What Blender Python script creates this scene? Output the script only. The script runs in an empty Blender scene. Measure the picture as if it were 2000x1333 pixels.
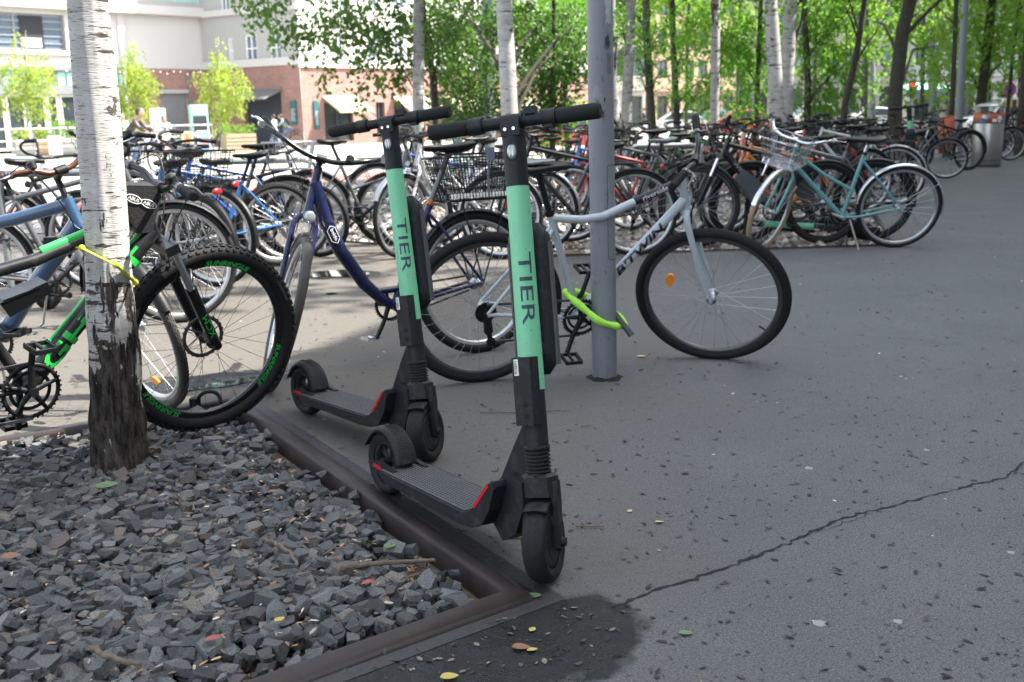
import bpy, bmesh, math, random
import numpy as np
from mathutils import Vector, Matrix

R_ = math.radians
random.seed(7)
SC = bpy.context.scene
COL = SC.collection

# ------------------------------------------------------------------ camera
F_PX, CAM_H, ROLL = 2050.0, 1.15, 0.02
PITCH = math.atan((666.5 - 222.0) / F_PX)
fw = Vector((0, math.cos(PITCH), -math.sin(PITCH)))
up0 = Vector((0, math.sin(PITCH), math.cos(PITCH)))
rt0 = Vector((1, 0, 0))
RT = math.cos(ROLL) * rt0 - math.sin(ROLL) * up0
UP = math.sin(ROLL) * rt0 + math.cos(ROLL) * up0
CO = Vector((0, 0, CAM_H))
cam_data = bpy.data.cameras.new('camera')
cam = bpy.data.objects.new('camera', cam_data)
COL.objects.link(cam)
cam.matrix_world = Matrix(((RT.x, UP.x, -fw.x, CO.x), (RT.y, UP.y, -fw.y, CO.y), (RT.z, UP.z, -fw.z, CO.z), (0, 0, 0, 1)))
cam_data.sensor_width = 23.6
cam_data.lens = F_PX / 2000 * 23.6
cam_data.clip_start = 0.05
cam_data.clip_end = 900
cam_data.dof.use_dof = True
cam_data.dof.focus_distance = 2.9
cam_data.dof.aperture_fstop = 3.6
SC.camera = cam

# ------------------------------------------------------------------ light
SUN_AZ = 4.0      # degrees, direction the sun stands in, measured from +x towards +y
SUN_EL = 52.0
wd = bpy.data.worlds.new('World'); SC.world = wd; wd.use_nodes = True
nt = wd.node_tree; nt.nodes.clear()
sky = nt.nodes.new('ShaderNodeTexSky'); sky.sky_type = 'NISHITA'; sky.sun_disc = False
sky.sun_elevation = R_(SUN_EL); sky.sun_rotation = R_(90 - SUN_AZ)
sky.air_density = 1.0; sky.dust_density = 2.0; sky.ozone_density = 1.0
bg = nt.nodes.new('ShaderNodeBackground'); bg.inputs[1].default_value = 0.15
out = nt.nodes.new('ShaderNodeOutputWorld')
hs = nt.nodes.new('ShaderNodeHueSaturation'); hs.inputs['Saturation'].default_value = .42; nt.links.new(sky.outputs[0], hs.inputs['Color']); nt.links.new(hs.outputs[0], bg.inputs[0]); nt.links.new(bg.outputs[0], out.inputs[0])
sl = bpy.data.lights.new('sun', 'SUN'); sl.energy = 4.0; sl.angle = R_(0.5); sl.color = (1.0, 0.95, 0.86)
so = bpy.data.objects.new('sun', sl); COL.objects.link(so)
sd = Vector((math.cos(R_(SUN_EL)) * math.cos(R_(SUN_AZ)), math.cos(R_(SUN_EL)) * math.sin(R_(SUN_AZ)), math.sin(R_(SUN_EL))))
so.rotation_euler = sd.to_track_quat('Z', 'Y').to_euler(); so.location = (20, -5, 30)
SC.view_settings.view_transform = 'Standard'
SC.view_settings.look = 'None'
SC.view_settings.exposure = 2.2
SC.view_settings.gamma = 1.0
SC.cycles.max_bounces = 6
SC.cycles.transparent_max_bounces = 8

# ------------------------------------------------------------------ helpers: places
def zg(y):
    t = min(max((y - 18) / 27, 0), 1)
    return -0.4 * t * t * (3 - 2 * t)
def ray(px, py):
    return fw * F_PX + RT * (px - 1000) + UP * (666.5 - py)
def at(px, py):
    "point of the ground seen at a pixel of the 2000-wide photograph"
    d = ray(px, py); z = 0.0; P = None
    for _ in range(25):
        t = (z - CO.z) / d.z; P = CO + d * t; z = .5 * z + .5 * zg(P.y)
    return P
def atY(px, py, Y):
    d = ray(px, py); return CO + d * (Y / d.y)

# ------------------------------------------------------------------ helpers: materials
def _m(name):
    m = bpy.data.materials.new(name); m.use_nodes = True
    n = m.node_tree.nodes; l = m.node_tree.links
    return m, n, l, n['Principled BSDF']
def mat(name, col, rough=.5, metal=0., var=.15, scale=8., bump=0., bscale=60., coat=0., spec=.5):
    m, n, l, b = _m(name)
    tc = n.new('ShaderNodeTexCoord')
    nz = n.new('ShaderNodeTexNoise'); nz.inputs['Scale'].default_value = scale; nz.inputs['Detail'].default_value = 4
    l.new(tc.outputs['Object'], nz.inputs['Vector'])
    mx = n.new('ShaderNodeMix'); mx.data_type = 'RGBA'
    c0 = [max(0, c * (1 - var)) for c in col]; c1 = [min(1, c * (1 + var)) for c in col]
    mx.inputs[6].default_value = (*c0, 1); mx.inputs[7].default_value = (*c1, 1)
    l.new(nz.outputs['Fac'], mx.inputs[0]); l.new(mx.outputs[2], b.inputs['Base Color'])
    mr = n.new('ShaderNodeMapRange'); mr.inputs[3].default_value = max(.03, rough - .1); mr.inputs[4].default_value = min(1, rough + .12)
    l.new(nz.outputs['Fac'], mr.inputs[0]); l.new(mr.outputs[0], b.inputs['Roughness'])
    b.inputs['Metallic'].default_value = metal
    b.inputs['Coat Weight'].default_value = coat; b.inputs['Coat Roughness'].default_value = .15
    b.inputs['Specular IOR Level'].default_value = spec
    if bump:
        nb = n.new('ShaderNodeTexNoise'); nb.inputs['Scale'].default_value = bscale; nb.inputs['Detail'].default_value = 5
        l.new(tc.outputs['Object'], nb.inputs['Vector'])
        bp = n.new('ShaderNodeBump'); bp.inputs['Strength'].default_value = bump; bp.inputs['Distance'].default_value = .01
        l.new(nb.outputs['Fac'], bp.inputs['Height']); l.new(bp.outputs[0], b.inputs['Normal'])
    return m
def worn(name, col, dirt=(.10, .085, .07), rough=.35, amt=.5, scale=14., metal=0., coat=.3, speck=True):
    "painted surface with dust and small scuffs"
    m, n, l, b = _m(name)
    tc = n.new('ShaderNodeTexCoord')
    nz = n.new('ShaderNodeTexNoise'); nz.inputs['Scale'].default_value = scale; nz.inputs['Detail'].default_value = 8; nz.inputs['Roughness'].default_value = .65
    l.new(tc.outputs['Object'], nz.inputs['Vector'])
    r = n.new('ShaderNodeMapRange'); r.inputs[1].default_value = .52; r.inputs[2].default_value = .78; r.inputs[3].default_value = 0; r.inputs[4].default_value = amt
    l.new(nz.outputs['Fac'], r.inputs[0])
    mx = n.new('ShaderNodeMix'); mx.data_type = 'RGBA'
    mx.inputs[6].default_value = (*col, 1); mx.inputs[7].default_value = (*dirt, 1)
    l.new(r.outputs[0], mx.inputs[0])
    last = mx.outputs[2]
    if speck:
        n2 = n.new('ShaderNodeTexNoise'); n2.inputs['Scale'].default_value = 90; n2.inputs['Detail'].default_value = 2
        l.new(tc.outputs['Object'], n2.inputs['Vector'])
        r2 = n.new('ShaderNodeMapRange'); r2.inputs[1].default_value = .70; r2.inputs[2].default_value = .73; r2.inputs[4].default_value = .7
        l.new(n2.outputs['Fac'], r2.inputs[0])
        m2 = n.new('ShaderNodeMix'); m2.data_type = 'RGBA'; l.new(r2.outputs[0], m2.inputs[0]); l.new(last, m2.inputs[6])
        m2.inputs[7].default_value = (*dirt, 1); last = m2.outputs[2]
    l.new(last, b.inputs['Base Color'])
    mr = n.new('ShaderNodeMapRange'); mr.inputs[3].default_value = rough - .08; mr.inputs[4].default_value = min(1, rough + .3)
    l.new(nz.outputs['Fac'], mr.inputs[0]); l.new(mr.outputs[0], b.inputs['Roughness'])
    b.inputs['Metallic'].default_value = metal; b.inputs['Coat Weight'].default_value = coat; b.inputs['Coat Roughness'].default_value = .2; b.inputs['Specular IOR Level'].default_value = .5 if sum(col) > .12 else .25
    return m
def leafmat(name, c1, c2, tr):
    m, n, l, b = _m(name)
    at_ = n.new('ShaderNodeAttribute'); at_.attribute_name = 'tint'
    mx = n.new('ShaderNodeMix'); mx.data_type = 'RGBA'; mx.inputs[6].default_value = (*c1, 1); mx.inputs[7].default_value = (*c2, 1)
    l.new(at_.outputs['Fac'], mx.inputs[0]); l.new(mx.outputs[2], b.inputs['Base Color'])
    b.inputs['Roughness'].default_value = .55
    t = n.new('ShaderNodeBsdfTranslucent'); m2 = n.new('ShaderNodeMix'); m2.data_type = 'RGBA'
    m2.inputs[6].default_value = (tr[0] * .6, tr[1] * .7, tr[2] * .6, 1); m2.inputs[7].default_value = (*tr, 1)
    l.new(at_.outputs['Fac'], m2.inputs[0]); l.new(m2.outputs[2], t.inputs['Color'])
    ms = n.new('ShaderNodeMixShader'); ms.inputs[0].default_value = .5
    l.new(b.outputs[0], ms.inputs[1]); l.new(t.outputs[0], ms.inputs[2]); l.new(ms.outputs[0], n['Material Output'].inputs[0])
    return m
def glassmat(name, col=(.03, .04, .045), rough=.05):
    m, n, l, b = _m(name)
    b.inputs['Base Color'].default_value = (*col, 1); b.inputs['Roughness'].default_value = rough; b.inputs['Specular IOR Level'].default_value = .9
    return m

M = {}
M['rubber'] = mat('rubber', (.011, .011, .012), .68, var=.3, scale=30, bump=.15, bscale=200, spec=.25)
M['rubber_grey'] = mat('grey_rubber', (.055, .053, .05), .8, var=.3, scale=30)
M['rubber_tan'] = mat('tan_rubber', (.30, .23, .13), .8, var=.2, scale=30)
M['alu'] = mat('aluminium', (.45, .46, .47), .38, metal=.9, var=.2)
M['chrome'] = mat('chrome', (.62, .64, .66), .22, metal=1, var=.15)
M['spoke'] = mat('spoke_steel', (.5, .51, .52), .35, metal=.9)
M['spoke_black'] = mat('black_spoke', (.02, .02, .02), .4)
M['black'] = mat('black_plastic', (.009, .010, .011), .42, var=.25, scale=20, bump=.08, bscale=150, spec=.3)
M['blackgloss'] = mat('black_gloss_paint', (.006, .007, .008), .25, coat=.3, spec=.3)
M['blacksoft'] = mat('black_foam', (.010, .011, .012), .75, var=.2, scale=60, bump=.2, bscale=300, spec=.25)
M['greyplastic'] = mat('grey_plastic', (.05, .055, .06), .5)
M['steel_dark'] = mat('dark_steel', (.12, .12, .125), .45, metal=.8)
M['red_lens'] = mat('red_lens', (.45, .012, .015), .25, coat=.5)
M['orange_lens'] = mat('orange_lens', (.85, .25, .01), .25, coat=.5)
M['clear_lens'] = mat('clear_lens', (.26, .29, .30), .12, metal=.5)
M['white'] = mat('white_paint', (.75, .75, .73), .5)
M['saddle'] = mat('saddle_vinyl', (.009, .009, .010), .40, var=.2, bump=.05, bscale=100, spec=.35)
M['leather'] = mat('brown_leather', (.09, .035, .02), .6)
def paint(name, col, rough=.3, coat=.5):
    if name not in M: M[name] = worn(name, col, rough=rough, coat=coat, amt=.25, speck=False)
    return M[name]

# ------------------------------------------------------------------ helpers: meshes
def frame_of(d):
    d = d.normalized(); a = Vector((0, 0, 1)) if abs(d.z) < .9 else Vector((1, 0, 0))
    u = d.cross(a).normalized(); return u, d.cross(u).normalized()
class MB:
    def __init__(s): s.v = []; s.f = []; s.sm = []
    def add(s, v, f, smooth=True, mtx=None):
        o = len(s.v)
        s.v += [tuple(mtx @ Vector(p)) if mtx else tuple(p) for p in v]
        s.f += [tuple(i + o for i in q) for q in f]; s.sm += [smooth] * len(f); return s
    def tube(s, pts, r, n=8, closed=False, caps=True, flat=1.0, smooth=True):
        P = [Vector(p) for p in pts]; m = len(P)
        rr = r if isinstance(r, (list, tuple)) else [r] * m
        if len(rr) != m: rr = [rr[0] + (rr[-1] - rr[0]) * i / (m - 1) for i in range(m)]
        T = []
        for i in range(m):
            a = P[(i - 1) % m] if (closed or i > 0) else P[i]; b = P[(i + 1) % m] if (closed or i < m - 1) else P[i]
            T.append((b - a).normalized() if (b - a).length > 1e-9 else Vector((0, 0, 1)))
        u, w = frame_of(T[0]); V = []; F = []
        for i in range(m):
            if i:
                u = (u - T[i] * u.dot(T[i])).normalized(); w = T[i].cross(u)
            else: w = T[0].cross(u)
            for k in range(n):
                a = 2 * math.pi * k / n
                V.append(P[i] + u * (math.cos(a) * rr[i]) + w * (math.sin(a) * rr[i] * flat))
        lim = m if closed else m - 1
        for i in range(lim):
            j = (i + 1) % m
            for k in range(n):
                F.append((i * n + k, i * n + (k + 1) % n, j * n + (k + 1) % n, j * n + k))
        s.add(V, F, smooth)
        if caps and not closed:
            s.add(V[:n], [tuple(range(n - 1, -1, -1))], False); s.add(V[-n:], [tuple(range(n))], False)
        return s
    def cyl(s, a, b, r0, r1=None, n=12, caps=True):
        return s.tube([a, b], [r0, r0 if r1 is None else r1], n, caps=caps)
    def box(s, c, size, rot=None, bev=0):
        x, y, z = [q / 2 for q in size]
        if bev:
            b = min(bev, x * .9, y * .9, z * .9); V = []
            for sx in (-1, 1):
                for sy in (-1, 1):
                    for sz in (-1, 1):
                        V += [(sx * (x - b), sy * (y - b), sz * z), (sx * (x - b), sy * y, sz * (z - b)), (sx * x, sy * (y - b), sz * (z - b))]
            return s.hull(V, Matrix.Translation(c) @ (rot.to_4x4() if rot else Matrix()))
        V = [(i * x, j * y, k * z) for i in (-1, 1) for j in (-1, 1) for k in (-1, 1)]
        F = [(0, 1, 3, 2), (4, 6, 7, 5), (0, 4, 5, 1), (2, 3, 7, 6), (0, 2, 6, 4), (1, 5, 7, 3)]
        return s.add(V, F, False, Matrix.Translation(c) @ (rot.to_4x4() if rot else Matrix()))
    def hull(s, pts, mtx=None, smooth=False):
        bm = bmesh.new()
        for p in pts: bm.verts.new(p)
        res = bmesh.ops.convex_hull(bm, input=bm.verts)
        bmesh.ops.delete(bm, geom=list({e for e in res['geom_interior'] + res['geom_unused'] if isinstance(e, bmesh.types.BMVert)}), context='VERTS')
        bmesh.ops.dissolve_limit(bm, angle_limit=.02, verts=bm.verts, edges=bm.edges)
        bm.verts.index_update()
        s.add([v.co.copy() for v in bm.verts], [[v.index for v in f.verts] for f in bm.faces], smooth, mtx); bm.free(); return s
    def lathe(s, prof, c, axis, n=32, smooth=True, closed=False):
        c = Vector(c); ax = Vector(axis).normalized(); u, w = frame_of(ax); V = []; F = []; m = len(prof)
        for i in range(n):
            a = 2 * math.pi * i / n; d = u * math.cos(a) + w * math.sin(a)
            for (r, h) in prof: V.append(c + d * r + ax * h)
        for i in range(n):
            j = (i + 1) % n
            for k in range(m if closed else m - 1):
                q = (k + 1) % m
                F.append((i * m + k, j * m + k, j * m + q, i * m + q))
        return s.add(V, F, smooth)
    def loft(s, rings, caps=True, smooth=True):
        n = len(rings[0]); V = [p for r in rings for p in r]; F = []
        for i in range(len(rings) - 1):
            for k in range(n): F.append((i * n + k, i * n + (k + 1) % n, (i + 1) * n + (k + 1) % n, (i + 1) * n + k))
        s.add(V, F, smooth)
        if caps: s.add(rings[0], [tuple(range(n - 1, -1, -1))], smooth); s.add(rings[-1], [tuple(range(n))], smooth)
        return s
    def prism(s, poly, y0, y1, mtx=None, smooth=False):
        "outline in x,z extruded along y"
        n = len(poly); V = [(p[0], y0, p[1]) for p in poly] + [(p[0], y1, p[1]) for p in poly]
        F = [tuple(range(n - 1, -1, -1)), tuple(range(n, 2 * n))] + [(i, (i + 1) % n, n + (i + 1) % n, n + i) for i in range(n)]
        return s.add(V, F, smooth, mtx)
    def sphere(s, c, r, n=10, sc=(1, 1, 1), rot=None):
        c = Vector(c); V = []; F = []; m = n // 2 + 1
        for i in range(m + 1):
            th = math.pi * i / m
            for k in range(n):
                a = 2 * math.pi * k / n; p = Vector((math.sin(th) * math.cos(a) * sc[0], math.sin(th) * math.sin(a) * sc[1], math.cos(th) * sc[2])) * r
                V.append(c + (rot @ p if rot else p))
        for i in range(m):
            for k in range(n): F.append((i * n + k, i * n + (k + 1) % n, (i + 1) * n + (k + 1) % n, (i + 1) * n + k))
        return s.add(V, F)
    def mesh(s, name, material):
        me = bpy.data.meshes.new(name); me.from_pydata(s.v, [], s.f)
        me.polygons.foreach_set('use_smooth', s.sm); me.update()
        if material: me.materials.append(material)
        return me
    def build(s, name, material, parent=None):
        o = bpy.data.objects.new(name, s.mesh(name, material)); COL.objects.link(o)
        if parent: o.parent = parent
        return o
def tag(o, label=None, cat=None, group=None, kind=None):
    if label: o['label'] = label
    if cat: o['category'] = cat
    if group: o['group'] = group
    if kind: o['kind'] = kind
    return o
def empty(name, label, cat, loc=(0, 0, 0), rz=0, group=None):
    o = bpy.data.objects.new(name, None); COL.objects.link(o); o.location = loc; o.rotation_euler = (0, 0, rz); o.empty_display_size = .1
    return tag(o, label, cat, group)
def copy_tree(o, parent=None, lab=None):
    c = o.copy(); COL.objects.link(c); c.parent = parent
    for ch in list(o.children): copy_tree(ch, c)
    return c
def soup(name, V, F, material, attr=None, parent=None, smooth=False):
    "fast mesh from numpy arrays; F is (n,k)"
    V = np.asarray(V, np.float32); F = np.asarray(F, np.int32); k = F.shape[1]
    me = bpy.data.meshes.new(name)
    me.vertices.add(len(V)); me.vertices.foreach_set('co', V.ravel())
    me.loops.add(F.size); me.loops.foreach_set('vertex_index', F.ravel())
    me.polygons.add(len(F)); me.polygons.foreach_set('loop_start', np.arange(0, F.size, k, dtype=np.int32))
    me.polygons.foreach_set('loop_total', np.full(len(F), k, np.int32))
    me.update(calc_edges=True); me.validate()
    me.polygons.foreach_set('use_smooth', np.full(len(me.polygons), bool(smooth)))
    if attr is not None:
        if attr.ndim == 1:
            a = me.attributes.new('tint', 'FLOAT', 'FACE'); a.data.foreach_set('value', attr.astype(np.float32))
        else:
            a = me.attributes.new('tint', 'FLOAT_COLOR', 'FACE'); a.data.foreach_set('color', attr.astype(np.float32).ravel())
    me.materials.append(material)
    o = bpy.data.objects.new(name, me); COL.objects.link(o)
    if parent: o.parent = parent
    return o
def text_verts(txt, size, shear=0., cuts=.012, xs=1.0, bold=0.):
    "flat outline of a word, cut fine enough to wrap round a tube; x along, y up"
    cu = bpy.data.curves.new('t', 'FONT'); cu.body = txt; cu.size = size; cu.shear = shear; cu.align_x = 'CENTER'; cu.align_y = 'CENTER'; cu.offset = bold; cu.resolution_u = 3
    o = bpy.data.objects.new('t', cu); COL.objects.link(o)
    bpy.context.view_layer.update()
    me = bpy.data.meshes.new_from_object(o.evaluated_get(bpy.context.evaluated_depsgraph_get()))
    bpy.data.objects.remove(o); bpy.data.curves.remove(cu)
    bm = bmesh.new(); bm.from_mesh(me); bpy.data.meshes.remove(me)
    bmesh.ops.triangulate(bm, faces=bm.faces)
    for v in bm.verts: v.co.x *= xs
    ys = [v.co.y for v in bm.verts]; y = min(ys) + cuts
    while y < max(ys):
        bmesh.ops.bisect_plane(bm, geom=bm.verts[:] + bm.edges[:] + bm.faces[:], plane_co=(0, y, 0), plane_no=(0, 1, 0)); y += cuts
    bm.verts.index_update()
    V = [v.co.copy() for v in bm.verts]; F = [[v.index for v in f.verts] for f in bm.faces]; bm.free()
    return V, F
def text_on_tube(txt, size, a, b, r, ref, pos=.5, flip=False, material=None, parent=None, name='lettering', shear=0., xs=1., bold=0., lift=.0009):
    "word running along a tube from a to b, facing ref"
    a = Vector(a); b = Vector(b); d = (b - a).normalized(); ref = Vector(ref); ref = (ref - d * ref.dot(d)).normalized(); t = ref.cross(d)
    V, F = text_verts(txt, size, shear, xs=xs, bold=bold); c = a.lerp(b, pos); W = []
    for v in V:
        x, y = (v.x, v.y) if not flip else (-v.x, -v.y)
        an = y / r; W.append(c + d * x + (ref * math.cos(an) + t * math.sin(an)) * (r + lift))
    return MB().add(W, F, False).build(name, material, parent)
def text_flat(txt, size, mtx, material, parent=None, name='lettering', shear=0., xs=1., bold=0.):
    V, F = text_verts(txt, size, shear, cuts=9, xs=xs, bold=bold)
    return MB().add(V, F, False, mtx).build(name, material, parent)

# ------------------------------------------------------------------ ground
def poly_inside(p, poly):
    s = None
    for i in range(len(poly)):
        a = poly[i]; b = poly[(i + 1) % len(poly)]; cr = (b[0] - a[0]) * (p[1] - a[1]) - (b[1] - a[1]) * (p[0] - a[0])
        if s is None: s = cr > 0
        elif (cr > 0) != s: return False
    return True
P2 = at(1010, 1165); P1 = at(452, 783); e1 = (P1 - P2).normalized(); P3 = at(540, 1333); e2 = (P3 - P2).normalized()
BED1 = [(P2.x, P2.y), (P1.x, P1.y), (P1.x + e2.x * 3.6, P1.y + e2.y * 3.6), (P2.x + e2.x * 3.6, P2.y + e2.y * 3.6)]
BED2 = [(-1.8, 10.0), (.30, 8.52), (3.2, 8.78), (5.3, 16.0), (2.6, 19.0), (-2.1, 13.6)]
BED3 = [(6.2, 20.8), (8.6, 22.5), (14.5, 36.0), (10.5, 38.0), (4.2, 23.5)]

def asphalt():
    m, n, l, b = _m('asphalt')
    tc = n.new('ShaderNodeTexCoord')
    def noise(s, d=4, r=.5):
        k = n.new('ShaderNodeTexNoise'); k.inputs['Scale'].default_value = s; k.inputs['Detail'].default_value = d; k.inputs['Roughness'].default_value = r
        l.new(tc.outputs['Object'], k.inputs['Vector']); return k.outputs['Fac']
    def mr(v, a, b_, c=0., d=1.):
        k = n.new('ShaderNodeMapRange'); k.inputs[1].default_value = a; k.inputs[2].default_value = b_; k.inputs[3].default_value = c; k.inputs[4].default_value = d
        l.new(v, k.inputs[0]); return k.outputs[0]
    def mix(f, a, c):
        k = n.new('ShaderNodeMix'); k.data_type = 'RGBA'
        if isinstance(f, float): k.inputs[0].default_value = f
        else: l.new(f, k.inputs[0])
        for s, v in ((6, a), (7, c)):
            if isinstance(v, tuple): k.inputs[s].default_value = (*v, 1)
            else: l.new(v, k.inputs[s])
        return k.outputs[2]
    def ma(op, a, c):
        k = n.new('ShaderNodeMath'); k.operation = op
        for s, v in ((0, a), (1, c)):
            if isinstance(v, float): k.inputs[s].default_value = v
            else: l.new(v, k.inputs[s])
        return k.outputs[0]
    base = mix(mr(noise(1.3, 6, .6), .3, .7), (.066, .070, .073), (.094, .098, .101))
    base = mix(mr(noise(260, 2), .52, .72), base, (.22, .23, .235))
    base = mix(mr(noise(150, 2), .54, .68), base, (.032, .036, .04))
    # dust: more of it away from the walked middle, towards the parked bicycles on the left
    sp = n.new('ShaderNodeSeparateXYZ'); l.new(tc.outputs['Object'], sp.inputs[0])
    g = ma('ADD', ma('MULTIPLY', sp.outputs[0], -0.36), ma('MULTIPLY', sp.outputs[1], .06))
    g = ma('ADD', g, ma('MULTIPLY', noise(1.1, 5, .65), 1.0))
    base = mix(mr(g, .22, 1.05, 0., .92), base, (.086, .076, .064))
    base = mix(mr(noise(4.5, 6, .7), .56, .75, 0., .35), base, (.05, .05, .05))
    # damp stains
    wet = None
    for (px, py, sx, sy, rz) in ((1010, 1262, .33, .22, 35), (800, 1305, .42, .13, 36), (420, 745, .5, .16, 20), (650, 537, .42, .22, 0), (1015, 1180, .13, .10, 0)):
        c = at(px, py)
        mp = n.new('ShaderNodeMapping'); mp.vector_type = 'TEXTURE'
        mp.inputs['Location'].default_value = (c.x, c.y, 0); mp.inputs['Rotation'].default_value = (0, 0, R_(rz)); mp.inputs['Scale'].default_value = (sx, sy, 1)
        l.new(tc.outputs['Object'], mp.inputs['Vector'])
        ln = n.new('ShaderNodeVectorMath'); ln.operation = 'LENGTH'; l.new(mp.outputs[0], ln.inputs[0])
        d = ma('ADD', ln.outputs['Value'], ma('MULTIPLY', mr(noise(7, 6, .65), 0., 1., -.5, .5), 1.1))
        w = mr(d, .87, 1.02, 1., 0.)
        wet = w if wet is None else ma('MAXIMUM', wet, w)
    base = mix(mr(noise(55, 3, .6), .60, .68, 0., .45), base, (.035, .036, .037))
    base = mix(wet, base, (.013, .014, .014))
    l.new(base, b.inputs['Base Color'])
    sq = n.new('ShaderNodeMix'); l.new(wet, sq.inputs[0]); sq.inputs[2].default_value = .45; sq.inputs[3].default_value = .22; l.new(sq.outputs[0], b.inputs['Specular IOR Level'])
    ro = n.new('ShaderNodeMix'); l.new(wet, ro.inputs[0]); ro.inputs[2].default_value = .82; l.new(mr(noise(9, 5), .38, .62, .06, .6), ro.inputs[3]); l.new(ro.outputs[0], b.inputs['Roughness'])
    bp = n.new('ShaderNodeBump'); bp.inputs['Strength'].default_value = .8; bp.inputs['Distance'].default_value = .004
    h = ma('ADD', noise(170, 3), ma('MULTIPLY', noise(22, 5), 1.6)); l.new(h, bp.inputs['Height']); l.new(bp.outputs[0], b.inputs['Normal'])
    return m
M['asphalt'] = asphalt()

def ground_sheet():
    bm = bmesh.new()
    ys = [-14, -8, -3] + [0 + i for i in range(0, 18)] + [18 + i * 1.0 for i in range(0, 30)] + [50, 60, 80, 110, 160, 260]
    xs = [-160, -60, -25, -12, -6, -3, -1.5, 0, 1.5, 3, 6, 12, 25, 60, 160]
    g = [[bm.verts.new((x, y, zg(y))) for x in xs] for y in ys]
    for j in range(len(ys) - 1):
        for i in range(len(xs) - 1): bm.faces.new((g[j][i], g[j][i + 1], g[j + 1][i + 1], g[j + 1][i]))
    for B in (BED1, BED2, BED3):
        for i in range(len(B)):
            a = B[i]; c = B[(i + 1) % len(B)]; no = (c[1] - a[1], a[0] - c[0], 0)
            mx, my = (a[0] + c[0]) / 2, (a[1] + c[1]) / 2; L = math.hypot(c[0] - a[0], c[1] - a[1]) / 2 + 3
            fs = [f for f in bm.faces if any((v.co.x - mx) ** 2 + (v.co.y - my) ** 2 < (L + 8) ** 2 for v in f.verts)]
            ge = list({v for f in fs for v in f.verts}) + list({e for f in fs for e in f.edges}) + fs
            bmesh.ops.bisect_plane(bm, geom=ge, plane_co=(a[0], a[1], 0), plane_no=no)
        dead = [f for f in bm.faces if poly_inside(f.calc_center_median(), B)]
        bmesh.ops.delete(bm, geom=dead, context='FACES')
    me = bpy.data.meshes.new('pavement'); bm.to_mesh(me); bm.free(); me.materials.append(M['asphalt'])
    o = bpy.data.objects.new('pavement', me); COL.objects.link(o); tag(o, kind='structure'); return o
ground_sheet()

def poly_area_pts(poly, n, rng):
    P = np.array(poly); lo, hi = P.min(0), P.max(0); outp = []
    while len(outp) < n:
        q = rng.uniform(lo, hi, (n * 2, 2)); k = np.ones(len(q), bool); s = 0
        for i in range(len(P)):
            a = P[i]; b = P[(i + 1) % len(P)]; cr = (b[0] - a[0]) * (q[:, 1] - a[1]) - (b[1] - a[1]) * (q[:, 0] - a[0])
            if i == 0: s = np.sign((P[1][0] - P[0][0]) * (P[2][1] - P[0][1]) - (P[1][1] - P[0][1]) * (P[2][0] - P[0][0]))
            k &= (cr * s > 0)
        outp += list(q[k])
    return np.array(outp[:n])
def shrink(poly, d):
    P = np.array(poly); c = P.mean(0); return [tuple(c + (p - c) * (1 - d / np.linalg.norm(p - c))) for p in P]

# soil below the stones, with chips and litter
M['soil'] = mat('bed_soil', (.12, .092, .066), .95, var=.7, scale=40, bump=1., bscale=90)
for B, z in ((BED1, -.055), (BED2, -.035), (BED3, -.035)):
    mb = MB(); mb.add([(x, y, zg(y) + z) for x, y in B], [tuple(range(len(B)))], False)
    o = mb.build('soil', M['soil']); tag(o, kind='structure')

def rockmat(name, a, b_):
    m, n, l, b = _m(name)
    at_ = n.new('ShaderNodeAttribute'); at_.attribute_name = 'tint'
    tc = n.new('ShaderNodeTexCoord')
    nz = n.new('ShaderNodeTexNoise'); nz.inputs['Scale'].default_value = 260; nz.inputs['Detail'].default_value = 5; nz.inputs['Roughness'].default_value = .7
    l.new(tc.outputs['Object'], nz.inputs['Vector'])
    mp = n.new('ShaderNodeMapRange'); mp.inputs[1].default_value = .3; mp.inputs[2].default_value = .75; mp.inputs[3].default_value = .40; mp.inputs[4].default_value = 1.9
    l.new(nz.outputs['Fac'], mp.inputs[0])
    vm = n.new('ShaderNodeVectorMath'); vm.operation = 'SCALE'; l.new(at_.outputs['Color'], vm.inputs[0]); l.new(mp.outputs[0], vm.inputs['Scale'])
    l.new(vm.outputs[0], b.inputs['Base Color']); b.inputs['Roughness'].default_value = .88
    n2 = n.new('ShaderNodeTexNoise'); n2.inputs['Scale'].default_value = 70; n2.inputs['Detail'].default_value = 6; l.new(tc.outputs['Object'], n2.inputs['Vector'])
    bp = n.new('ShaderNodeBump'); bp.inputs['Strength'].default_value = .5; bp.inputs['Distance'].default_value = .003; l.new(n2.outputs['Fac'], bp.inputs['Height']); l.new(bp.outputs[0], b.inputs['Normal'])
    return m
M['rock'] = rockmat('crushed_stone', 0, 0)
rng = np.random.default_rng(3)
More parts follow.
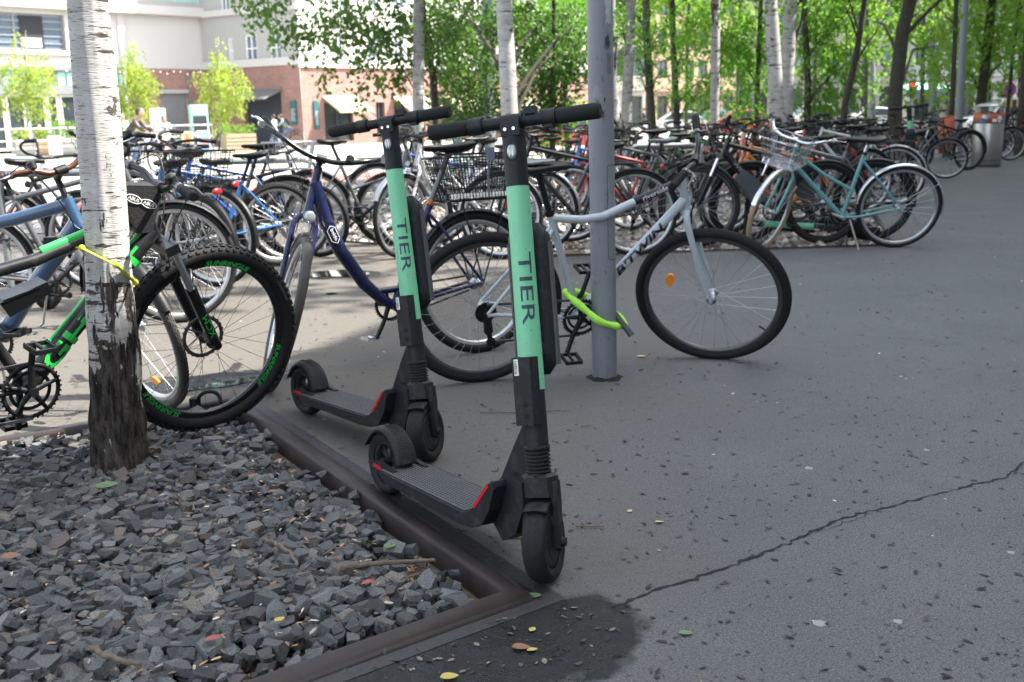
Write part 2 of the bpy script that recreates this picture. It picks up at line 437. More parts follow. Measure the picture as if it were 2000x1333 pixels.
def rock_variants(k, cuts):
    "broken stones: a block chipped by random planes"
    outv = []; q = random.Random(77 + cuts)
    for i in range(k):
        bm = bmesh.new(); bmesh.ops.create_cube(bm, size=2.0)
        bmesh.ops.transform(bm, matrix=Matrix.Diagonal((q.uniform(.85, 1.35), q.uniform(.65, 1.0), q.uniform(.40, .68), 1)), verts=bm.verts)
        for _ in range(cuts):
            n = Vector((q.gauss(0, 1), q.gauss(0, 1), q.gauss(0, .8))).normalized(); sup = max(v.co.dot(n) for v in bm.verts)
            r = bmesh.ops.bisect_plane(bm, geom=bm.verts[:] + bm.edges[:] + bm.faces[:], plane_co=n * sup * q.uniform(.52, .85), plane_no=n, clear_outer=True)
            bmesh.ops.holes_fill(bm, edges=[e for e in bm.edges if e.is_boundary])
        bmesh.ops.remove_doubles(bm, verts=bm.verts, dist=.03); bmesh.ops.triangulate(bm, faces=bm.faces); bm.verts.index_update()
        c = sum((v.co for v in bm.verts), Vector()) / len(bm.verts)
        outv.append((np.array([v.co - c for v in bm.verts]), np.array([[v.index for v in f.verts] for f in bm.faces]))); bm.free()
    return outv
RV = rock_variants(30, 6) + rock_variants(26, 9)
def scatter_rocks(name, pts, size, z0, palette, pw, zfun=None, tilt=.26):
    V = []; F = []; C = []; o = 0
    for p in pts:
        v, f = RV[rng.integers(len(RV))]; s = size(p)
        a = rng.uniform(0, 2 * math.pi); tx, ty = rng.normal(0, tilt, 2)
        Rm = np.array((Matrix.Rotation(a, 3, 'Z') @ Matrix.Rotation(tx, 3, 'X') @ Matrix.Rotation(ty, 3, 'Y')))
        w = (v * s) @ Rm.T + np.array([p[0], p[1], z0 + rng.uniform(-.012, .02) + (zfun(p) if zfun else 0)])
        V.append(w); F.append(f + o); o += len(w)
        c = np.array(palette[rng.choice(len(palette), p=pw)]) * rng.uniform(.7, 1.35); C.append(np.tile(np.append(c, 1), (len(f), 1)))
    ob = soup(name, np.vstack(V), np.vstack(F), M['rock'], np.vstack(C)); return ob
pal = [(.064, .067, .069), (.086, .089, .090), (.044, .046, .048), (.11, .10, .086), (.078, .066, .060)]
pw = [.42, .27, .17, .09, .05]
pts = poly_area_pts(shrink(BED1, .075), 18000, rng)
# litter shows between the stones near the two edges at the corner
def edge_gap(p):
    d1 = abs((p[0] - P2.x) * e1.y - (p[1] - P2.y) * e1.x); d2 = abs((p[0] - P2.x) * e2.y - (p[1] - P2.y) * e2.x)
    return min(d1, d2 * 1.2), math.hypot(p[0] - P2.x, p[1] - P2.y)
keep = []
for p in pts:
    g, dc = edge_gap(p)
    pr = min(1, .04 + (g / .30) ** 1.4) if dc < 1.7 else min(1, .25 + g * 5)
    if rng.random() < pr and p[1] > -.2: keep.append(p)
def rs(p): return rng.choice([.010, .014, .0185, .023, .028], p=[.14, .24, .30, .22, .10])
o = scatter_rocks('gravel', keep, rs, -.032, pal, pw); tag(o, 'dark grey crushed stone filling the near tree bed around the birch foot', 'gravel', kind='stuff')
keep2 = [p for p in keep if rng.random() < .5]
o = scatter_rocks('gravel', [p + rng.normal(0, .03, 2) for p in keep2], rs, -.014, pal, pw)
o2 = bpy.data.objects['gravel']; 
# join the upper layer into the lower so that the gravel is one object
bmj = bmesh.new(); bmj.from_mesh(o2.data); bmj.from_mesh(o.data); bmj.to_mesh(o2.data); bmj.free(); bpy.data.objects.remove(o)
pal2 = [(.34, .31, .27), (.24, .22, .20), (.42, .39, .34), (.16, .15, .14)]
pts = poly_area_pts(shrink(BED2, .06), 6500, rng)
o = scatter_rocks('gravel', pts, lambda p: rng.choice([.016, .026, .038]), -.02, pal2, [.4, .3, .15, .15], zfun=lambda p: zg(p[1]), tilt=.6); tag(o, 'pale gravel filling the far tree bed below the parked bicycles', 'gravel', kind='stuff')
pts = poly_area_pts(shrink(BED3, .1), 2500, rng)
o = scatter_rocks('gravel', pts, lambda p: rng.choice([.03, .045, .06]), -.02, pal2, [.4, .3, .15, .15], zfun=lambda p: zg(p[1]), tilt=.6); tag(o, 'pale gravel in the farthest tree bed behind the metal bin', 'gravel', kind='stuff')

# ---- leaf chips, bark flakes: flat curled scraps
def scraps(name, pts, size, z0, palette, zfun=None, curl=.5, aspect=.55):
    V = []; F = []; C = []; o = 0
    for p in pts:
        s = size(); a = rng.uniform(0, 6.28); w = s * aspect * rng.uniform(.6, 1.3); h = s * curl * rng.uniform(.05, .5)
        loc = np.array([(-s, 0, 0), (-.45 * s, -w * .8, h * .5), (.45 * s, -w * .9, h), (s, 0, h * .4), (.5 * s, w * .8, h * .9), (-.4 * s, w * .9, h * .3)]) * np.array([1, 1, 1])
        tx, ty = rng.normal(0, .18, 2)
        Rm = np.array(Matrix.Rotation(a, 3, 'Z') @ Matrix.Rotation(tx, 3, 'X') @ Matrix.Rotation(ty, 3, 'Y'))
        q = loc @ Rm.T; q[:, 2] -= q[:, 2].min(); q += np.array([p[0], p[1], z0 + (zfun(p) if zfun else 0)])
        V.append(q); F.append(np.array([(0, 1, 5), (1, 2, 5), (5, 2, 4), (2, 3, 4)]) + o); o += 6
        c = np.array(palette[rng.integers(len(palette))]) * rng.uniform(.7, 1.3); C.append(np.tile(np.append(c, 1), (4, 1)))
    return soup(name, np.vstack(V), np.vstack(F), M['rock'], np.vstack(C))
lp = [p for p in poly_area_pts(shrink(BED1, .06), 15000, rng) if p[1] > -.2 and rng.random() < (.98 if edge_gap(p)[0] < .30 else .25)]
o = scraps('leaf_litter', lp, lambda: rng.choice([.006, .010, .015, .022], p=[.35, .33, .22, .1]), -.045, [(.19, .13, .085), (.28, .21, .14), (.13, .09, .06), (.36, .31, .24), (.24, .12, .06), (.09, .075, .06), (.22, .17, .12)], curl=.8, aspect=.30)
tag(o, 'dry leaf scraps, bark chips and cigarette ends between the stones by the steel edging', 'litter', kind='stuff')
lp2 = [p for p in lp if rng.random() < .30 and edge_gap(p)[0] > .16]
bm = bmesh.new(); bm.from_mesh(o.data)
o3 = scraps('x', [p + rng.normal(0, .02, 2) for p in lp2], lambda: rng.choice([.006, .009, .013]), .004, [(.20, .13, .08), (.28, .20, .12), (.38, .33, .26), (.26, .13, .06)], curl=.9, aspect=.34)
bm.from_mesh(o3.data); bm.to_mesh(o.data); bm.free(); bpy.data.objects.remove(o3)
# scraps on the pavement: many small dark flakes, a few pale
fp = []
for _ in range(9500):
    y = 1.7 + 16 * rng.random() ** 1.15; x = rng.uniform(-.5 * y - .2, .56 * y + .3)
    if any(poly_inside((x, y), b) for b in (BED1, BED2)): continue
    fp.append((x, y))
o = scraps('fallen_flakes', fp, lambda: rng.choice([.004, .007, .010, .014], p=[.30, .3, .27, .13]), .0006, [(.018, .017, .017), (.030, .028, .027), (.024, .022, .022), (.045, .04, .036), (.033, .031, .03), (.055, .05, .045)], curl=.5, aspect=.42)
tag(o, 'small dark leaf flakes and seed scraps strewn over the grey pavement', 'litter', kind='stuff')
fp = [(p[0], p[1]) for p in fp if rng.random() < .025]
o = scraps('blossom_specks', [(p[0] + rng.normal(0, .2), p[1] + rng.normal(0, .2)) for p in fp if not poly_inside(p, shrink(BED1, -.4))], lambda: rng.choice([.005, .008]), .001, [(.5, .42, .2), (.35, .36, .22), (.5, .46, .38)], curl=.4, aspect=.6)
tag(o, 'pale yellow blossom specks scattered on the pavement', 'litter', kind='stuff')

wc = [at(px, py) for px, py in ((1100, 1200), (1000, 1250), (900, 1290), (1060, 1290), (820, 1310), (960, 1210), (1150, 1230))]
wp = [(q.x + rng.normal(0, .05), q.y + rng.normal(0, .03)) for q in wc for _ in range(9)]
o = scraps('wet_scraps', [p for p in wp if not poly_inside(p, shrink(BED1, -.14))], lambda: rng.choice([.003, .005, .009]), .0012, [(.22, .20, .15), (.12, .10, .08), (.05, .05, .04), (.13, .14, .09)], curl=.4, aspect=.55); tag(o, 'soaked leaf scraps and seeds in the dark wet stain by the edging corner', 'litter', kind='stuff')
# ---- crack
def crack(path, w0, w1, z=.0022):
    pts = [at(*p) for p in path]; L = []
    for i in range(len(pts) - 1):
        a, b = pts[i], pts[i + 1]; n = max(2, int((b - a).length / .018)); pn = Vector((-(b - a).y, (b - a).x, 0)).normalized()
        for k in range(n):
            t = k / n; L.append(a.lerp(b, t) + pn * random.gauss(0, .0035))
    mb = MB(); V = []; F = []
    for i, p in enumerate(L):
        d = (L[min(i + 1, len(L) - 1)] - L[max(i - 1, 0)]).normalized(); pn = Vector((-d.y, d.x, 0)); w = (w0 + (w1 - w0) * i / len(L)) * random.uniform(.25, 1.8)
        V += [p + pn * w + Vector((0, 0, z)), p - pn * w + Vector((0, 0, z))]
        if i: F.append((2 * i - 2, 2 * i - 1, 2 * i + 1, 2 * i))
    return mb.add(V, F, False)
M['crack'] = mat('crack_dirt', (.008, .008, .008), .95)
random.seed(31)
mb = crack([(1195, 1188), (1300, 1148), (1420, 1110), (1540, 1062), (1640, 1015), (1760, 985), (1860, 958), (1960, 935), (2000, 905), (2060, 880)], .0044, .0028)
m2 = crack([(1700, 1003), (1660, 1020), (1600, 1040), (1560, 1052)], .0012, .0007); mb.add(m2.v, m2.f, False)
tag(mb.build('crack', M['crack']), kind='structure')
M['manhole'] = mat('old_gum', (.24, .25, .24), .9)
for (px, py, r) in ((1601, 1218, .016), (1754, 1215, .011), (1580, 915, .013), (1975, 1080, .010), (1810, 880, .009)):
    c = at(px, py); mb = MB(); mb.lathe([(.0001, .0022), (r * .8, .0024), (r, .0005)], c, (0, 0, 1), 14)
    mb.v = [(x + math.sin(y * 400) * .0015, y + math.cos(x * 380) * .0015, z) for x, y, z in mb.v]
    tag(mb.build('gum_spot', M['manhole']), {1601: 'largest flat grey chewing gum spot in the bottom foreground of the pavement', 1754: 'small grey gum spot right of the largest one on the pavement', 1580: 'faint gum spot on the pavement beyond the long crack', 1975: 'gum spot near the right edge below the long crack', 1810: 'small gum spot above the right end of the long crack'}[px], 'gum spot', 'chewing gum spots')

# ---- puddles
def puddle(px, py, sx, sy, rz, seed, z=.003):
    c = at(px, py); r = random.Random(seed); n = 160; ph = [r.uniform(0, 6.3) for _ in range(14)]; V = []
    for i in range(n):
        a = 2 * math.pi * i / n; q = 1 + sum(math.sin(a * (k + 2) + ph[k]) * .16 / (k * .6 + 1) for k in range(14))
        x, y = math.cos(a) * sx * q, math.sin(a) * sy * q; V.append((c.x + x * math.cos(rz) - y * math.sin(rz), c.y + x * math.sin(rz) + y * math.cos(rz), z))
    return MB().add(V, [tuple(range(n))], False)
mw, n_, l_, b_ = _m('puddle_water'); b_.inputs['Base Color'].default_value = (.012, .014, .013, 1); b_.inputs['Roughness'].default_value = .03; b_.inputs['Specular IOR Level'].default_value = .6
nz = n_.new('ShaderNodeTexNoise'); nz.inputs['Scale'].default_value = 14; bp = n_.new('ShaderNodeBump'); bp.inputs['Strength'].default_value = .04; l_.new(nz.outputs['Fac'], bp.inputs['Height']); l_.new(bp.outputs[0], b_.inputs['Normal'])
tag(puddle(655, 535, .26, .16, .3, 5).build('puddle', mw), kind='structure')
tag(puddle(445, 750, .16, .05, R_(36), 8).build('puddle', mw), kind='structure')

# ---- steel edging of the beds (bulb-topped rail with mitred corner)
M['edging'] = worn('rusty_edging_steel', (.038, .031, .030), dirt=(.07, .05, .038), rough=.40, amt=.6, scale=9, metal=.2, coat=0)
def rail(path, name, label, w=.026, top=.018, closed=True, bot=-.06):
    "profile swept along a level path; the outer foot lies on the asphalt"
    prof = [(-w - .002, bot), (-w, top - .014), (-w + .003, top - .005), (-w + .009, top - .001), (-w + .02, top), (w - .02, top - .0015), (w - .008, top - .005), (w - .001, top - .011), (w + .002, .003), (w + .018, .0016), (w + .018, -.02)]
    n = len(path); P = [Vector((p[0], p[1], 0)) for p in path]; V = []; F = []; k = len(prof)
    area = sum(P[i].x * P[(i + 1) % n].y - P[(i + 1) % n].x * P[i].y for i in range(n)); sgn = 1 if area > 0 else -1
    for i in range(n):
        a = P[i - 1]; b = P[i]; c = P[(i + 1) % n]; d1 = (b - a).normalized(); d2 = (c - b).normalized()
        n1 = Vector((d1.y, -d1.x, 0)) * sgn; n2 = Vector((d2.y, -d2.x, 0)) * sgn; m = (n1 + n2); m = m / max(.2, m.dot(n1))
        for (u, z) in prof: V.append(b + m * u + Vector((0, 0, z + zg(b.y))))
    for i in range(n):
        j = (i + 1) % n
        for q in range(k - 1): F.append((i * k + q, j * k + q, j * k + q + 1, i * k + q + 1))
    o = MB().add(V, F, True).build(name, M['edging']); return tag(o, label, 'edging')
rail([BED1[0], BED1[1], BED1[2], BED1[3]], 'steel_edging', 'brown steel edging framing the near dark gravel bed')
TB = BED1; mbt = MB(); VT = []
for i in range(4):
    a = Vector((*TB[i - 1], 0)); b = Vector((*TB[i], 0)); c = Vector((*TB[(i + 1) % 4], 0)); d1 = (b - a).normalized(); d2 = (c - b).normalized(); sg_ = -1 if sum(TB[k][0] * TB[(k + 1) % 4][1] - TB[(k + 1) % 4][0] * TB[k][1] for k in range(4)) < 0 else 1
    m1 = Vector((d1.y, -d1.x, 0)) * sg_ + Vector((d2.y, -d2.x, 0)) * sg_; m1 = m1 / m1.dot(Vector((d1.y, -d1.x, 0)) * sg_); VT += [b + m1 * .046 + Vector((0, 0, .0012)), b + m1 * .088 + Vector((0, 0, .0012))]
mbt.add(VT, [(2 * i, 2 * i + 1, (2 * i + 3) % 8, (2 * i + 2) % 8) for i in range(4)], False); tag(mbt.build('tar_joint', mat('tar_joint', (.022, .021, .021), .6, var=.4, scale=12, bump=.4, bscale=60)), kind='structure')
def dense(B): 
    o = []
    for i in range(len(B)):
        a, b = Vector((*B[i], 0)), Vector((*B[(i + 1) % len(B)], 0)); n = max(1, int((b - a).length / 1.2))
        o += [(a.lerp(b, k / n).x, a.lerp(b, k / n).y) for k in range(n)]
    return o
rail(dense(BED2), 'steel_edging', 'thin steel edging round the pale gravel bed under the parked bicycles', w=.012)
rail(dense(BED3), 'steel_edging', 'thin steel edging of the farthest bed by the metal bin', w=.012)

# ---- road and its red cycle lane
RD = Vector((1.45, 2.95, 0)).normalized(); RN = Vector((-RD.y, RD.x, 0)); R0 = Vector((-4.4, 16.5, 0))
def strip(name, o0, o1, s0, s1, material, lift, ds=1.0):
    V = []; F = []; n = int((s1 - s0) / ds); m = max(1, int(abs(o1 - o0) / 1.5))
    for i in range(n + 1):
        for j in range(m + 1):
            p = R0 + RD * (s0 + (s1 - s0) * i / n) + RN * (o0 + (o1 - o0) * j / m); V.append((p.x, p.y, zg(p.y) + lift))
    for i in range(n):
        for j in range(m): a = i * (m + 1) + j; F.append((a, a + 1, a + m + 2, a + m + 1))
    return tag(MB().add(V, F, False).build(name, material), kind='structure')
M['road'] = mat('pale_road_concrete', (.30, .285, .26), .9, var=.15, scale=1.5, bump=.2, bscale=90)
M['redlane'] = mat('red_lane_asphalt', (.36, .13, .11), .9, var=.15, scale=3)
M['cobbles'] = mat('grey_setts', (.16, .16, .16), .9, var=.35, scale=9, bump=.5, bscale=25)
strip('parking_strip', -1.9, -.1, -16, 30, M['cobbles'], .005)
strip('cycle_lane', .0, 1.5, -25, 60, M['redlane'], .006)
strip('road', 1.55, 60, -45, 90, M['road'], .004, 1.5)

# ------------------------------------------------------------------ kick scooters
M['tier'] = worn('mint_green_paint', (.14, .46, .265), dirt=(.10, .17, .13), rough=.38, amt=.35, scale=10, coat=.15)
M['scoot'] = worn('scooter_black', (.010, .012, .014), dirt=(.06, .058, .055), rough=.42, amt=.6, scale=34, coat=.0)
M['scootlow'] = worn('dusty_black', (.010, .011, .013), dirt=(.075, .07, .062), rough=.45, amt=.6, scale=22, coat=0, speck=False)
M['gripmat'] = worn('deck_rubber', (.055, .058, .060), dirt=(.10, .095, .085), rough=.6, amt=.5, scale=12, coat=0, speck=False)
M['ink'] = mat('dark_lettering', (.018, .045, .055), .5)
M['sticker'] = mat('white_sticker', (.7, .7, .68), .5)
def axis_mtx(p, d, a): 
    return Matrix.Translation(p) @ Matrix.Rotation(a, 4, d) @ Matrix.Translation(-Vector(p))
def make_scooter(label, loc, hd, lean, steer, group):
    root = empty('kick_scooter', label, 'scooter', (0, 0, 0), 0, group)
    root.matrix_world = Matrix.Translation(loc) @ Matrix.Rotation(hd, 4, 'Z') @ Matrix.Rotation(lean, 4, 'X')
    A0 = Vector((.795, 0, .10)); D = Vector((-math.sin(R_(10)), 0, math.cos(R_(10)))); FX = Vector((math.cos(R_(10)), 0, math.sin(R_(10)))); Y = Vector((0, 1, 0))
    def ax(h, f=0, y=0): return A0 + D * h + FX * f + Y * y
    S = axis_mtx(A0, D, steer); front = []
    def fb(mb, name, m): o = mb.build(name, m, root); front.append(o); return o
    rot = Matrix((FX, Y, D)).transposed()
    def wheel(c, name, isfront):
        mb = MB(); mb.lathe([(.066, -.022), (.078, -.029), (.089, -.029), (.097, -.019), (.1, 0), (.097, .019), (.089, .029), (.078, .029), (.066, .022)], c, (0, 1, 0), 48)
        # shallow sweeping grooves: thin raised ribs
        for k in range(30):
            a = 2 * math.pi * k / 30; 
            for s in (-1, 1):
                p = [Vector(c) + Vector((math.cos(a + t * .22) * (.0995 - .006 * t * t), s * (.003 + .019 * t), math.sin(a + t * .22) * (.0995 - .006 * t * t))) for t in (0, .33, .66, 1)]
                mb.tube(p, .0009, 4)
        ty = mb; w = MB()
        if isfront:
            w.lathe([(0, -.027), (.03, -.027), (.055, -.024), (.068, -.020), (.068, .020), (.055, .024), (.03, .027), (0, .027)], c, (0, 1, 0), 40)
            w.lathe([(.04, .0266), (.042, .0285), (.045, .0266)], c, (0, 1, 0), 30); w.lathe([(.04, -.0266), (.042, -.0285), (.045, -.0266)], c, (0, 1, 0), 30)
        else:
            w.lathe([(.056, -.018), (.068, -.02), (.068, .02), (.056, .018)], c, (0, 1, 0), 40, closed=True)
            w.cyl(Vector(c) + Vector((0, -.028, 0)), Vector(c) + Vector((0, .028, 0)), .016, n=16)
            for k in range(5):
                for dlt in (-.16, .16):
                    a = 2 * math.pi * k / 5; w.tube([Vector(c) + Vector((math.cos(a) * .01, 0, math.sin(a) * .01)), Vector(c) + Vector((math.cos(a + dlt) * .06, 0, math.sin(a + dlt) * .06))], .0055, 6)
        wo = w.build(name, M['scootlow'], root); t = ty.build('tyre', M['rubber'], wo)
        return wo
    wf = wheel((.795, 0, .1), 'wheel', True); front.append(wf); wheel((0, 0, .1), 'wheel', False)
    # fork
    mb = MB()
    for s in (-1, 1):
        pf = [(-.018, .155), (-.020, .10), (-.012, .045), (-.013, -.012), (-.006, -.020), (.010, -.020), (.016, -.010), (.013, .06), (.017, .11), (.018, .155)]
        P = [ax(h, f) for f, h in pf]; mb.prism([(p.x, p.z) for p in P], s * .034, s * .048)
        mb.cyl(ax(.002, 0, s * .046), ax(.002, 0, s * .058), .013, .011, n=14)
    mb.hull([ax(h, f, y) for h in (.118, .168) for (f, y) in ((-.03, -.03), (-.03, .03), (.03, .03), (.03, -.03), (0, .05), (0, -.05))] + [ax(.178, f, y) for f, y in ((-.026, 0), (.026, 0), (0, .03), (0, -.03), (.018, .022), (.018, -.022), (-.018, .022), (-.018, -.022))])
    fk = fb(mb, 'fork', M['scootlow'])
    mb = MB(); rings = []
    for a in range(-8, 100, 9):
        an = R_(a + 10); c = A0; r = .107
        ring = [c + FX * (math.cos(an) * rr_) + D * (math.sin(an) * rr_) + Y * yy for rr_, yy in ((r - .008, -.034), (r + .002, -.028), (r + .005, 0), (r + .002, .028), (r - .008, .034), (r - .003, .026), (r + .001, 0), (r - .003, -.026))]
        rings.append(ring)
    mb.loft(rings[6:]); fb(mb, 'mudguard', M['scootlow'])
    # bellows and lower tube
    prof = []; h = .176
    for k in range(6): prof += [(.026, h), (.033, h + .004), (.033, h + .006), (.026, h + .0095)]; h += .0095
    mb = MB(); mb.lathe([(.0, .17), (.03, .17)] + prof + [(.0325, h), (.0325, h + .01), (.0305, h + .012)], A0, D, 28); fb(mb, 'bellows', M['rubber'])
    mb = MB(); mb.tube([ax(.235), ax(.45)], [.0305, .0295], 28); fb(mb, 'lower_stem', M['scoot'])
    mb = MB(); mb.tube([ax(.385), ax(.888)], [.0315, .0285], 36, caps=False); gr = fb(mb, 'green_sleeve', M['tier'])
    mb = MB(); mb.tube([ax(.888), ax(.97), ax(1.022)], [.0287, .0287, .0300], 32); fb(mb, 'upper_stem', M['scoot'])
    # locking box on the front of the stem
    mb = MB()
    w2, f0, f1 = .033, -.004, .046
    mb.hull([ax(h, f, y) for h in (.300, .468) for (f, y) in ((f0, -w2), (f0, .016), (f1 - .022, .027), (f1 - .004, -w2 - .002), (f1, -w2 + .004), (f1, .012))])
    bx = fb(mb, 'tracker_box', M['scoot'])
    Minv = (root.matrix_world @ S).inverted().to_3x3()
    tocam = Minv @ Vector((CO.x - loc[0], CO.y - loc[1], 0)).normalized()
    mb = MB()
    for hh in (.324, .352): mb.lathe([(0, .0005), (.0072, .0005), (.008, 0)], ax(hh, f1, -.006), FX, 16)
    k = mb.build('keyhole', M['crack'], bx)
    nrm = (FX * .14 + Y * .99).normalized(); nr2 = (FX * .75 - Y * .66).normalized()
    # barcode sticker at the upper corner of the box, on the side facing the viewer's left
    sg = 1 if tocam.y > 0 else -1
    u = FX * -.999; side = -1
    q = [ax(.464, f1 + .0006, y) for y in (-.0285, -.0175)] + [ax(.424, f1 + .0006, y) for y in (-.0175, -.0285)]
    st = MB().add(q, [(0, 1, 2, 3)], False).build('barcode_sticker', M['sticker'], bx)
    mb = MB()
    for i in range(11):
        hh = .428 + i * .003; q = [ax(hh, f1 + .0010, y) for y in (-.0275, -.0205)] + [ax(hh + random.choice((.0010, .0018)), f1 + .0010, y) for y in (-.0205, -.0275)]; mb.add(q, [(0, 1, 2, 3)], False)
    mb.build('barcode', M['crack'], st)
    # battery pack
    mb = MB(); rings = []
    for i in range(13):
        t = i / 12; hh = .415 + t * .385; e = min(t, 1 - t); k_ = min(1, math.sqrt(min(1, e / .10) * (2 - min(1, e / .10)))) if e < .1 else 1
        ring = []
        for a in range(16):
            an = 2 * math.pi * a / 16; cx, cy = math.cos(an), math.sin(an)
            ring.append(ax(hh, -.062 + .030 * k_ * math.copysign(abs(cx) ** .55, cx), .053 * (.55 + .45 * k_) * math.copysign(abs(cy) ** .55, cy)))
        rings.append(ring)
    mb.loft(rings); bt = fb(mb, 'battery_pack', M['scoot'])
    mb = MB()
    for s in (-1, 1): mb.hull([ax(h, f, s * y) for h in (.44, .75) for f in (-.075, -.05) for y in (.050, .0565)])
    for hh in (.5, .69): mb.hull([ax(h, f, y) for h in (hh - .012, hh + .012) for f in (-.04, -.02) for y in (-.02, .02)])
    mb.build('side_rail', M['greyplastic'], bt)
    # head lamp
    hc = ax(.972, .0262); mb = MB(); mb.tube([hc + D * (math.sin(t) * .021) + Y * (math.cos(t) * .0145) for t in [2 * math.pi * i / 24 for i in range(24)]], .0032, 6, closed=True)
    hl = fb(mb, 'headlight', M['black']); mb = MB(); mb.sphere(hc, .0135, 14, (.35, 1, 1.5), rot); mb.build('lens', M['clear_lens'], hl)
    mb = MB()
    for s in (-1, 1): mb.tube([hc + FX * .005 + Y * (s * .004) + D * -.012, hc + FX * .005 + Y * (s * .004) + D * .012], .0012, 5)
    mb.build('lamp_element', M['white'], hl)
    # handle bar
    mb = MB(); mb.hull([ax(h, f, y) for (h, f) in ((1.010, .030), (1.010, -.02), (1.055, .024), (1.055, -.02), (1.042, .030)) for y in (-.024, .024)])
    mb.tube([ax(1.047, .0, -.205), ax(1.047, 0, .205)], .0155, 20)
    for a, b_, r in ((-.115, -.078, .0215), (.078, .112, .0215), (-.028, .028, .0195)): mb.cyl(ax(1.047, 0, a), ax(1.047, 0, b_), r, n=22)
    mb.hull([ax(h, f, y) for h in (1.06, 1.078) for f in (-.014, .014) for y in (.034, .062)])
    mb.hull([ax(h, f, y) for h in (1.022, 1.036) for f in (-.01, .012) for y in (.082, .104)])
    hb = fb(mb, 'handlebar', M['scoot'])
    mb = MB()
    for y in (-.011, .011): mb.cyl(ax(1.026, .0315, y), ax(1.026, .034, y), .0042, n=10)
    mb.build('bolt', M['chrome'], hb)
    for s in (-1, 1):
        mb = MB(); a, b_ = (.115, .205) if s > 0 else (.118, .205)
        mb.tube([ax(1.047, 0, s * a), ax(1.047, 0, s * (a + .004)), ax(1.047, 0, s * (b_ + .012)), ax(1.047, 0, s * (b_ + .018))], [.0175, .0195, .0200, .0165], 22)
        g = mb.build('grip', M['blacksoft'], hb)
    # lettering on the sleeve
    lt = text_on_tube('TIER', .047, ax(.888), ax(.385), .0300, tocam + Vector((0, -.06, 0)), pos=.50, material=M['ink'], parent=gr, xs=1.95, bold=.0002)
    # deck
    W = [(.085, .088), (.085, .104), (.54, .118), (.575, .128), (.61, .160), (.668, .236), (.684, .240), (.692, .228), (.672, .16), (.640, .112), (.59, .088), (.52, .080), (.12, .078)]
    mb = MB(); mb.prism(W, -.078, .078)
    for s in (-1, 1): mb.prism([(p[0] * .985 + .008, p[1] * .96 + .004) for p in W], s * .0775, s * .0845)
    mb.prism([(.62, .09), (.60, .17), (.685, .33), (.725, .400), (.745, .400), (.765, .25), (.768, .205), (.74, .12)], -.02, .02)
    mb.prism([(.62, .12), (.655, .225), (.70, .26), (.755, .25), (.765, .19), (.735, .11), (.68, .075)], -.045, .045)
    for s in (-1, 1): mb.prism([(-.028, .104), (.03, .118), (.13, .112), (.13, .070), (.05, .078), (-.02, .095)], s * .046, s * .062)
    dk = mb.build('deck', M['scootlow'], root)
    mb = MB(); mb.prism([(.075, .1046), (.075, .1064), (.541, .1205), (.541, .1187)], -.074, .074); mb.build('grip_mat', M['gripmat'], dk); mb = MB()
    for i in range(34):
        for j in range(12):
            x = .092 + i * .0135 + (.0067 if j % 2 else 0); y = -.0635 + j * .0115; z = .1062 + (x - .075) * .0302; s = .0036
            if x > .535: continue
            mb.add([(x - s * 1.4, y - s, z - .0006), (x + s * 1.4, y - s, z - .0006), (x + s * 1.4, y + s, z - .0006), (x - s * 1.4, y + s, z - .0006), (x, y, z + .0022)], [(0, 1, 4), (1, 2, 4), (2, 3, 4), (3, 0, 4)], False)
    mb.build('studs', M['crack'], dk)
    for s in (-1, 1):
        mb = MB(); mb.prism([(.597, .150), (.606, .146), (.668, .222), (.661, .229)], s * .0848, s * .0862); mb.build('reflector', M['red_lens'], dk)
        mb = MB(); mb.prism([(.005, .098), (.008, .108), (.055, .108), (.055, .096)], s * .0622, s * .0634); mb.build('reflector', M['red_lens'], dk)
    # rear fender
    mb = MB(); rings = []
    for a in range(12, 168, 8):
        an = R_(a); r = .113 + (.006 if a > 150 else 0)
        rings.append([Vector((math.cos(an) * rr_, yy, .1 + math.sin(an) * rr_)) for rr_, yy in ((r - .020, -.037), (r - .006, -.034), (r + .001, -.022), (r + .003, 0), (r + .001, .022), (r - .006, .034), (r - .020, .037), (r - .009, .031), (r - .003, 0), (r - .009, -.031))])
    mb.loft(rings); rf = mb.build('mudguard', M['scootlow'], root)
    mb = MB()
    for a in range(36, 96, 4):
        an = R_(a); mb.tube([(math.cos(an) * .1175, y, .1 + math.sin(an) * .1175) for y in (-.02, 0, .02)], .0009, 4)
    mb.build('ribs', M['rubber'], rf)
    mb = MB(); mb.box((math.cos(R_(112)) * .1165, 0, .1 + math.sin(R_(112)) * .1165), (.016, .014, .004), Matrix.Rotation(R_(-22), 3, 'Y')); mb.build('slot', M['crack'], rf)
    mb = MB(); mb.tube([(.53, .05, .085), (.50, .10, .045), (.46, .165, .007), (.49, .185, .006)], .006, 8); mb.build('kickstand', M['black'], root)
    for o in front: o.matrix_basis = S
    return root
g_s = 'rental kick scooters standing side by side'
def scoot_at(fpx, hd):
    f = at(*fpx); return Vector((f.x - .795 * math.cos(hd), f.y - .795 * math.sin(hd), 0))
make_scooter('nearest mint green and black kick scooter with a white barcode sticker on its lock box', scoot_at((1060, 1133), R_(-55)), R_(-55), R_(-3.2), R_(-54), g_s)
make_scooter('mint green and black kick scooter standing just behind the nearest scooter, beside the navy bicycle', scoot_at((832, 900), R_(-50)), R_(-50), R_(-1.5), R_(-60), g_s)

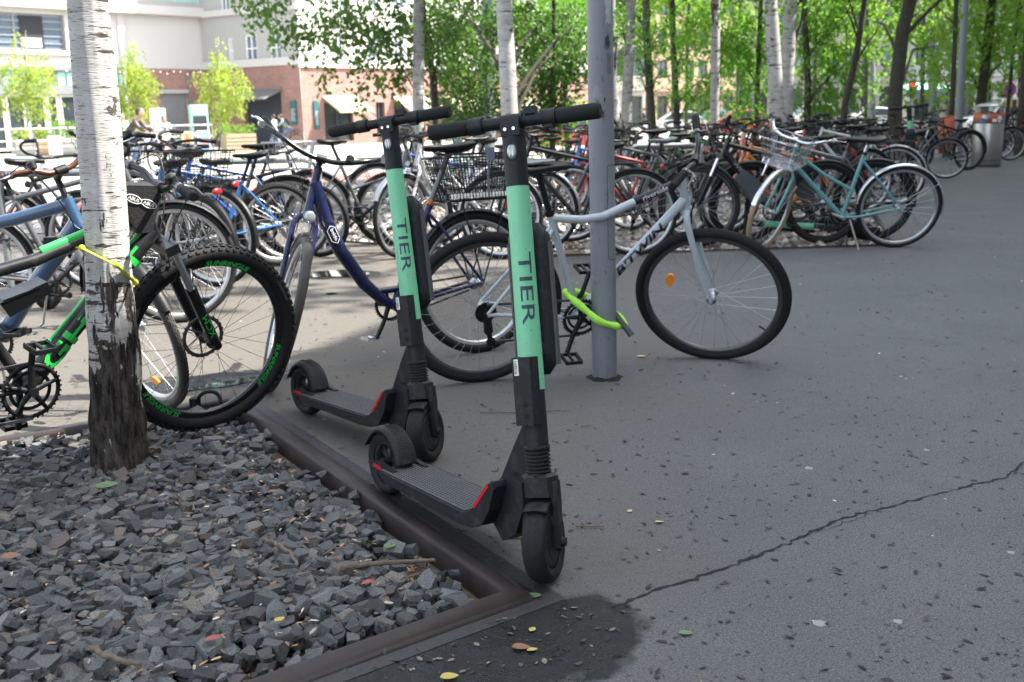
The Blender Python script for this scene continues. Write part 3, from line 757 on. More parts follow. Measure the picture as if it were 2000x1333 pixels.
# ------------------------------------------------------------------ bicycles
M['grn'] = mat('green_decal', (.02, .42, .06), .4)
M['limegreen'] = paint('lime_green_paint', (.02, .48, .08))
M['ebike_battery'] = mat('battery_case', (.02, .022, .03), .35, coat=.4)
def T3(p, y=0.): return Vector((p[0], y, p[1])) if len(p) == 2 else Vector(p)
def arc_guard(mb, c, R, a0, a1, w=.024, th=.0018, n=18):
    rings = []
    for i in range(n + 1):
        a = R_(a0 + (a1 - a0) * i / n); u = Vector((math.cos(a), 0, math.sin(a))); ring = []
        for (dr, y) in ((-.010, -w), (.000, -w * .75), (.007, 0), (.000, w * .75), (-.010, w), (-.012 , w * .92), (-.003, w * .7), (.004, 0), (-.003, -w * .7), (-.012, -w * .92)):
            ring.append(Vector(c) + u * (R + dr) + Vector((0, y, 0)))
        rings.append(ring)
    mb.loft(rings)
def bar_points(kind):
    if kind == 'flat': return [(0, 0, 0), (.0, .08, 0), (-.015, .30, .012)]
    if kind == 'riser': return [(0, 0, 0), (0, .05, 0), (.0, .10, .03), (-.01, .15, .035), (-.045, .33, .045)]
    if kind == 'city': return [(0, 0, 0), (.02, .05, .0), (.035, .12, .01), (.01, .20, .035), (-.07, .26, .05), (-.15, .285, .045), (-.23, .30, .035)]
    if kind == 'cruise': return [(0, 0, 0), (.01, .05, .0), (.015, .12, .018), (-.0, .19, .045), (-.05, .25, .058), (-.13, .29, .06), (-.21, .305, .055)]
    if kind == 'drop': return [(0, 0, 0), (0, .2, 0), (.06, .21, -.01), (.09, .21, -.05), (.05, .215, -.12), (-.04, .215, -.13)]
def make_bike(spec, name='bicycle', detail=1):
    """every part in bicycle-local metres: x forward, y left, z up, rear contact at the origin.
    returns root, list of steering objects, frame-coloured objects and the steering axis"""
    s = dict(WB=1.08, R=.345, tr=.019, BB=(.44, .285), sc=(.25, .78), ht=(.835, .92), hb=(.885, .76), top=[(.262, .745), (.845, .885)], down=None,
             fr=.016, dr=.019, bar='riser', stem=.10, guards=True, rack=True, basket=None, saddle=.07, sus=False, knob=False, rim='alu', tyre='rubber', spoke='spoke',
             frame='paint_black', fork=None, crank=40, lamp=True, stand=False, seatp='black', barmat='black', guardm='black', ring='black', nsp=28, chaincase=False, bag=False, hood=True, chairs=0)
    s.update(spec); lod = detail; nt_ = (12, 8, 6)[lod]
    root = bpy.data.objects.new(name, None); COL.objects.link(root); root.empty_display_size = .1
    WB, R = s['WB'], s['R']; BB, sc, ht, hb = T3(s['BB']), T3(s['sc']), T3(s['ht']), T3(s['hb'])
    rh, fh = Vector((0, 0, R)), Vector((WB, 0, R)); steer = []; painted = []
    up = (ht - hb).normalized(); fwd = Vector((up.z, 0, -up.x))
    fm = M[s['frame']]; fkm = M[s['fork']] if s['fork'] else fm
    # --- wheels
    def wheel(c, front):
        w = MB(); nsp = s['nsp'] if lod < 2 else 14; rr = R - s['tr'] * 2 - .012; hw = .030
        for k in range(nsp):
            side = 1 if k % 2 else -1; a = 2 * math.pi * k / nsp; ha = a + (R_(70) if (k // 2) % 2 else -R_(70)) * (1 if lod < 2 else .6)
            w.tube([c + Vector((math.cos(ha) * .021, side * hw, math.sin(ha) * .021)), c + Vector((math.cos(a) * rr, 0, math.sin(a) * rr))], (.0010, .0012, .0016)[lod], 3, caps=False)
        w.tube([c + Vector((0, y, 0)) for y in (-.05, -.034, -.034, -.026, -.026, .026, .026, .034, .034, .05)], [.006, .006, .023, .023, .014, .014, .023, .023, .006, .006], 12)
        wo = w.build('wheel', M[s['spoke']], root)
        m = MB(); ro = rr + .018; nn = (72, 48, 32)[lod]
        m.lathe([(ro, -.011), (rr + .004, -.012), (rr - .006, -.006), (rr - .006, .006), (rr + .004, .012), (ro, .011)], c, (0, 1, 0), nn); m.build('rim', M[s['rim']], wo)
        m = MB(); tr = s['tr']; pr = [(R - tr + math.cos(t) * tr, math.sin(t) * tr * 1.02) for t in [2 * math.pi * i / 10 for i in range(10)]]
        m.lathe(pr, c, (0, 1, 0), nn, closed=True)
        if s['knob'] and lod < 2:
            nk = 76
            for k in range(nk):
                for j, y in enumerate((-.80, -.30, .30, .80)):
                    a = 2 * math.pi * (k + (.5 if j in (1, 2) else 0)) / nk; ty = math.asin(y * .95); rr2 = R - tr + math.cos(ty) * tr; yy = math.sin(ty) * tr
                    rot = Matrix.Rotation(-a, 3, 'Y') @ Matrix.Rotation(ty, 3, 'Z')
                    m.box(c + Vector((math.cos(a) * rr2, yy, math.sin(a) * rr2)), (.009, .010, .014), rot)
        elif lod == 0:
            for k in range(110):
                for j, y in enumerate((-.55, -.18, .18, .55)):
                    a = 2 * math.pi * (k + (.5 if j % 2 else 0)) / 110; ty = math.asin(y); rr2 = R - tr + math.cos(ty) * tr; rot = Matrix.Rotation(-a, 3, 'Y') @ Matrix.Rotation(ty, 3, 'Z')
                    m.box(c + Vector((math.cos(a) * rr2, math.sin(ty) * tr, math.sin(a) * rr2)), (.0024, .0052, .011), rot)
        m.build('tyre', M[s['tyre']] if not (front and s.get('ftyre')) else M[s['ftyre']], wo)
        if s.get('disc'):
            m = MB(); rdk = .082; y = .040
            m.lathe([(rdk - .014, y), (rdk, y), (rdk, y + .002), (rdk - .014, y + .002)], c, (0, 1, 0), 40, closed=True)
            for k in range(6):
                a = 2 * math.pi * k / 6; m.tube([c + Vector((math.cos(a) * .02, y + .001, math.sin(a) * .02)), c + Vector((math.cos(a + .5) * (rdk - .01), y + .001, math.sin(a + .5) * (rdk - .01)))], .003, 4)
            for k in range(24):
                a = 2 * math.pi * k / 24; m.box(c + Vector((math.cos(a) * (rdk + .0005), y + .001, math.sin(a) * (rdk + .0005))), (.004, .0024, .007), Matrix.Rotation(-a, 3, 'Y'))
            m.build('brake_disc', M['steel_dark'], wo)
        return wo
    wr = wheel(rh, False); wf = wheel(fh, True); steer.append(wf)
    # --- frame
    m = MB(); fr, dr = s['fr'], s['dr']
    m.tube([BB, sc], fr * 1.02, nt_ + 2)
    if s['top']: m.tube([T3(p) for p in s['top']], s.get('tr2', fr), nt_ + 2, flat=s.get('tflat', 1))
    dpts = [T3(p) for p in s['down']] if s['down'] else [hb.lerp(ht, .25), BB]
    m.tube(dpts, s.get('drr', dr), nt_ + 4, flat=s.get('dflat', 1.0))
    for ex in s.get('extra', []): m.tube([T3(p) for p in ex[0]], ex[1], nt_)
    m.tube([hb, ht], fr * 1.15, nt_ + 2)
    m.cyl(BB + Vector((0, -.036, 0)), BB + Vector((0, .036, 0)), .021, n=14)
    ssj = T3(s.get('ssj', (BB.x + (sc.x - BB.x) * .9, BB.z + (sc.z - BB.z) * .9)))
    for y in (-1, 1):
        m.tube([BB + Vector((-.02, y * .022, 0)), BB + Vector((-.12, y * .042, .01)), rh + Vector((.03, y * .060, 0)), rh + Vector((0, y * .062, 0))], [.011, .010, .008, .008], nt_)
        m.tube([ssj + Vector((0, y * .012, 0)), ssj.lerp(rh, .18) + Vector((0, y * .042, 0)), rh + Vector((0, y * .060, .005))], [.009, .008, .007], nt_)
    fo = m.build('frame', fm, root); painted.append(fo)
    # --- fork
    m = MB(); cr = hb - up * .02
    if s['sus']:
        for y in (-1, 1):
            a = cr + Vector((0, y * .062, 0)) + fwd * .02; leg = (fh - (fwd * (fh - a).dot(fwd))) ; d = -up
            e = fh + Vector((0, y * .062, 0)); 
            m.tube([a - d * .01, a.lerp(e, .52)], .0155, nt_)
            
        m2 = MB()
        for y in (-1, 1):
            a = cr + Vector((0, y * .062, 0)) + fwd * .02; e = fh + Vector((0, y * .062, 0)); b_ = a.lerp(e, .40)
            m2.tube([b_, b_.lerp(e, .06), b_.lerp(e, .95), e], [.022, .020, .0185, .013], nt_ + 2)
            m2.cyl(e + Vector((0, -.012, 0)), e + Vector((0, .012, 0)), .016, n=10)
        a = cr + fwd * .02; b_ = a.lerp(fh, .42)
        m2.tube([b_ + Vector((0, -.06, 0)), b_ + fwd * .03 + up * .055 + Vector((0, -.035, 0)), b_ + fwd * .03 + up * .055 + Vector((0, .035, 0)), b_ + Vector((0, .06, 0))], .010, 8)
        m2.hull([cr + fwd * f + Vector((0, y, 0)) + up * u for f in (-.012, .038) for y in (-.084, .084) for u in (-.018, .016)])
        fk = m2.build('fork', fkm, root); steer.append(fk); m.build('stanchion', M['chrome'], fk)
    else:
        for y in (-1, 1):
            yw = .050; a = cr + Vector((0, y * yw * .55, 0)); b_ = cr - up * .04 + Vector((0, y * yw, 0))
            m.tube([cr + up * .01, a, b_, b_.lerp(fh + Vector((0, y * .054, 0)), .55) - fwd * .006, fh + Vector((-.004, y * .054, .02)), fh + Vector((0, y * .054, 0))], [.014, .0145, .0145, .0125, .009, .008], nt_ + 2)
        m.cyl(hb - up * .008, hb, .021, n=14)
        fk = m.build('fork', fkm, root); steer.append(fk); painted.append(fk) if not s['fork'] else None
    # --- headset, stem, bar
    top = ht + up * s['stem']; st2 = s.get('reach', .05)
    m = MB(); m.cyl(ht, ht + up * .012, .021, .019, n=14); 
    m.tube([ht - up * .01, top], .0125, nt_); m.tube([top - up * .02, top + fwd * st2], [.015, .014], nt_); m.cyl(top + fwd * st2 + Vector((0, -.022, 0)), top + fwd * st2 + Vector((0, .022, 0)), .019, n=12)
    hs = m.build('stem', M[s.get('stemm', 'black')], root); steer.append(hs)
    C0 = top + fwd * st2; bp = bar_points(s['bar']); ra = s.get('barrot', 0)
    def bpnt(p, y):
        x, yy, z = p; c_, s_ = math.cos(ra), math.sin(ra); return C0 + Vector((x * c_ - z * s_, yy * y, x * s_ + z * c_))
    m = MB(); full = [bpnt(p, -1) for p in reversed(bp)] + [bpnt(p, 1) for p in bp[1:]]
    # smooth the bend a little
    def sm(P, it=2):
        for _ in range(it):
            q = [P[0]]
            for i in range(len(P) - 1): q += [P[i].lerp(P[i + 1], .25), P[i].lerp(P[i + 1], .75)]
            q.append(P[-1]); P = q
        return P
    m.tube(sm(full), .0115, nt_); hbz = m.build('handlebar', M[s['barmat']], root); steer.append(hbz)
    for y in (-1, 1):
        a, b_ = bpnt(bp[-1], y), bpnt(bp[-2], y); d = (a - b_).normalized(); gl = .12
        m = MB(); m.tube([a - d * gl, a - d * (gl - .006), a - d * .01, a + d * .004, a + d * .008], [.0150, .0165, .0168, .0168, .012], nt_ + 2)
        if lod == 0:
            for k in range(9): m.cyl(a - d * (.02 + k * .010), a - d * (.024 + k * .010), .0178, n=12)
        m.build('grip', M[s.get('gripm', 'blacksoft')], hbz)
        if lod < 2:
            m = MB(); p0 = a - d * (gl + .025); f2 = (fwd - d * fwd.dot(d)).normalized()
            m.cyl(p0 - d * .012, p0 + d * .012, .0165, n=10)
            m.tube([p0 + f2 * .012, p0 + f2 * .032 - up * .010, p0 + f2 * .042 + d * .035 - up * .016, p0 + f2 * .040 + d * .095 - up * .024, p0 + f2 * .046 + d * .112 - up * .026], [.010, .008, .005, .004, .0045], 6)
            m.build('brake_lever', M[s.get('leverm', 'steel_dark')], hbz)
            m = MB(); q0 = p0 + f2 * .02; m.tube(sm([q0, q0 + fwd * .09 - d * .04 + up * .02, hb.lerp(ht, .6) + fwd * .09 + Vector((0, y * .05, 0)), hb + fwd * .02 + Vector((0, y * .03, -.02)), hb - up * .1 + Vector((0, y * .03, 0))]), .0024, 5)
            m.build('brake_cable', M['black'], hbz)
    if lod < 2 and s.get('bell', True):
        m = MB(); p = bpnt(bp[min(2, len(bp) - 1)], s.get('bellside', -1)); m.cyl(p + up * .006, p + up * .030, .019, .018, n=14); m.cyl(p + up * .030, p + up * .038, .018, .006, n=14); m.build('bell', M['black'], hbz)
    # --- saddle
    sd = (sc - BB).normalized(); sp = sc + sd * s['saddle']; m = MB(); m.tube([sc - sd * .02, sp], .0135, nt_); m.cyl(sp - Vector((0, .014, 0)), sp + Vector((0, .014, 0)), .016, n=8)
    so_ = m.build('seat_post', M[s['seatp']], root)
    m = MB(); m.cyl(sc - sd * .012, sc + sd * .012, .020, n=12); m.tube([sc + Vector((0, .02, 0)), sc + Vector((-.01, .045, -.004))], .004, 5); m.build('seat_clamp', M[s.get('clampm', 'black')], so_)
    m = MB(); rings = []
    for (x, w, z, th) in ((-.135, .030, .066, .020), (-.128, .060, .070, .034), (-.105, .076, .070, .042), (-.06, .074, .062, .042), (-.015, .052, .056, .036), (.03, .032, .054, .030), (.08, .024, .054, .026), (.115, .020, .053, .024), (.130, .012, .048, .014)):
        ring = []
        for k in range(12):
            a = 2 * math.pi * k / 12; zz = math.sin(a); ring.append(sp + Vector((x, math.cos(a) * w * (1 if zz >= 0 else .88), z - th / 2 + (zz * th / 2 if zz > 0 else zz * th * .8) - (.004 if abs(math.cos(a)) < .3 and zz > 0 else 0))))
        rings.append(ring)
    m.loft(rings)
    m.tube([sp + Vector((-.10, .02, .040)), sp + Vector((-.04, .02, .008)), sp + Vector((.04, .02, .008)), sp + Vector((.10, .012, .036))], .0035, 5)
    m.tube([sp + Vector((-.10, -.02, .040)), sp + Vector((-.04, -.02, .008)), sp + Vector((.04, -.02, .008)), sp + Vector((.10, -.012, .036))], .0035, 5)
    m.build('saddle', M[s.get('saddlem', 'saddle')], root)
    # --- drive
    ca = R_(s['crank']); m = MB(); rc = s.get('ringr', .078)
    m.lathe([(rc - .014, -.044), (rc, -.044), (rc, -.041), (rc - .014, -.041)], BB, (0, 1, 0), 40, closed=True)
    for k in range(5):
        a = ca + 2 * math.pi * k / 5; m.tube([BB + Vector((0, -.043, 0)), BB + Vector((math.cos(a) * (rc - .008), -.043, math.sin(a) * (rc - .008)))], [.012, .006], 5)
    if lod < 2:
        for k in range(36):
            a = 2 * math.pi * k / 36; m.box(BB + Vector((math.cos(a) * (rc + .002), -.0425, math.sin(a) * (rc + .002))), (.006, .002, .006), Matrix.Rotation(-a, 3, 'Y'))
        if s.get('triple'):
            m.lathe([(rc * .60, -.036), (rc * .72, -.036), (rc * .72, -.033), (rc * .60, -.033)], BB, (0, 1, 0), 30, closed=True)
    co_ = m.build('chainring', M[s['ring']], root)
    for sgn, yy in ((1, -.062), (-1, .062)):
        e = BB + Vector((math.cos(ca) * .17 * sgn, yy, math.sin(ca) * .17 * sgn)); m = MB()
        m.tube([BB + Vector((0, yy * .8, 0)), BB.lerp(e, .5) + Vector((0, yy * .2, 0)), e], [.014, .011, .011], 8, flat=1); m.cyl(BB + Vector((0, yy * .6, 0)), BB + Vector((0, yy * 1.08, 0)), .015, n=12)
        cr_ = m.build('crank_arm', M[s.get('crankm', 'black')], co_)
        m = MB(); pc = e + Vector((0, math.copysign(.055, yy), 0)); m.cyl(e, pc + Vector((0, math.copysign(.04, yy), 0)), .007, n=8)
        for dx in (-.034, .034): m.box(pc + Vector((dx, 0, 0)), (.008, .085, .016))
        for dy in (-.04, .04): m.box(pc + Vector((0, dy, 0)), (.066, .008, .014))
        if lod == 0:
            for dx in (-.036, .036):
                for q in range(6): m.box(pc + Vector((dx, -.036 + q * .0145, .009)), (.004, .003, .005))
        m.build('pedal', M[s.get('pedalm', 'black')], cr_)
    m = MB(); cg = .036 if not s.get('cassette') else .042
    y = -.043
    def tang(sg): return [BB + Vector((0, y, sg * rc)), rh + Vector((0, y, sg * cg))]
    lower = [BB + Vector((0, y, -rc)), rh + Vector((.02, y, -.135 if s.get('cassette') else -cg))]
    for P in (tang(1), lower):
        m.tube(P, .0038, 4)
        if lod == 0:
            n = 60
            for k in range(n): m.box(P[0].lerp(P[1], (k + .5) / n), (.006, .007, .010))
    m.build('chain', M['steel_dark'], root)
    m = MB()
    for k, r in enumerate((.046, .040, .034, .028, .023) if s.get('cassette') else (.034,)):
        m.lathe([(.012, -.030 - k * .005), (r, -.030 - k * .005), (r, -.032 - k * .005), (.012, -.032 - k * .005)], rh, (0, 1, 0), 20, smooth=False, closed=True)
        if lod == 0:
            for q in range(22):
                a = 2 * math.pi * q / 22; m.box(rh + Vector((math.cos(a) * r, -.031 - k * .005, math.sin(a) * r)), (.006, .002, .005), Matrix.Rotation(-a, 3, 'Y'))
    if s.get('cassette'):
        for c_, r in ((rh + Vector((.01, -.052, -.075)), .020), (rh + Vector((.025, -.052, -.130)), .020)): m.lathe([(0, -.004), (r, -.004), (r, .004), (0, .004)], c_, (0, 1, 0), 14)
        m.hull([rh + Vector(p) for p in ((-.015, -.06, 0), (.015, -.06, 0), (.03, -.06, -.08), (-.01, -.06, -.08), (-.015, -.048, 0), (.015, -.048, 0), (.03, -.048, -.08), (-.01, -.048, -.08))])
        m.hull([rh + Vector(p) for p in ((-.002, -.06, -.075), (.018, -.06, -.07), (.036, -.06, -.135), (.014, -.06, -.14), (-.002, -.057, -.075), (.018, -.057, -.07), (.036, -.057, -.135), (.014, -.057, -.14))])
    m.build('cassette' if s.get('cassette') else 'sprocket', M['black'] if s.get('cassette') else M['steel_dark'], root)
    if s['chaincase']:
        m = MB(); m.hull([BB + Vector((math.cos(a) * .10, yy, math.sin(a) * .10)) for a in [R_(q) for q in range(0, 360, 30)] for yy in (-.055, -.045)] + [rh + Vector((math.cos(a) * .05, yy, math.sin(a) * .05)) for a in [R_(q) for q in range(0, 360, 45)] for yy in (-.055, -.045)]); m.build('chain_guard', M['black'], root)
    # --- guards, rack, basket, lights
    gm = M[s['guardm']]
    if s['guards']:
        m = MB(); arc_guard(m, rh, R + .012, 5 if s.get('longguard') else 20, 190, w=.026, n=20)
        for y in (-1, 1):
            for a in (35, 100): m.tube([rh + Vector((0, y * .058, 0)), rh + Vector((math.cos(R_(180 - a)) * (R + .01), y * .026, math.sin(R_(180 - a)) * (R + .01)))], .002, 4)
        g = m.build('mudguard', gm, root)
        m = MB(); arc_guard(m, fh, R + .012, 25, 165, w=.026, n=16)
        for y in (-1, 1): m.tube([fh + Vector((0, y * .058, 0)), fh + Vector((math.cos(R_(158)) * (R + .01), y * .026, math.sin(R_(158)) * (R + .01)))], .002, 4)
        steer.append(m.build('mudguard', gm, root))
    if s['rack']:
        m = MB(); zt = 2 * R + .055; x0, x1 = -.20, sc.x - .08
        for y in (-.055, -.02, .02, .055): m.tube([(x0, y, zt), (x1, y, zt)], .0048, 5)
        for x in (x0, (x0 + x1) / 2, x1): m.tube([(x, -.055, zt), (x, .055, zt)], .0048, 5)
        for y in (-.058, .058): m.tube([(x0 + .03, y, zt), rh + Vector((0, y * 1.1, 0)), ], .0042, 5); m.tube([(x1 - .06, y, zt), rh + Vector((0, y * 1.1, 0))], .0042, 5)
        m.tube([(x1, 0, zt), (sc.x - .02, 0, zt + .01)], .0048, 5)
        m.build('luggage_rack', M[s.get('rackm', 'black')], root)
        m = MB(); m.sphere((x0 - .012, 0, zt - .03), .024, 10, (.6, 1.7, .9)); m.build('tail_light', M['red_lens'], root)
    def basket(cx, cz, L, W, H, par, mname, nw=9, steerit=False, taper=.78, wr=.0022):
        m = MB()
        def P(u, v, t): k = taper + (1 - taper) * t; return Vector((cx + u * L / 2 * k, v * W / 2 * k, cz + H * t))
        cor = [(-1, -1), (1, -1), (1, 1), (-1, 1)]
        for t, r in ((1, .005), (.5, wr), (0, .004), (.25, wr), (.75, wr)): m.tube([P(u, v, t) for u, v in cor], r, 4, closed=True)
        for i in range(4):
            a, b_ = cor[i], cor[(i + 1) % 4]; n = nw if i % 2 == 0 else max(4, int(nw * W / L))
            for k in range(n):
                q = k / n; u, v = a[0] + (b_[0] - a[0]) * q, a[1] + (b_[1] - a[1]) * q; m.tube([P(u, v, 1), P(u, v, 0)], wr, 3, caps=False)
        for k in range(1, nw):
            u = -1 + 2 * k / nw; m.tube([P(u, -1, 0), P(u, 1, 0)], wr, 3, caps=False)
        if s.get('dense'):
            for k in range(1, 14): m.tube([P(u, v, k / 14) for u, v in cor], .0013, 3, closed=True)
        o = m.build('basket', M[mname], par)
        if steerit: steer.append(o)
        return o
    bs = s['basket']
    if bs in ('rear', 'rearmesh'): basket(-.03, 2 * R + .06, .40, .30, .21, root, s.get('basketm', 'black'), 22 if bs == 'rearmesh' else 11)
    if bs == 'front':
        basket(C0.x + .13, C0.z - .17, .27, .34, .21, root, s.get('basketm', 'alu'), 9, True)
    if s['lamp']:
        m = MB(); p = hb - up * .03 + fwd * .065; m.tube([p - fwd * .03, p, p + fwd * .035, p + fwd * .045], [.008, .022, .029, .027], 14); hl = m.build('headlight', M[s.get('lampm', 'black')], root); steer.append(hl)
        m = MB(); m.sphere(p + fwd * .043, .026, 14, (.35, 1, 1), Matrix((fwd, (0, 1, 0), up)).transposed()); m.build('lens', M['clear_lens'], hl)
    if s['stand']:
        m = MB(); m.tube([BB + Vector((-.06, .03, -.02)), BB + Vector((-.13, .14, -BB.z + .02)), BB + Vector((-.15, .145, -BB.z + .005))], .007, 6); m.build('kickstand', M[s.get('standm', 'alu')], root)
    axd = up.copy(); return dict(root=root, steer=[o.name for o in steer], painted=[o.name for o in painted], axp=hb.copy(), axd=axd, spec=s, C0=C0, sp=sp, BB=BB, ht=ht, hb=hb, sc=sc, up=up, fwd=fwd, rh=rh, fh=fh)
def pose(b, x, y, hd, lean=0., steer=0., z=0., dip=None):
    S = axis_mtx(b['axp'], b['axd'], steer); R = b['spec']['R']; dp = 0.; zz = 0.
    circ = [Vector((math.cos(t), 0, math.sin(t))) * R for t in [2 * math.pi * k / 72 for k in range(72)]]
    for _ in range(5):      # both tyres touch the ground
        Wm = Matrix.Rotation(hd, 4, 'Z') @ Matrix.Rotation(dp, 4, 'Y') @ Matrix.Rotation(lean, 4, 'X')
        zr = min((Wm @ (b['rh'] + c)).z for c in circ); zf = min((Wm @ S @ (b['fh'] + c)).z for c in circ); dp += (zf - zr) / b['spec']['WB']; zz = -zr
    b['root'].matrix_world = Matrix.Translation((x, y, z + zz)) @ Wm
    for ch in b['root'].children:
        if ch.name in b['steer']: ch.matrix_basis = S
def clone(b, color=None):
    "copy of a bicycle with copies of its parts and sub-parts, optionally in another colour"
    r = b['root'].copy(); COL.objects.link(r); r.parent = None; nb = dict(b); nb['root'] = r; st = []; pa = []
    for ch in list(b['root'].children):
        c = ch.copy(); COL.objects.link(c); c.parent = r
        if ch.name in b['steer']: st.append(c.name)
        if ch.name in b['painted']:
            pa.append(c.name)
            if color: c.material_slots[0].link = 'OBJECT'; c.material_slots[0].material = M[color]
        for g in list(ch.children):
            d = g.copy(); COL.objects.link(d); d.parent = c
            for e in list(g.children):
                f = e.copy(); COL.objects.link(f); f.parent = d
    nb['steer'] = st; nb['painted'] = pa; return nb

for nme, c in (('paint_black', (.006, .007, .008)), ('paint_white', (.37, .43, .47)), ('paint_navy', (.003, .007, .045)), ('paint_teal', (.10, .275, .29)), ('paint_slate', (.018, .062, .14)),
               ('paint_blue', (.010, .055, .30)), ('paint_sky', (.016, .12, .34)), ('paint_red', (.28, .012, .015)), ('paint_orange', (.45, .15, .010)), ('paint_silver', (.38, .39, .40)), ('paint_grey', (.07, .072, .078)),
               ('paint_green', (.02, .20, .07)), ('paint_cream', (.55, .5, .4)), ('paint_salmon', (.52, .17, .12)), ('paint_yellow', (.6, .45, .02))):
    paint(nme, c)

# ------------------------------------------------------------------ place the bicycles
# white trekking bicycle leaning on the pole
white = make_bike(dict(BB=(.434, .30), sc=(.258, .775), ht=(.835, .925), hb=(.888, .775), top=[(.262, .752), (.40, .738), (.50, .748), (.62, .80), (.845, .895)], tr2=.0175, dr=.0205, fr=.0155,
    R=.35, tr=.021, guards=False, rack=False, lamp=False, frame='paint_white', bar='riser', barrot=R_(6), stem=.055, saddle=.17, crank=250, cassette=True, rim='greyplastic_rim', crankm='black', ringr=.085, seatp='black', ssj=(.275, .70), reach=.07, bell=False, triple=True) if not M.setdefault('greyplastic_rim', mat('grey_rim', (.10, .10, .105), .35, metal=.8)) is None else {}, detail=0)
tag(white['root'], 'pale silver-white trekking bicycle with black lettering leaning on the grey pole behind the scooters', 'bicycle')
pose(white, -.148, 4.48, R_(17.5), R_(15.4), R_(-34))
def on(b, name): return [c for c in b['root'].children if c.name.split('.')[0] == name]
fr_ = on(white, 'frame')[0]
a, c = white['BB'], white['hb'].lerp(white['ht'], .25)
text_on_tube("B'TWIN", .047, a, c, .0225, (0, -1, .12), pos=.56, material=M['blackgloss'], parent=fr_, shear=.25, xs=1.75, bold=.0016, lift=.0012)
tp = [T3((.62, .80)), T3((.845, .895))]
m = MB(); m.tube([tp[0].lerp(tp[1], t) for t in (.05, .1, .8, .86)], [.0165, .0185, .0185, .0165], 14); dc = m.build('decal', M['blackgloss'], fr_)
text_on_tube('riverside', .030, tp[0], tp[1], .0188, (0, -1, .35), pos=.46, material=M['white'], parent=fr_, xs=1.15)
wfr = [o for o in on(white, 'wheel') if o.name in white['steer']][0]
m = MB(); m.hull([white['fh'] + Vector((-.20 + math.cos(t) * .019, y, .04 + math.sin(t) * .033)) for t in [k * .5236 for k in range(12)] for y in (-.006, .006)]); m.build('spoke_reflector', M['orange_lens'], wfr)
m = MB(); m.tube([white['fh'] + Vector((.27, 0, -.12)), white['fh'] + Vector((.235, 0, -.105))], .004, 6); m.build('valve', M['black'], wfr)
sd_ = on(white, 'saddle')[0]
m = MB(); sp = white['sp']; m.loft([[sp + Vector((x, y * w, z)) for y, z in ((-1, .064), (-.4, .0695), (.4, .0695), (1, .064), (.4, .067), (-.4, .067))] for x, w in ((-.11, .045), (-.05, .05), (.0, .03), (.06, .015))]); m.build('saddle_cover', paint('grey_vinyl', (.14, .15, .16)), sd_)

# navy step-through
navy = make_bike(dict(WB=1.10, BB=(.46, .285), sc=(.222, .745), ht=(.775, .925), hb=(.842, .74), top=None, down=[(.795, .87), (.762, .70), (.700, .555), (.600, .400), (.520, .320), (.46, .285)], drr=[.028, .032, .032, .030, .026, .022], dflat=1.0,
    R=.345, tr=.021, frame='paint_navy', bar='cruise', stem=.045, saddle=.245, crank=-65, guards=False, rack=True, basket='rearmesh', dense=True, ringr=.075, seatp='steel_dark', leverm='alu', barmat='blackgloss', extra=[([(.40, .36), (.56, .355)], .015)],
    pedalm='chrome', clampm='copper', lampm='greyplastic', bellside=1, reach=.03, ftyre='rubber_grey') if M.setdefault('copper', mat('copper_clamp', (.35, .12, .04), .35, metal=.7)) else {}, detail=0)
tag(navy['root'], 'navy blue step-through bicycle with rear mesh basket between the birch and the scooters', 'bicycle')
pose(navy, -.151, 5.062, R_(213), R_(5.3), R_(76))
nr = navy['root']
m = MB(); arc_guard(m, navy['rh'], .357, 25, 178, w=.028, n=24); m.build('mudguard', M['blackgloss'], nr)
m = MB(); arc_guard(m, navy['fh'], .357, 98, 150, w=.028, n=10); g = m.build('mudguard', M['chrome'], nr); navy['steer'].append(g.name)
pose(navy, -.151, 5.062, R_(213), R_(5.3), R_(76))
m = MB(); z = .76
for k in range(24):
    for y in (-.155, .155): m.box((-.23 + k * .0175, y * .80, z + .008), (.009, .002, .022))
m.build('reflective_edge', M['white'], on(navy, 'basket')[0])
m = MB(); m.tube([(-.03, .152, .975), (-.03, .13, .86), (-.03, .12, .755)], .012, 4, flat=.3); m.hull([Vector((-.03 + x, .158 + y, .955 + zz)) for x in (-.022, .022) for y in (-.006, .006) for zz in (-.03, .03)]); m.build('strap', M['steel_strap'] if 'steel_strap' in M else paint('steel_strap', (.10, .12, .18)), on(navy, 'basket')[0])
nf = on(navy, 'frame')[0]; hx = [(.0, .042), (.022, .026), (.022, -.026), (0, -.042), (-.022, -.026), (-.022, .026)]
c = Vector((.742, 0, .635)); d = Vector((-.36, 0, -.93)); ref = Vector((0, 1, 0)); t_ = ref.cross(d)
m = MB(); m.tube([c + d * q - t_ * (math.sin(p / .037) * .037) + ref * (.0375 * math.cos(p / .037)) for p, q in hx], .0014, 5, closed=True); m.build('badge', M['white'], nf)
text_on_tube('boldo', .024, c - d * .1, c + d * .1, .0372, (0, 1, 0), material=M['white'], parent=nf, name='badge_lettering')

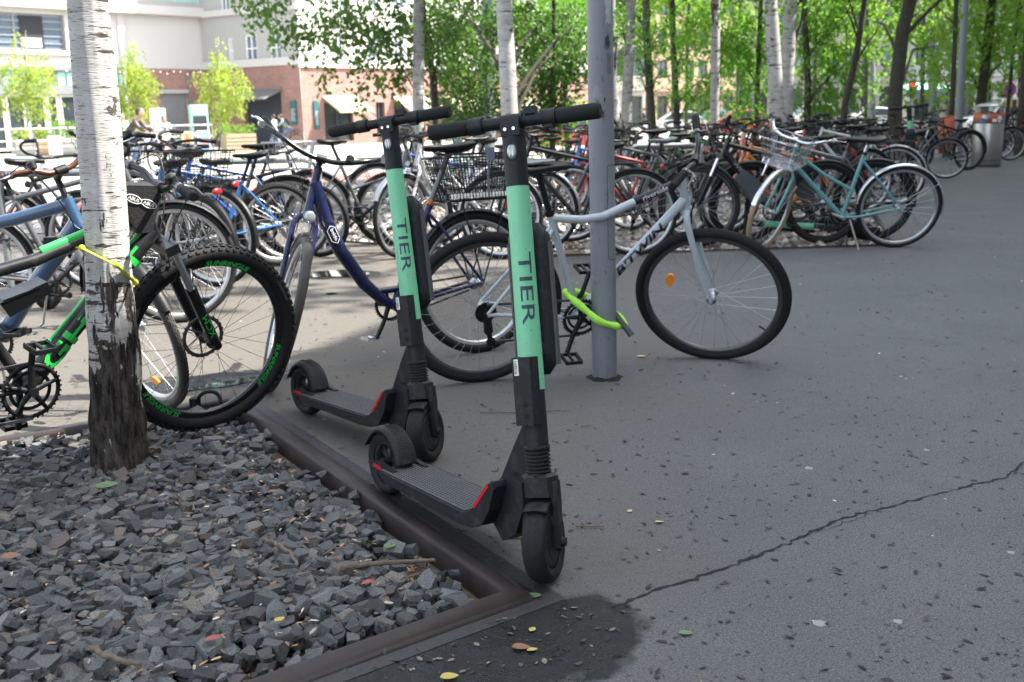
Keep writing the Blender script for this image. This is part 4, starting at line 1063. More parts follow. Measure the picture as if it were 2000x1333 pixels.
# black mountain bicycle with green lettering
mtb = make_bike(dict(WB=1.12, R=.36, tr=.029, BB=(.45, .315), sc=(.235, .72), ht=(.872, .875), hb=(.918, .755), top=[(.245, .690), (.50, .735), (.86, .845)], tr2=.021, down=[(.905, .79), (.68, .565), (.45, .315)], drr=[.030, .037, .036], dflat=.9, fr=.018,
    frame='paint_black', guards=False, rack=False, lamp=False, sus=True, knob=True, bar='riser', stem=.045, reach=.075, saddle=.14, crank=88, cassette=True, spoke='spoke_black', rim='blackgloss', disc=True, triple=True, ringr=.095, fork='blackgloss', bellside=-1), detail=0)
tag(mtb['root'], 'black mountain bicycle with green lettering and knobbly tyres leaning against the near birch', 'bicycle')
pose(mtb, -1.93, 3.02, R_(47), R_(9), R_(-4))
mf = on(mtb, 'frame')[0]
text_on_tube('GHOST', .074, T3((.45, .315)), T3((.905, .79)), .0365, (0, -1, .1), pos=.50, material=M['grn'], parent=mf, xs=2.0, bold=.002, lift=.002)
m = MB(); m.tube([T3((.52, .75)), T3((.845, .851))], .0120, 10, flat=1.3); o = m.build('green_stripe', M['limegreen'], mf)
for v in o.data.vertices: v.co.z += .0105
m = MB(); m.tube([T3((.50, .395)), T3((.885, .797))], .0065, 8); o = m.build('green_stripe', M['limegreen'], mf)
for v in o.data.vertices: v.co.z += .0225; v.co.x -= .003
# rim lettering, two words on the rim walls
mw_ = [o for o in on(mtb, 'wheel') if o.name in mtb['steer']][0]
def rim_text(txt, size, r, a_mid, par, c, yoff=-.0145, matl='grn', xs=1.3):
    V, F = text_verts(txt, size, .3, cuts=.03, xs=xs, bold=.0008); W = []
    for v in V:
        an = a_mid - v.x / r; rr = r + v.y
        W.append(Vector(c) + Vector((math.cos(an) * rr, yoff, math.sin(an) * rr)))
    MB().add(W, F, False).build('rim_lettering', M[matl], par)
m = MB(); m.lathe([(.288, -.0135), (.306, -.0135)], mtb['fh'], (0, 1, 0), 64); m.build('rim_band', M['blackgloss'], mw_)
for am in (R_(78), R_(-28), R_(-130)): rim_text('SUNRINGLE', .026, .297, am, mw_, mtb['fh'], yoff=-.0150)
for am in (R_(30), R_(215)): rim_text('Continental', .017, .334, am, mw_, mtb['fh'], yoff=-.0305, matl='grey_lens' if 'grey_lens' in M else 'greyplastic', xs=1.1)
fk = on(mtb, 'fork')[0]
a = mtb['fh'] + Vector((0, -.062, 0)); b_ = (mtb['hb'] - mtb['up'] * .02 + mtb['fwd'] * .02 + Vector((0, -.062, 0))).lerp(a, .45)
text_on_tube('XCM', .034, a, b_, .0205, (0, -1, 0), pos=.42, material=M['grn'], parent=fk, xs=1.3, shear=-.2)
m = MB(); C = mtb['ht'] + Vector((-.02, 0, .055))
m.hull([C + Vector(p) * .8 for p in ((-.10, -.030, -.02), (-.10, .030, -.02), (.06, -.035, .03), (.06, .035, .03), (.09, -.03, -.02), (.09, .03, -.02), (.05, -.03, -.17), (.05, .03, -.17), (-.02, -.035, -.17), (-.02, .035, -.17), (-.08, -.035, .04), (-.08, .035, .04))])
bag = m.build('handlebar_bag', mat('black_nylon', (.010, .010, .012), .75, bump=.2, bscale=120), mtb['root']); mtb['steer'].append(bag.name)
for k, (dx, dz) in enumerate(((-.035, -.02), (.03, -.045))):
    mt = Matrix.Translation(C + Vector((dx * .8, -.0305, dz * .8))) @ Matrix(((1, 0, 0, 0), (0, 0, -1, 0), (0, 1, 0, 0), (0, 0, 0, 1))) @ Matrix.Rotation(R_(-25), 4, 'Z')
    text_flat('ABUS', .017, mt, M['white'], bag, bold=.0004)
    m = MB(); m.tube([mt @ Vector((math.cos(t) * .029, math.sin(t) * .0125, 0)) for t in [2 * math.pi * i / 24 for i in range(24)]], .0012, 4, closed=True); m.build('oval_mark', M['white'], bag)
pose(mtb, -1.93, 3.02, R_(47), R_(9), R_(-4))
m = MB(); m.hull([T3((x, z), y) for x, z in ((.37, .62), (.52, .67), (.54, .635), (.40, .57)) for y in (-.035, .035)]); m.hull([T3((x, z), y) for x, z in ((.38, .62), (.50, .655), (.50, .66), (.38, .63)) for y in (-.038, .038)]); m.build('lock_holder', M['blackgloss'], mtb['root'])

# slate blue bicycle at the left
slate = make_bike(dict(BB=(.442, .285), sc=(.26, .73), ht=(.832, .865), hb=(.878, .735), top=[(.27, .70), (.52, .768), (.60, .783), (.84, .842)], tr2=.026, down=[(.868, .765), (.65, .53), (.442, .285)], drr=[.036, .034, .032], fr=.02, R=.35, tr=.02,
    frame='paint_slate', fork='paint_grey', guards=True, guardm='black', rack=False, stem=.10, bar='riser', barmat='brownbar', saddle=.16, crank=20, reach=.07, stand=True, lamp=False, bellside=-1, tyre='rubber_grey') if M.setdefault('brownbar', mat('brown_bar', (.10, .045, .03), .35, metal=.4)) else {}, detail=0)
tag(slate['root'], 'slate blue bicycle with brown handlebar, its front wheel behind the near birch trunk', 'bicycle')
pose(slate, -2.545, 4.376, R_(-11), R_(4.3), R_(-34))
wfr = [o for o in on(slate, 'wheel') if o.name in slate['steer']][0]
for dx, dz in ((.05, -.22), (.1, .2)):
    m = MB(); m.hull([slate['fh'] + Vector((dx + math.cos(t) * .035, y, dz + math.sin(t) * .016)) for t in [k * .5236 for k in range(12)] for y in (-.008, .0)]); m.build('spoke_reflector', M['orange_lens'], wfr)

# teal mixte
teal = make_bike(dict(WB=1.10, BB=(.455, .267), sc=(.333, .79), ht=(.883, .848), hb=(.920, .665), top=None, down=[(.905, .72), (.455, .267)], dr=.018, drr=.0185, extra=[([(.890, .80), (.64, .62), (.385, .481)], .0135), ([(.385, .481, .008), (.0, .35, .05)], .009), ([(.385, .481, -.008), (.0, .35, -.05)], .009)],
    R=.345, tr=.018, frame='paint_teal', guardm='chrome', rack=False, basket='front', basketm='chrome', bar='city', barmat='chrome', stemm='chrome', gripm='leather', stem=.06, saddle=.075, seatp='chrome', crank=200, stand=True, leverm='chrome', longguard=True, ftyre='rubber_tan', tyre='rubber', lampm='chrome', crankm='alu', saddlem='saddle', bell=False), detail=0)
tag(teal['root'], 'teal bicycle with chrome mudguards and front wire basket on its stand at the bed edge', 'bicycle')
pose(teal, 3.183, 8.677, R_(178.5), R_(-11), R_(50))

# --- middle distance: templates, then copies
def tmpl(spec, detail=1): return make_bike(spec, detail=detail)
TREK = dict(frame='paint_black', bar='city', stand=True, stem=.045)
CITY = dict(frame='paint_silver', top=None, down=[(.86, .86), (.80, .66), (.66, .46), (.44, .285)], drr=[.022, .024, .024, .022], bar='city', stem=.05, saddle=.13, extra=[([(.81, .66), (.36, .52)], .011)], chaincase=True)
ATB = dict(frame='paint_blue', guards=False, rack=False, lamp=False, R=.33, tr=.026, knob=True, bar='flat', saddle=.15, sc=(.25, .70), top=[(.26, .67), (.84, .80)], ht=(.84, .84), hb=(.885, .70), BB=(.43, .28), WB=1.05, cassette=True)
EB = dict(frame='paint_black', sus=True, fork='paint_black', bar='riser', R=.35, tr=.024, knob=False, dr=.032, fr=.02, top=[(.26, .70), (.84, .86)], ht=(.84, .90), hb=(.885, .77), rack=False, lamp=True, rim='blackgloss')
used = {}
_tm = {}
def put(kind, rear, front, color, label, steer=0., lean=0., group=None, extra=None, hd=None, detail=1, off=0):
    key = (kind, tuple(sorted((extra or {}).items(), key=str)), detail)
    if key not in _tm:
        sp = dict({'trek': TREK, 'city': CITY, 'atb': ATB, 'eb': EB}[kind]); sp.update(extra or {}); sp['frame'] = color; _tm[key] = tmpl(sp, detail); b = _tm[key]
    else: b = clone(_tm[key], color)
    r = at(*rear); 
    if hd is None: f = at(*front); h = math.atan2(f.y - r.y, f.x - r.x)
    else: h = R_(hd)
    pose(b, r.x, r.y, h, R_(lean), R_(steer), z=zg(r.y) + off)
    if detail == 2: b['root'].scale = (.93, .93, .93)
    tag(b['root'], label, 'bicycle', group); return b
G2 = 'bicycles parked in the left part of the rack'
b = put('trek', (397, 592), None, 'paint_black', 'black trekking bicycle with mesh basket and red tail lamp just right of the near birch', hd=147, steer=20, extra=dict(basket='rear', dense=True), group=G2)
put('trek', (-40, 655), (120, 600), 'paint_grey', 'dark grey bicycle whose front wheel shows behind the slate blue frame', steer=12, hd=14, extra=dict(rack=False, bar='riser'), group=G2)
put('trek', (10, 560), (190, 520), 'paint_black', 'black bicycle standing at the grey hoop, furthest left of the rack', steer=30, group=G2, hd=25, extra=dict(rack=False, bar='flat'))
put('atb', (548, 520), None, 'paint_sky', 'bright blue mountain bicycle with black saddle left of the navy one', hd=212, steer=-15, group=G2)
put('atb', (578, 498), None, 'paint_blue', 'royal blue mountain bicycle behind the bright blue one', hd=214, steer=10, group=G2, extra=dict(saddle=.19))
put('city', (570, 512), None, 'paint_grey', 'dark city bicycle with a pale rear basket and red lamp behind the navy handlebar', hd=196, steer=25, group=G2, extra=dict(basket='rear', basketm='alu'))
put('city', (425, 560), None, 'paint_silver', 'silver city bicycle with raised grips standing between the birch and the blue bicycles', hd=160, steer=-35, group=G2)
put('city', (615, 487), None, 'paint_grey', 'dark grey step-through bicycle seen through the gap left of the far scooter', hd=12, steer=-20, group=G2, extra=dict(basket=None, chaincase=False, rack=False))
put('city', (965, 478), None, 'paint_silver', 'silver bicycle whose narrow front wheel stands left of the far scooter stem', hd=226, steer=10, group=G2, extra=dict(fork='paint_silver', guardm='alu'))
put('city', (742, 455), None, 'paint_teal', 'small turquoise bicycle in front of the second birch', hd=20, steer=40, group=G2, extra=dict(chaincase=False))
G3 = 'bicycles parked on the pale gravel'
put('atb', (985, 470), None, 'paint_blue', 'blue mountain bicycle behind the navy one and its mesh basket', hd=186, steer=20, group=G3, extra=dict(saddle=.19))
put('trek', (1052, 492), None, 'paint_silver', 'silver trekking bicycle with pale mudguard right of the near scooter stem', hd=172, steer=0, group=G3, extra=dict(guardm='alu'))
put('city', (1010, 455), (1125, 452), 'paint_cream', 'cream bicycle with a front wire basket left of the grey pole', steer=-45, group=G3, extra=dict(basket='front', basketm='black', chaincase=False, fork='paint_silver'))
put('trek', (1240, 500), None, 'paint_black', 'black trekking bicycle with luggage rack just right of the grey pole', hd=181, steer=-12, group=G3, extra=dict(crankm='alu', cassette=True))
put('atb', (1300, 452), None, 'paint_red', 'red bicycle with narrow saddle between the two birches', hd=205, steer=30, group=G3, extra=dict(saddle=.24, knob=False, tr=.018))
put('trek', (1335, 462), None, 'paint_grey', 'grey bicycle with silver saddle standing behind the white one', hd=192, steer=-25, group=G3, extra=dict(saddlem='grey_vinyl', rack=False, guards=False))
put('eb', (1606, 476), None, 'paint_black', 'black electric bicycle with grey battery case left of the teal one', hd=182, steer=-18, group=G3)
ebk = COL.objects[-1]
for r in [o for o in COL.objects if o.get('label', '').startswith('black electric bicycle with grey')]:
    fo = [c for c in r.children if c.name.startswith('frame')][0]
    m = MB(); m.hull([T3(p, y) for p in ((.50, .40), (.60, .34), (.78, .56), (.72, .66), (.58, .56)) for y in (-.04, .04)]); m.build('battery', M['greyplastic'], r)
    text_on_tube('WHEELER', .05, T3((.87, .80)), T3((.45, .30)), .0330, (0, 1, 0), pos=.42, material=M['clear_lens'], parent=fo, xs=1.5)
put('atb', (1632, 452), None, 'paint_orange', 'orange mountain bicycle behind the black electric one', hd=186, steer=15, group=G3)
put('city', (1560, 432), None, 'paint_salmon', 'salmon pink bicycle with bent frame behind the orange one', hd=214, steer=-10, group=G3, extra=dict(chaincase=False))
put('eb', (1700, 470), None, 'paint_grey', 'dark bicycle lying low behind the teal frame', hd=176, steer=8, group=G3, lean=-4)
put('city', (1690, 415), None, 'paint_red', 'red city bicycle behind the teal saddle', hd=200, steer=25, group=G3, extra=dict(chaincase=True))
put('trek', (1745, 402), None, 'paint_silver', 'silver bicycle right of the upright far scooter', hd=168, steer=-30, group=G3, extra=dict(guardm='alu'))
put('eb', (1890, 333), None, 'paint_black', 'black electric bicycle on its stand just left of the metal bin', hd=196, steer=0, group=G3, extra=dict(stand=True))
put('city', (1972, 314), None, 'paint_black', 'black bicycle with rear basket directly behind the metal bin', hd=186, steer=10, group=G3, extra=dict(basket='rear', chaincase=False))
put('trek', (2040, 308), None, 'paint_grey', 'grey bicycle cut by the right edge behind the metal bin', hd=186, steer=-10, group=G3)

# --- long row of parked bicycles behind: distance grows to the right
rr = random.Random(11)
cols = ['paint_black', 'paint_black', 'paint_grey', 'paint_silver', 'paint_black', 'paint_black', 'paint_grey', 'paint_black', 'paint_grey', 'paint_teal', 'paint_blue', 'paint_black', 'paint_green', 'paint_silver', 'paint_grey', 'paint_black', 'paint_black', 'paint_white']
cname = {'paint_black': 'black', 'paint_grey': 'dark grey', 'paint_silver': 'silver', 'paint_red': 'red', 'paint_blue': 'blue', 'paint_green': 'green', 'paint_salmon': 'salmon', 'paint_teal': 'turquoise', 'paint_yellow': 'yellow', 'paint_white': 'pale grey'}
zones = [  # px range, contact y range, count, what it stands near
    (1055, 1165, 392, 425, 3, 'left of the grey pole under leaves'),
    (1205, 1300, 388, 420, 3, 'behind the red bicycle near the thin birch'),
    (1310, 1420, 372, 410, 6, 'behind the handlebar of the white bicycle'),
    (1425, 1530, 352, 402, 9, 'parked behind the orange bicycle'),
    (1540, 1640, 340, 385, 9, 'parked behind the twin birches'),
    (1645, 1750, 325, 375, 9, 'parked behind the upright far scooter'),
    (1755, 1812, 305, 330, 6, 'parked by the thick dark trunk'),
    (1560, 1800, 300, 322, 8, 'furthest back under the trees'),
    (1870, 2000, 288, 298, 5, 'far back behind the metal bin'),
    (300, 470, 505, 540, 3, 'half hidden behind the near birch and the basket'),
]
extras = {'city': dict(chaincase=False), 'trek': {}, 'atb': dict(tr=.022)}
cnt = {}
for (x0, x1, y0, y1, n, where) in zones:
    names = {}
    for i in range(n):
        t = (i + rr.random() * .7) / n; px = x0 + (x1 - x0) * t; py = y0 + (y1 - y0) * rr.random()
        k = rr.choice(['city', 'trek', 'trek', 'atb']); c = rr.choice(cols); g = at(px, py)
        nm = cname[c]; typ = {'city': 'step-through', 'trek': 'touring', 'atb': 'mountain'}[k]; names[(nm, typ)] = names.get((nm, typ), 0) + 1; q = names[(nm, typ)]
        lab = ('' if q == 1 else ['', '', 'second ', 'third ', 'fourth ', 'fifth '][q]) + f'{nm} {typ} bicycle {where}' + ('' if q == 1 else ' from the left')
        hd = rr.choice([178, 186, 196, 204, 172, 8, -6, 215]) + rr.uniform(-6, 6)
        b = put(k, (px, py), None, c, lab, steer=rr.uniform(-45, 45), lean=rr.uniform(-7, 7), group='long row of parked bicycles under the trees', hd=hd, extra=extras[k], detail=2)

# ------------------------------------------------------------------ trees
from mathutils import noise as mn
def birch_bark(name, hero=False):
    m, n, l, b = _m(name)
    tc = n.new('ShaderNodeTexCoord')
    def noise(sc, s, d=4, r=.5, w=0):
        mp = n.new('ShaderNodeMapping'); mp.inputs['Scale'].default_value = sc; mp.inputs['Location'].default_value = (w, w, w); l.new(tc.outputs['Object'], mp.inputs['Vector'])
        k = n.new('ShaderNodeTexNoise'); k.inputs['Scale'].default_value = s; k.inputs['Detail'].default_value = d; k.inputs['Roughness'].default_value = r; l.new(mp.outputs[0], k.inputs['Vector']); return k.outputs['Fac']
    def mr(v, a, b_, c=0., d=1.):
        k = n.new('ShaderNodeMapRange'); k.inputs[1].default_value = a; k.inputs[2].default_value = b_; k.inputs[3].default_value = c; k.inputs[4].default_value = d; l.new(v, k.inputs[0]); return k.outputs[0]
    def mix(f, a, c):
        k = n.new('ShaderNodeMix'); k.data_type = 'RGBA'; l.new(f, k.inputs[0])
        for s, v in ((6, a), (7, c)):
            if isinstance(v, tuple): k.inputs[s].default_value = (*v, 1)
            else: l.new(v, k.inputs[s])
        return k.outputs[2]
    def ma(op, a, c):
        k = n.new('ShaderNodeMath'); k.operation = op
        for s, v in ((0, a), (1, c)):
            if isinstance(v, float): k.inputs[s].default_value = v
            else: l.new(v, k.inputs[s])
        return k.outputs[0]
    base = mix(mr(noise((1, 1, 3), 6, 5), .35, .7), (.40, .395, .38), (.29, .285, .275))
    base = mix(mr(noise((1, 1, 9), 30, 3), .60, .66, 0., .85), base, (.11, .10, .095))          # fine lenticels
    base = mix(mr(noise((.7, .7, 5), 9, 5, .65, 3), .59, .62), base, (.045, .038, .034))      # dark scars
    base = mix(mr(noise((1, 1, 1.9), 5.5, 6, .65, 9), .60, .62), base, (.06, .05, .042))
    sp = n.new('ShaderNodeSeparateXYZ'); l.new(tc.outputs['Object'], sp.inputs[0])
    rough = ma('ADD', ma('MULTIPLY', sp.outputs[2], -1.3 if hero else -.8), ma('MULTIPLY', noise((1.5, 1.5, .42), 9 if hero else 7, 6, .65, 5), 4.2 if hero else 2.2))
    bark = mix(mr(noise((1.5, 1.5, .45), 24, 7, .75), .42, .62), (.008, .007, .006), (.088, .076, .066))
    msk = mr(rough, 1.42 if hero else .45, 1.48 if hero else .5)
    base = mix(msk, base, bark); l.new(base, b.inputs['Base Color']); b.inputs['Roughness'].default_value = .85; b.inputs['Specular IOR Level'].default_value = .25
    h = ma('ADD', ma('MULTIPLY', noise((1.4, 1.4, .25), 26, 6, .7), msk), ma('MULTIPLY', noise((1, 1, 9), 30, 3), .12))
    bp = n.new('ShaderNodeBump'); bp.inputs['Strength'].default_value = .9; bp.inputs['Distance'].default_value = .02; l.new(h, bp.inputs['Height']); l.new(bp.outputs[0], b.inputs['Normal'])
    return m
M['birch'] = birch_bark('birch_bark'); M['birch_hero'] = birch_bark('birch_bark_near', True)
M['bark'] = mat('brown_bark', (.050, .044, .035), .95, var=.5, scale=14, bump=.8, bscale=30)
M['leaf_birch'] = leafmat('birch_leaf', (.040, .095, .024), (.085, .155, .036), (.17, .33, .055))
M['leaf_locust'] = leafmat('locust_leaf', (.035, .13, .016), (.10, .24, .025), (.28, .58, .05))
M['leaf_bright'] = leafmat('bright_leaf', (.06, .155, .016), (.13, .24, .024), (.31, .53, .06))
M['leaf_young'] = leafmat('young_leaf', (.20, .28, .03), (.32, .38, .06), (.50, .62, .10))

def trunk_mesh(path, rads, nr=16, seg=14, bumpy=0., flare=False, seed=0):
    P = [Vector(p) for p in path]; V = []; F = []; rows = []
    for i in range(len(P) - 1):
        for k in range(seg): rows.append((P[i].lerp(P[i + 1], k / seg), rads[i] + (rads[i + 1] - rads[i]) * k / seg))
    rows.append((P[-1], rads[-1]))
    for (p, r) in rows:
        for k in range(nr):
            a = 2 * math.pi * k / nr; d = Vector((math.cos(a), math.sin(a), 0)); rr_ = r
            if bumpy:
                q = Vector((d.x * 2.2, d.y * 2.2, p.z * 2.0 + seed)); low = max(0, 1 - p.z / 1.0) * (1 if flare else .3)
                rr_ += bumpy * (mn.noise(q) * .5 + low * abs(mn.noise(Vector((d.x * 5, d.y * 5, p.z * 3 + seed)))) * 1.8 + low * mn.noise(Vector((d.x * 9, d.y * 9, p.z * 9))) * .9)
                rr_ += .006 * max(0, .12 - p.z) / .12 if flare else 0
            V.append(p + d * rr_)
    n = len(rows)
    for i in range(n - 1):
        for k in range(nr): F.append((i * nr + k, i * nr + (k + 1) % nr, (i + 1) * nr + (k + 1) % nr, (i + 1) * nr + k))
    return MB().add(V, F, True)
lrng = np.random.default_rng(21)
def leaves(centres, n, size, droop=.5, aspect=.75, strand=8, spread=.10, sizebig=None):
    """centres: rows (x,y,z,rx,ry,rz). returns arrays for leaf blades gathered on short hanging twigs"""
    C = np.array(centres, float); w = C[:, 3] * C[:, 4] * C[:, 5]; w = w ** .8; w /= w.sum(); ns = max(1, n // strand)
    idx = lrng.choice(len(C), ns, p=w); d = lrng.normal(0, 1, (ns, 3)); d /= np.linalg.norm(d, axis=1)[:, None]; r = lrng.uniform(.15, 1, ns) ** .45
    A = C[idx, :3] + d * r[:, None] * C[idx, 3:]
    st = lrng.uniform(0, 1, ns)
    dirs = lrng.normal(0, 1, (ns, 3)); dirs[:, 2] = dirs[:, 2] * .4 - droop * 2; dirs /= np.linalg.norm(dirs, axis=1)[:, None]
    t = np.tile(np.arange(strand) / strand, (ns, 1)); L = spread * strand * .5
    P = A[:, None, :] + dirs[:, None, :] * t[:, :, None] * L + lrng.normal(0, spread * .45, (ns, strand, 3))
    P = P.reshape(-1, 3); tint = np.repeat(st, strand) * .6 + lrng.uniform(0, .4, len(P)); N = len(P)
    u = lrng.normal(0, 1, (N, 3)); u[:, 2] -= droop; u /= np.linalg.norm(u, axis=1)[:, None]
    v = np.cross(u, lrng.normal(0, 1, (N, 3))); v /= np.linalg.norm(v, axis=1)[:, None]; s = size * lrng.uniform(.6, 1.3, N)[:, None]
    if sizebig is not None: s = s * np.where(P[:, 2:3] > sizebig[0], sizebig[1], 1.0)
    nrm = np.cross(u, v) * .12
    V = np.stack([P - u * s * .5, P + v * s * aspect * .5 + nrm * s, P + u * s * .6, P - v * s * aspect * .5 + nrm * s], 1).reshape(-1, 3)
    F = np.arange(N * 4).reshape(-1, 4); return V, F, tint
def limbs(mb, base, centres, r0, k=None, seed=0):
    q = random.Random(seed)
    for c in (centres if k is None else q.sample(centres, min(k, len(centres)))):
        e = Vector(c[:3]); b = Vector(base(e)); mid = b.lerp(e, .5) + Vector((q.uniform(-.1, .1), q.uniform(-.1, .1), .12 * (e - b).length))
        mb.tube([b, b.lerp(mid, .5) + Vector((0, 0, .04)), mid, mid.lerp(e, .6), e], [r0, r0 * .8, r0 * .6, r0 * .4, r0 * .15], 6)
def tree(name, label, cat, path, rads, centres, n, size, lm, tm, droop=.5, aspect=.75, group=None, nr=14, bumpy=.01, flare=False, spread=.10, strand=8, nl=8, sizebig=None, lr=None):
    root = empty(name, label, cat, tuple(path[0]), 0, group); o = Vector(path[0]); P = [Vector(p) for p in path]
    T = trunk_mesh([p - o for p in P], rads, nr=nr, bumpy=bumpy, flare=flare, seed=random.random() * 50).build('trunk', M[tm], root)
    cs = [tuple(Vector(c[:3]) - o) + tuple(c[3:]) for c in centres]
    def base(e):
        z = max(.3, e.z - .8 - abs(e.x) * .2); Q = [p - o for p in P]
        for i in range(len(Q) - 1):
            if Q[i + 1].z >= z or i == len(Q) - 2:
                t = min(1, max(0, (z - Q[i].z) / (Q[i + 1].z - Q[i].z + 1e-6))); return Q[i].lerp(Q[i + 1], t)
    mb = MB(); limbs(mb, base, cs, lr or rads[0] * .28, nl, int(o.x * 10)); mb.build('branches', M['bark'] if tm == 'bark' else M['bark'], root)
    V, F, t = leaves(cs, n, size, droop, aspect, strand, spread, sizebig); soup('foliage', V, F, M[lm], t, root)
    return root
def pc(px, py, r, Y, k=1., dy=1.0, kz=1.): 
    p = atY(px, py, Y); s = Y / F_PX * r; return (p.x, p.y, p.z, s * k, s * dy, s * kz)
def pth(pts, Y, top=None, gz=None):
    P = [atY(px, py, Y) for px, py in pts]; b = P[0]; b.z = zg(Y) - .05 if gz is None else gz
    if top: P.append(Vector(top))
    return P
# near birch
b0 = at(232, 905); Yb = b0.y
hp = [Vector((b0.x, Yb, -.06)), atY(222, 700, Yb), atY(209, 450, Yb), atY(170, 0, Yb)]
dv = (hp[3] - hp[2]); hp += [hp[3] + dv * 1.2, hp[3] + dv * 4 + Vector((.2, 0, 0)), hp[3] + dv * 7]
root = empty('birch_tree', 'nearest birch with white bark and dark fissured foot standing in the dark gravel', 'tree', (b0.x, b0.y, 0))
o_ = Vector((b0.x, b0.y, 0)); trunk_mesh([p - o_ for p in hp], [.076, .074, .070, .060, .058, .04, .015], nr=90, seg=60, bumpy=.016, flare=True).build('trunk', M['birch_hero'], root)
cs = [(hp[4].x - b0.x + random.uniform(-1.2, 1.2), random.uniform(-1.4, 1.4), z, .8, .8, .7) for z in (4.2, 4.8, 5.5, 6.0, 6.8, 7.4, 8.2, 5.0, 6.2)]
mb = MB(); limbs(mb, lambda e: Vector((hp[4].x - b0.x, 0, max(3.0, e.z - 1))), cs, .02); mb.build('branches', M['bark'], root)
V, F, t = leaves(cs, 2200, .075, .8, .8, 8, .12); soup('foliage', V, F, M['leaf_birch'], t, root)

G5 = 'trees of the small city grove'
def up(P, h): return P + [Vector((P[-1].x + (P[-1].x - P[-2].x) * .3, P[-1].y, h))]
def crown(P, lo, hi, R, k, yspread=1.6):
    q = random.Random(int(P[0].x * 100)); x, y = P[-2].x, P[-2].y
    return [(x + q.uniform(-R, R), y + q.uniform(-yspread, yspread), lo + (hi - lo) * i / max(1, k - 1), R * .55, R * .55, (hi - lo) / k * .8) for i in range(k)]
# second birch and its hanging sprays
Y = 15.7; P = up(pth([(815, 380), (817, 200), (818, 0)], Y), 8.5)
cs = [pc(*c, Y + dy) for c, dy in (((560, 20, 55), -.6), ((500, -10, 45), 0), ((600, 60, 42), -.5), ((640, 20, 60), .4), ((690, 60, 55), 0), ((740, 20, 70), -.4), ((620, 120, 34), 0), ((700, 130, 36), -.3), ((690, 190, 22), -.3),
   ((790, 80, 60), .5), ((770, 140, 40), .4), ((700, 215, 14), -.3), ((870, 60, 60), .6), ((640, 150, 18), .2))]
tree('birch_tree', 'second birch with dark scars whose leafy sprays hang left in front of the brick corner', 'tree', P, [.095, .085, .08, .03], cs + crown(P, 3.6, 8, 2.0, 7), 16000, .080, 'leaf_birch', 'birch', droop=.9, group=G5, spread=.085, sizebig=(3.4, 2.2), nl=8, lr=.012)
Y = 17; P = up(pth([(860, 345), (846, 150), (828, 60)], Y), 5)
tree('birch_tree', 'thin tan young stem leaning just right of the second birch', 'tree', P, [.07, .06, .05, .02], [pc(860, 110, 50, Y), pc(900, 40, 60, Y), pc(840, 20, 50, Y)], 1600, .06, 'leaf_birch', 'bark', droop=.6, group=G5, spread=.09, nl=3)
Y = 12.0; P = up(pth([(1004, 398), (995, 210), (984, 0)], Y), 9)
cs = [pc(*c, Y + dy) for c, dy in (((1060, 40, 50), .6), ((1010, -20, 60), .6), ((900, 10, 50), .8), ((1080, 100, 38), .8), ((1130, 40, 40), .6))]
tree('birch_tree', 'birch with bright white bark rising behind the near scooter handlebar', 'tree', P, [.105, .095, .088, .03], cs + crown(P, 3.4, 8.5, 1.8, 7), 7200, .060, 'leaf_birch', 'birch', droop=.9, group=G5, spread=.075, sizebig=(3.0, 2.4), nl=8, nr=20)
# bushy green growth behind, middle of the picture
Y = 19; P = up(pth([(1080, 345), (1078, 200), (1082, 90)], Y), 5)
cs = [pc(*c, Y + dy) for c, dy in (((900, 110, 60), 0), ((880, 190, 50), .4), ((940, 160, 60), -.3), ((960, 70, 60), .5), ((1050, 120, 60), 0), ((1040, 190, 55), .3), ((1100, 170, 50), 0), ((930, 220, 36), 0), ((1080, 235, 36), 0), ((1090, 60, 60), .4), ((1020, 250, 30), 0), ((880, 240, 25), 0), ((1140, 120, 36), 0), ((870, 30, 60), 0), ((930, 290, 22), -1), ((1000, 30, 60), .3))]
tree('leafy_tree', 'dense leafy young tree filling the gap between the two scooter handlebars', 'tree', P, [.06, .05, .04, .02], cs, 14000, .070, 'leaf_birch', 'bark', droop=.5, group=G5, spread=.09, nl=14)
Y = 22; P = up(pth([(1110, 330), (1105, 200), (1095, 60)], Y), 5.5)
cs = [pc(*c, Y) for c in ((1030, 60, 60), (1110, 30, 60), (1090, 110, 50), (1000, 150, 50), (1150, 60, 40), (1120, 215, 34), (1060, 270, 30))]
tree('leafy_tree', 'thin-stemmed light green tree left of the grey pole', 'tree', P, [.06, .05, .035, .02], cs, 5500, .075, 'leaf_locust', 'bark', droop=.4, group=G5, spread=.10, nl=6)
# birches right of the pole
Y = 17.5; P = up(pth([(1218, 372), (1226, 160), (1233, 0)], Y), 8)
cs = [pc(1180, 60, 40, Y), pc(1210, 10, 50, Y), pc(1150, 150, 30, Y), pc(1260, 30, 45, Y), pc(1190, 110, 26, Y)]
tree('birch_tree', 'pale birch just right of the grey pole, partly shaded by leaves', 'tree', P, [.095, .085, .08, .03], cs + crown(P, 3.6, 7.5, 1.8, 5), 3600, .06, 'leaf_birch', 'birch', droop=.8, group=G5, spread=.08, sizebig=(3.5, 2.4), nl=6)
Y = 13.5; P = pth([(1207, 420), (1204, 300), (1197, 150)], Y, top=None); P = up(P, 3.4)
tree('birch_tree', 'thin birch stem half hidden behind the grey pole', 'tree', P, [.085, .075, .05, .02], [pc(1185, 40, 40, Y), pc(1165, 110, 22, Y)], 500, .05, 'leaf_birch', 'birch', droop=.8, group=G5, spread=.06, nl=2)
Y = 17; P = up(pth([(1393, 372), (1396, 200), (1398, 0)], Y), 8)
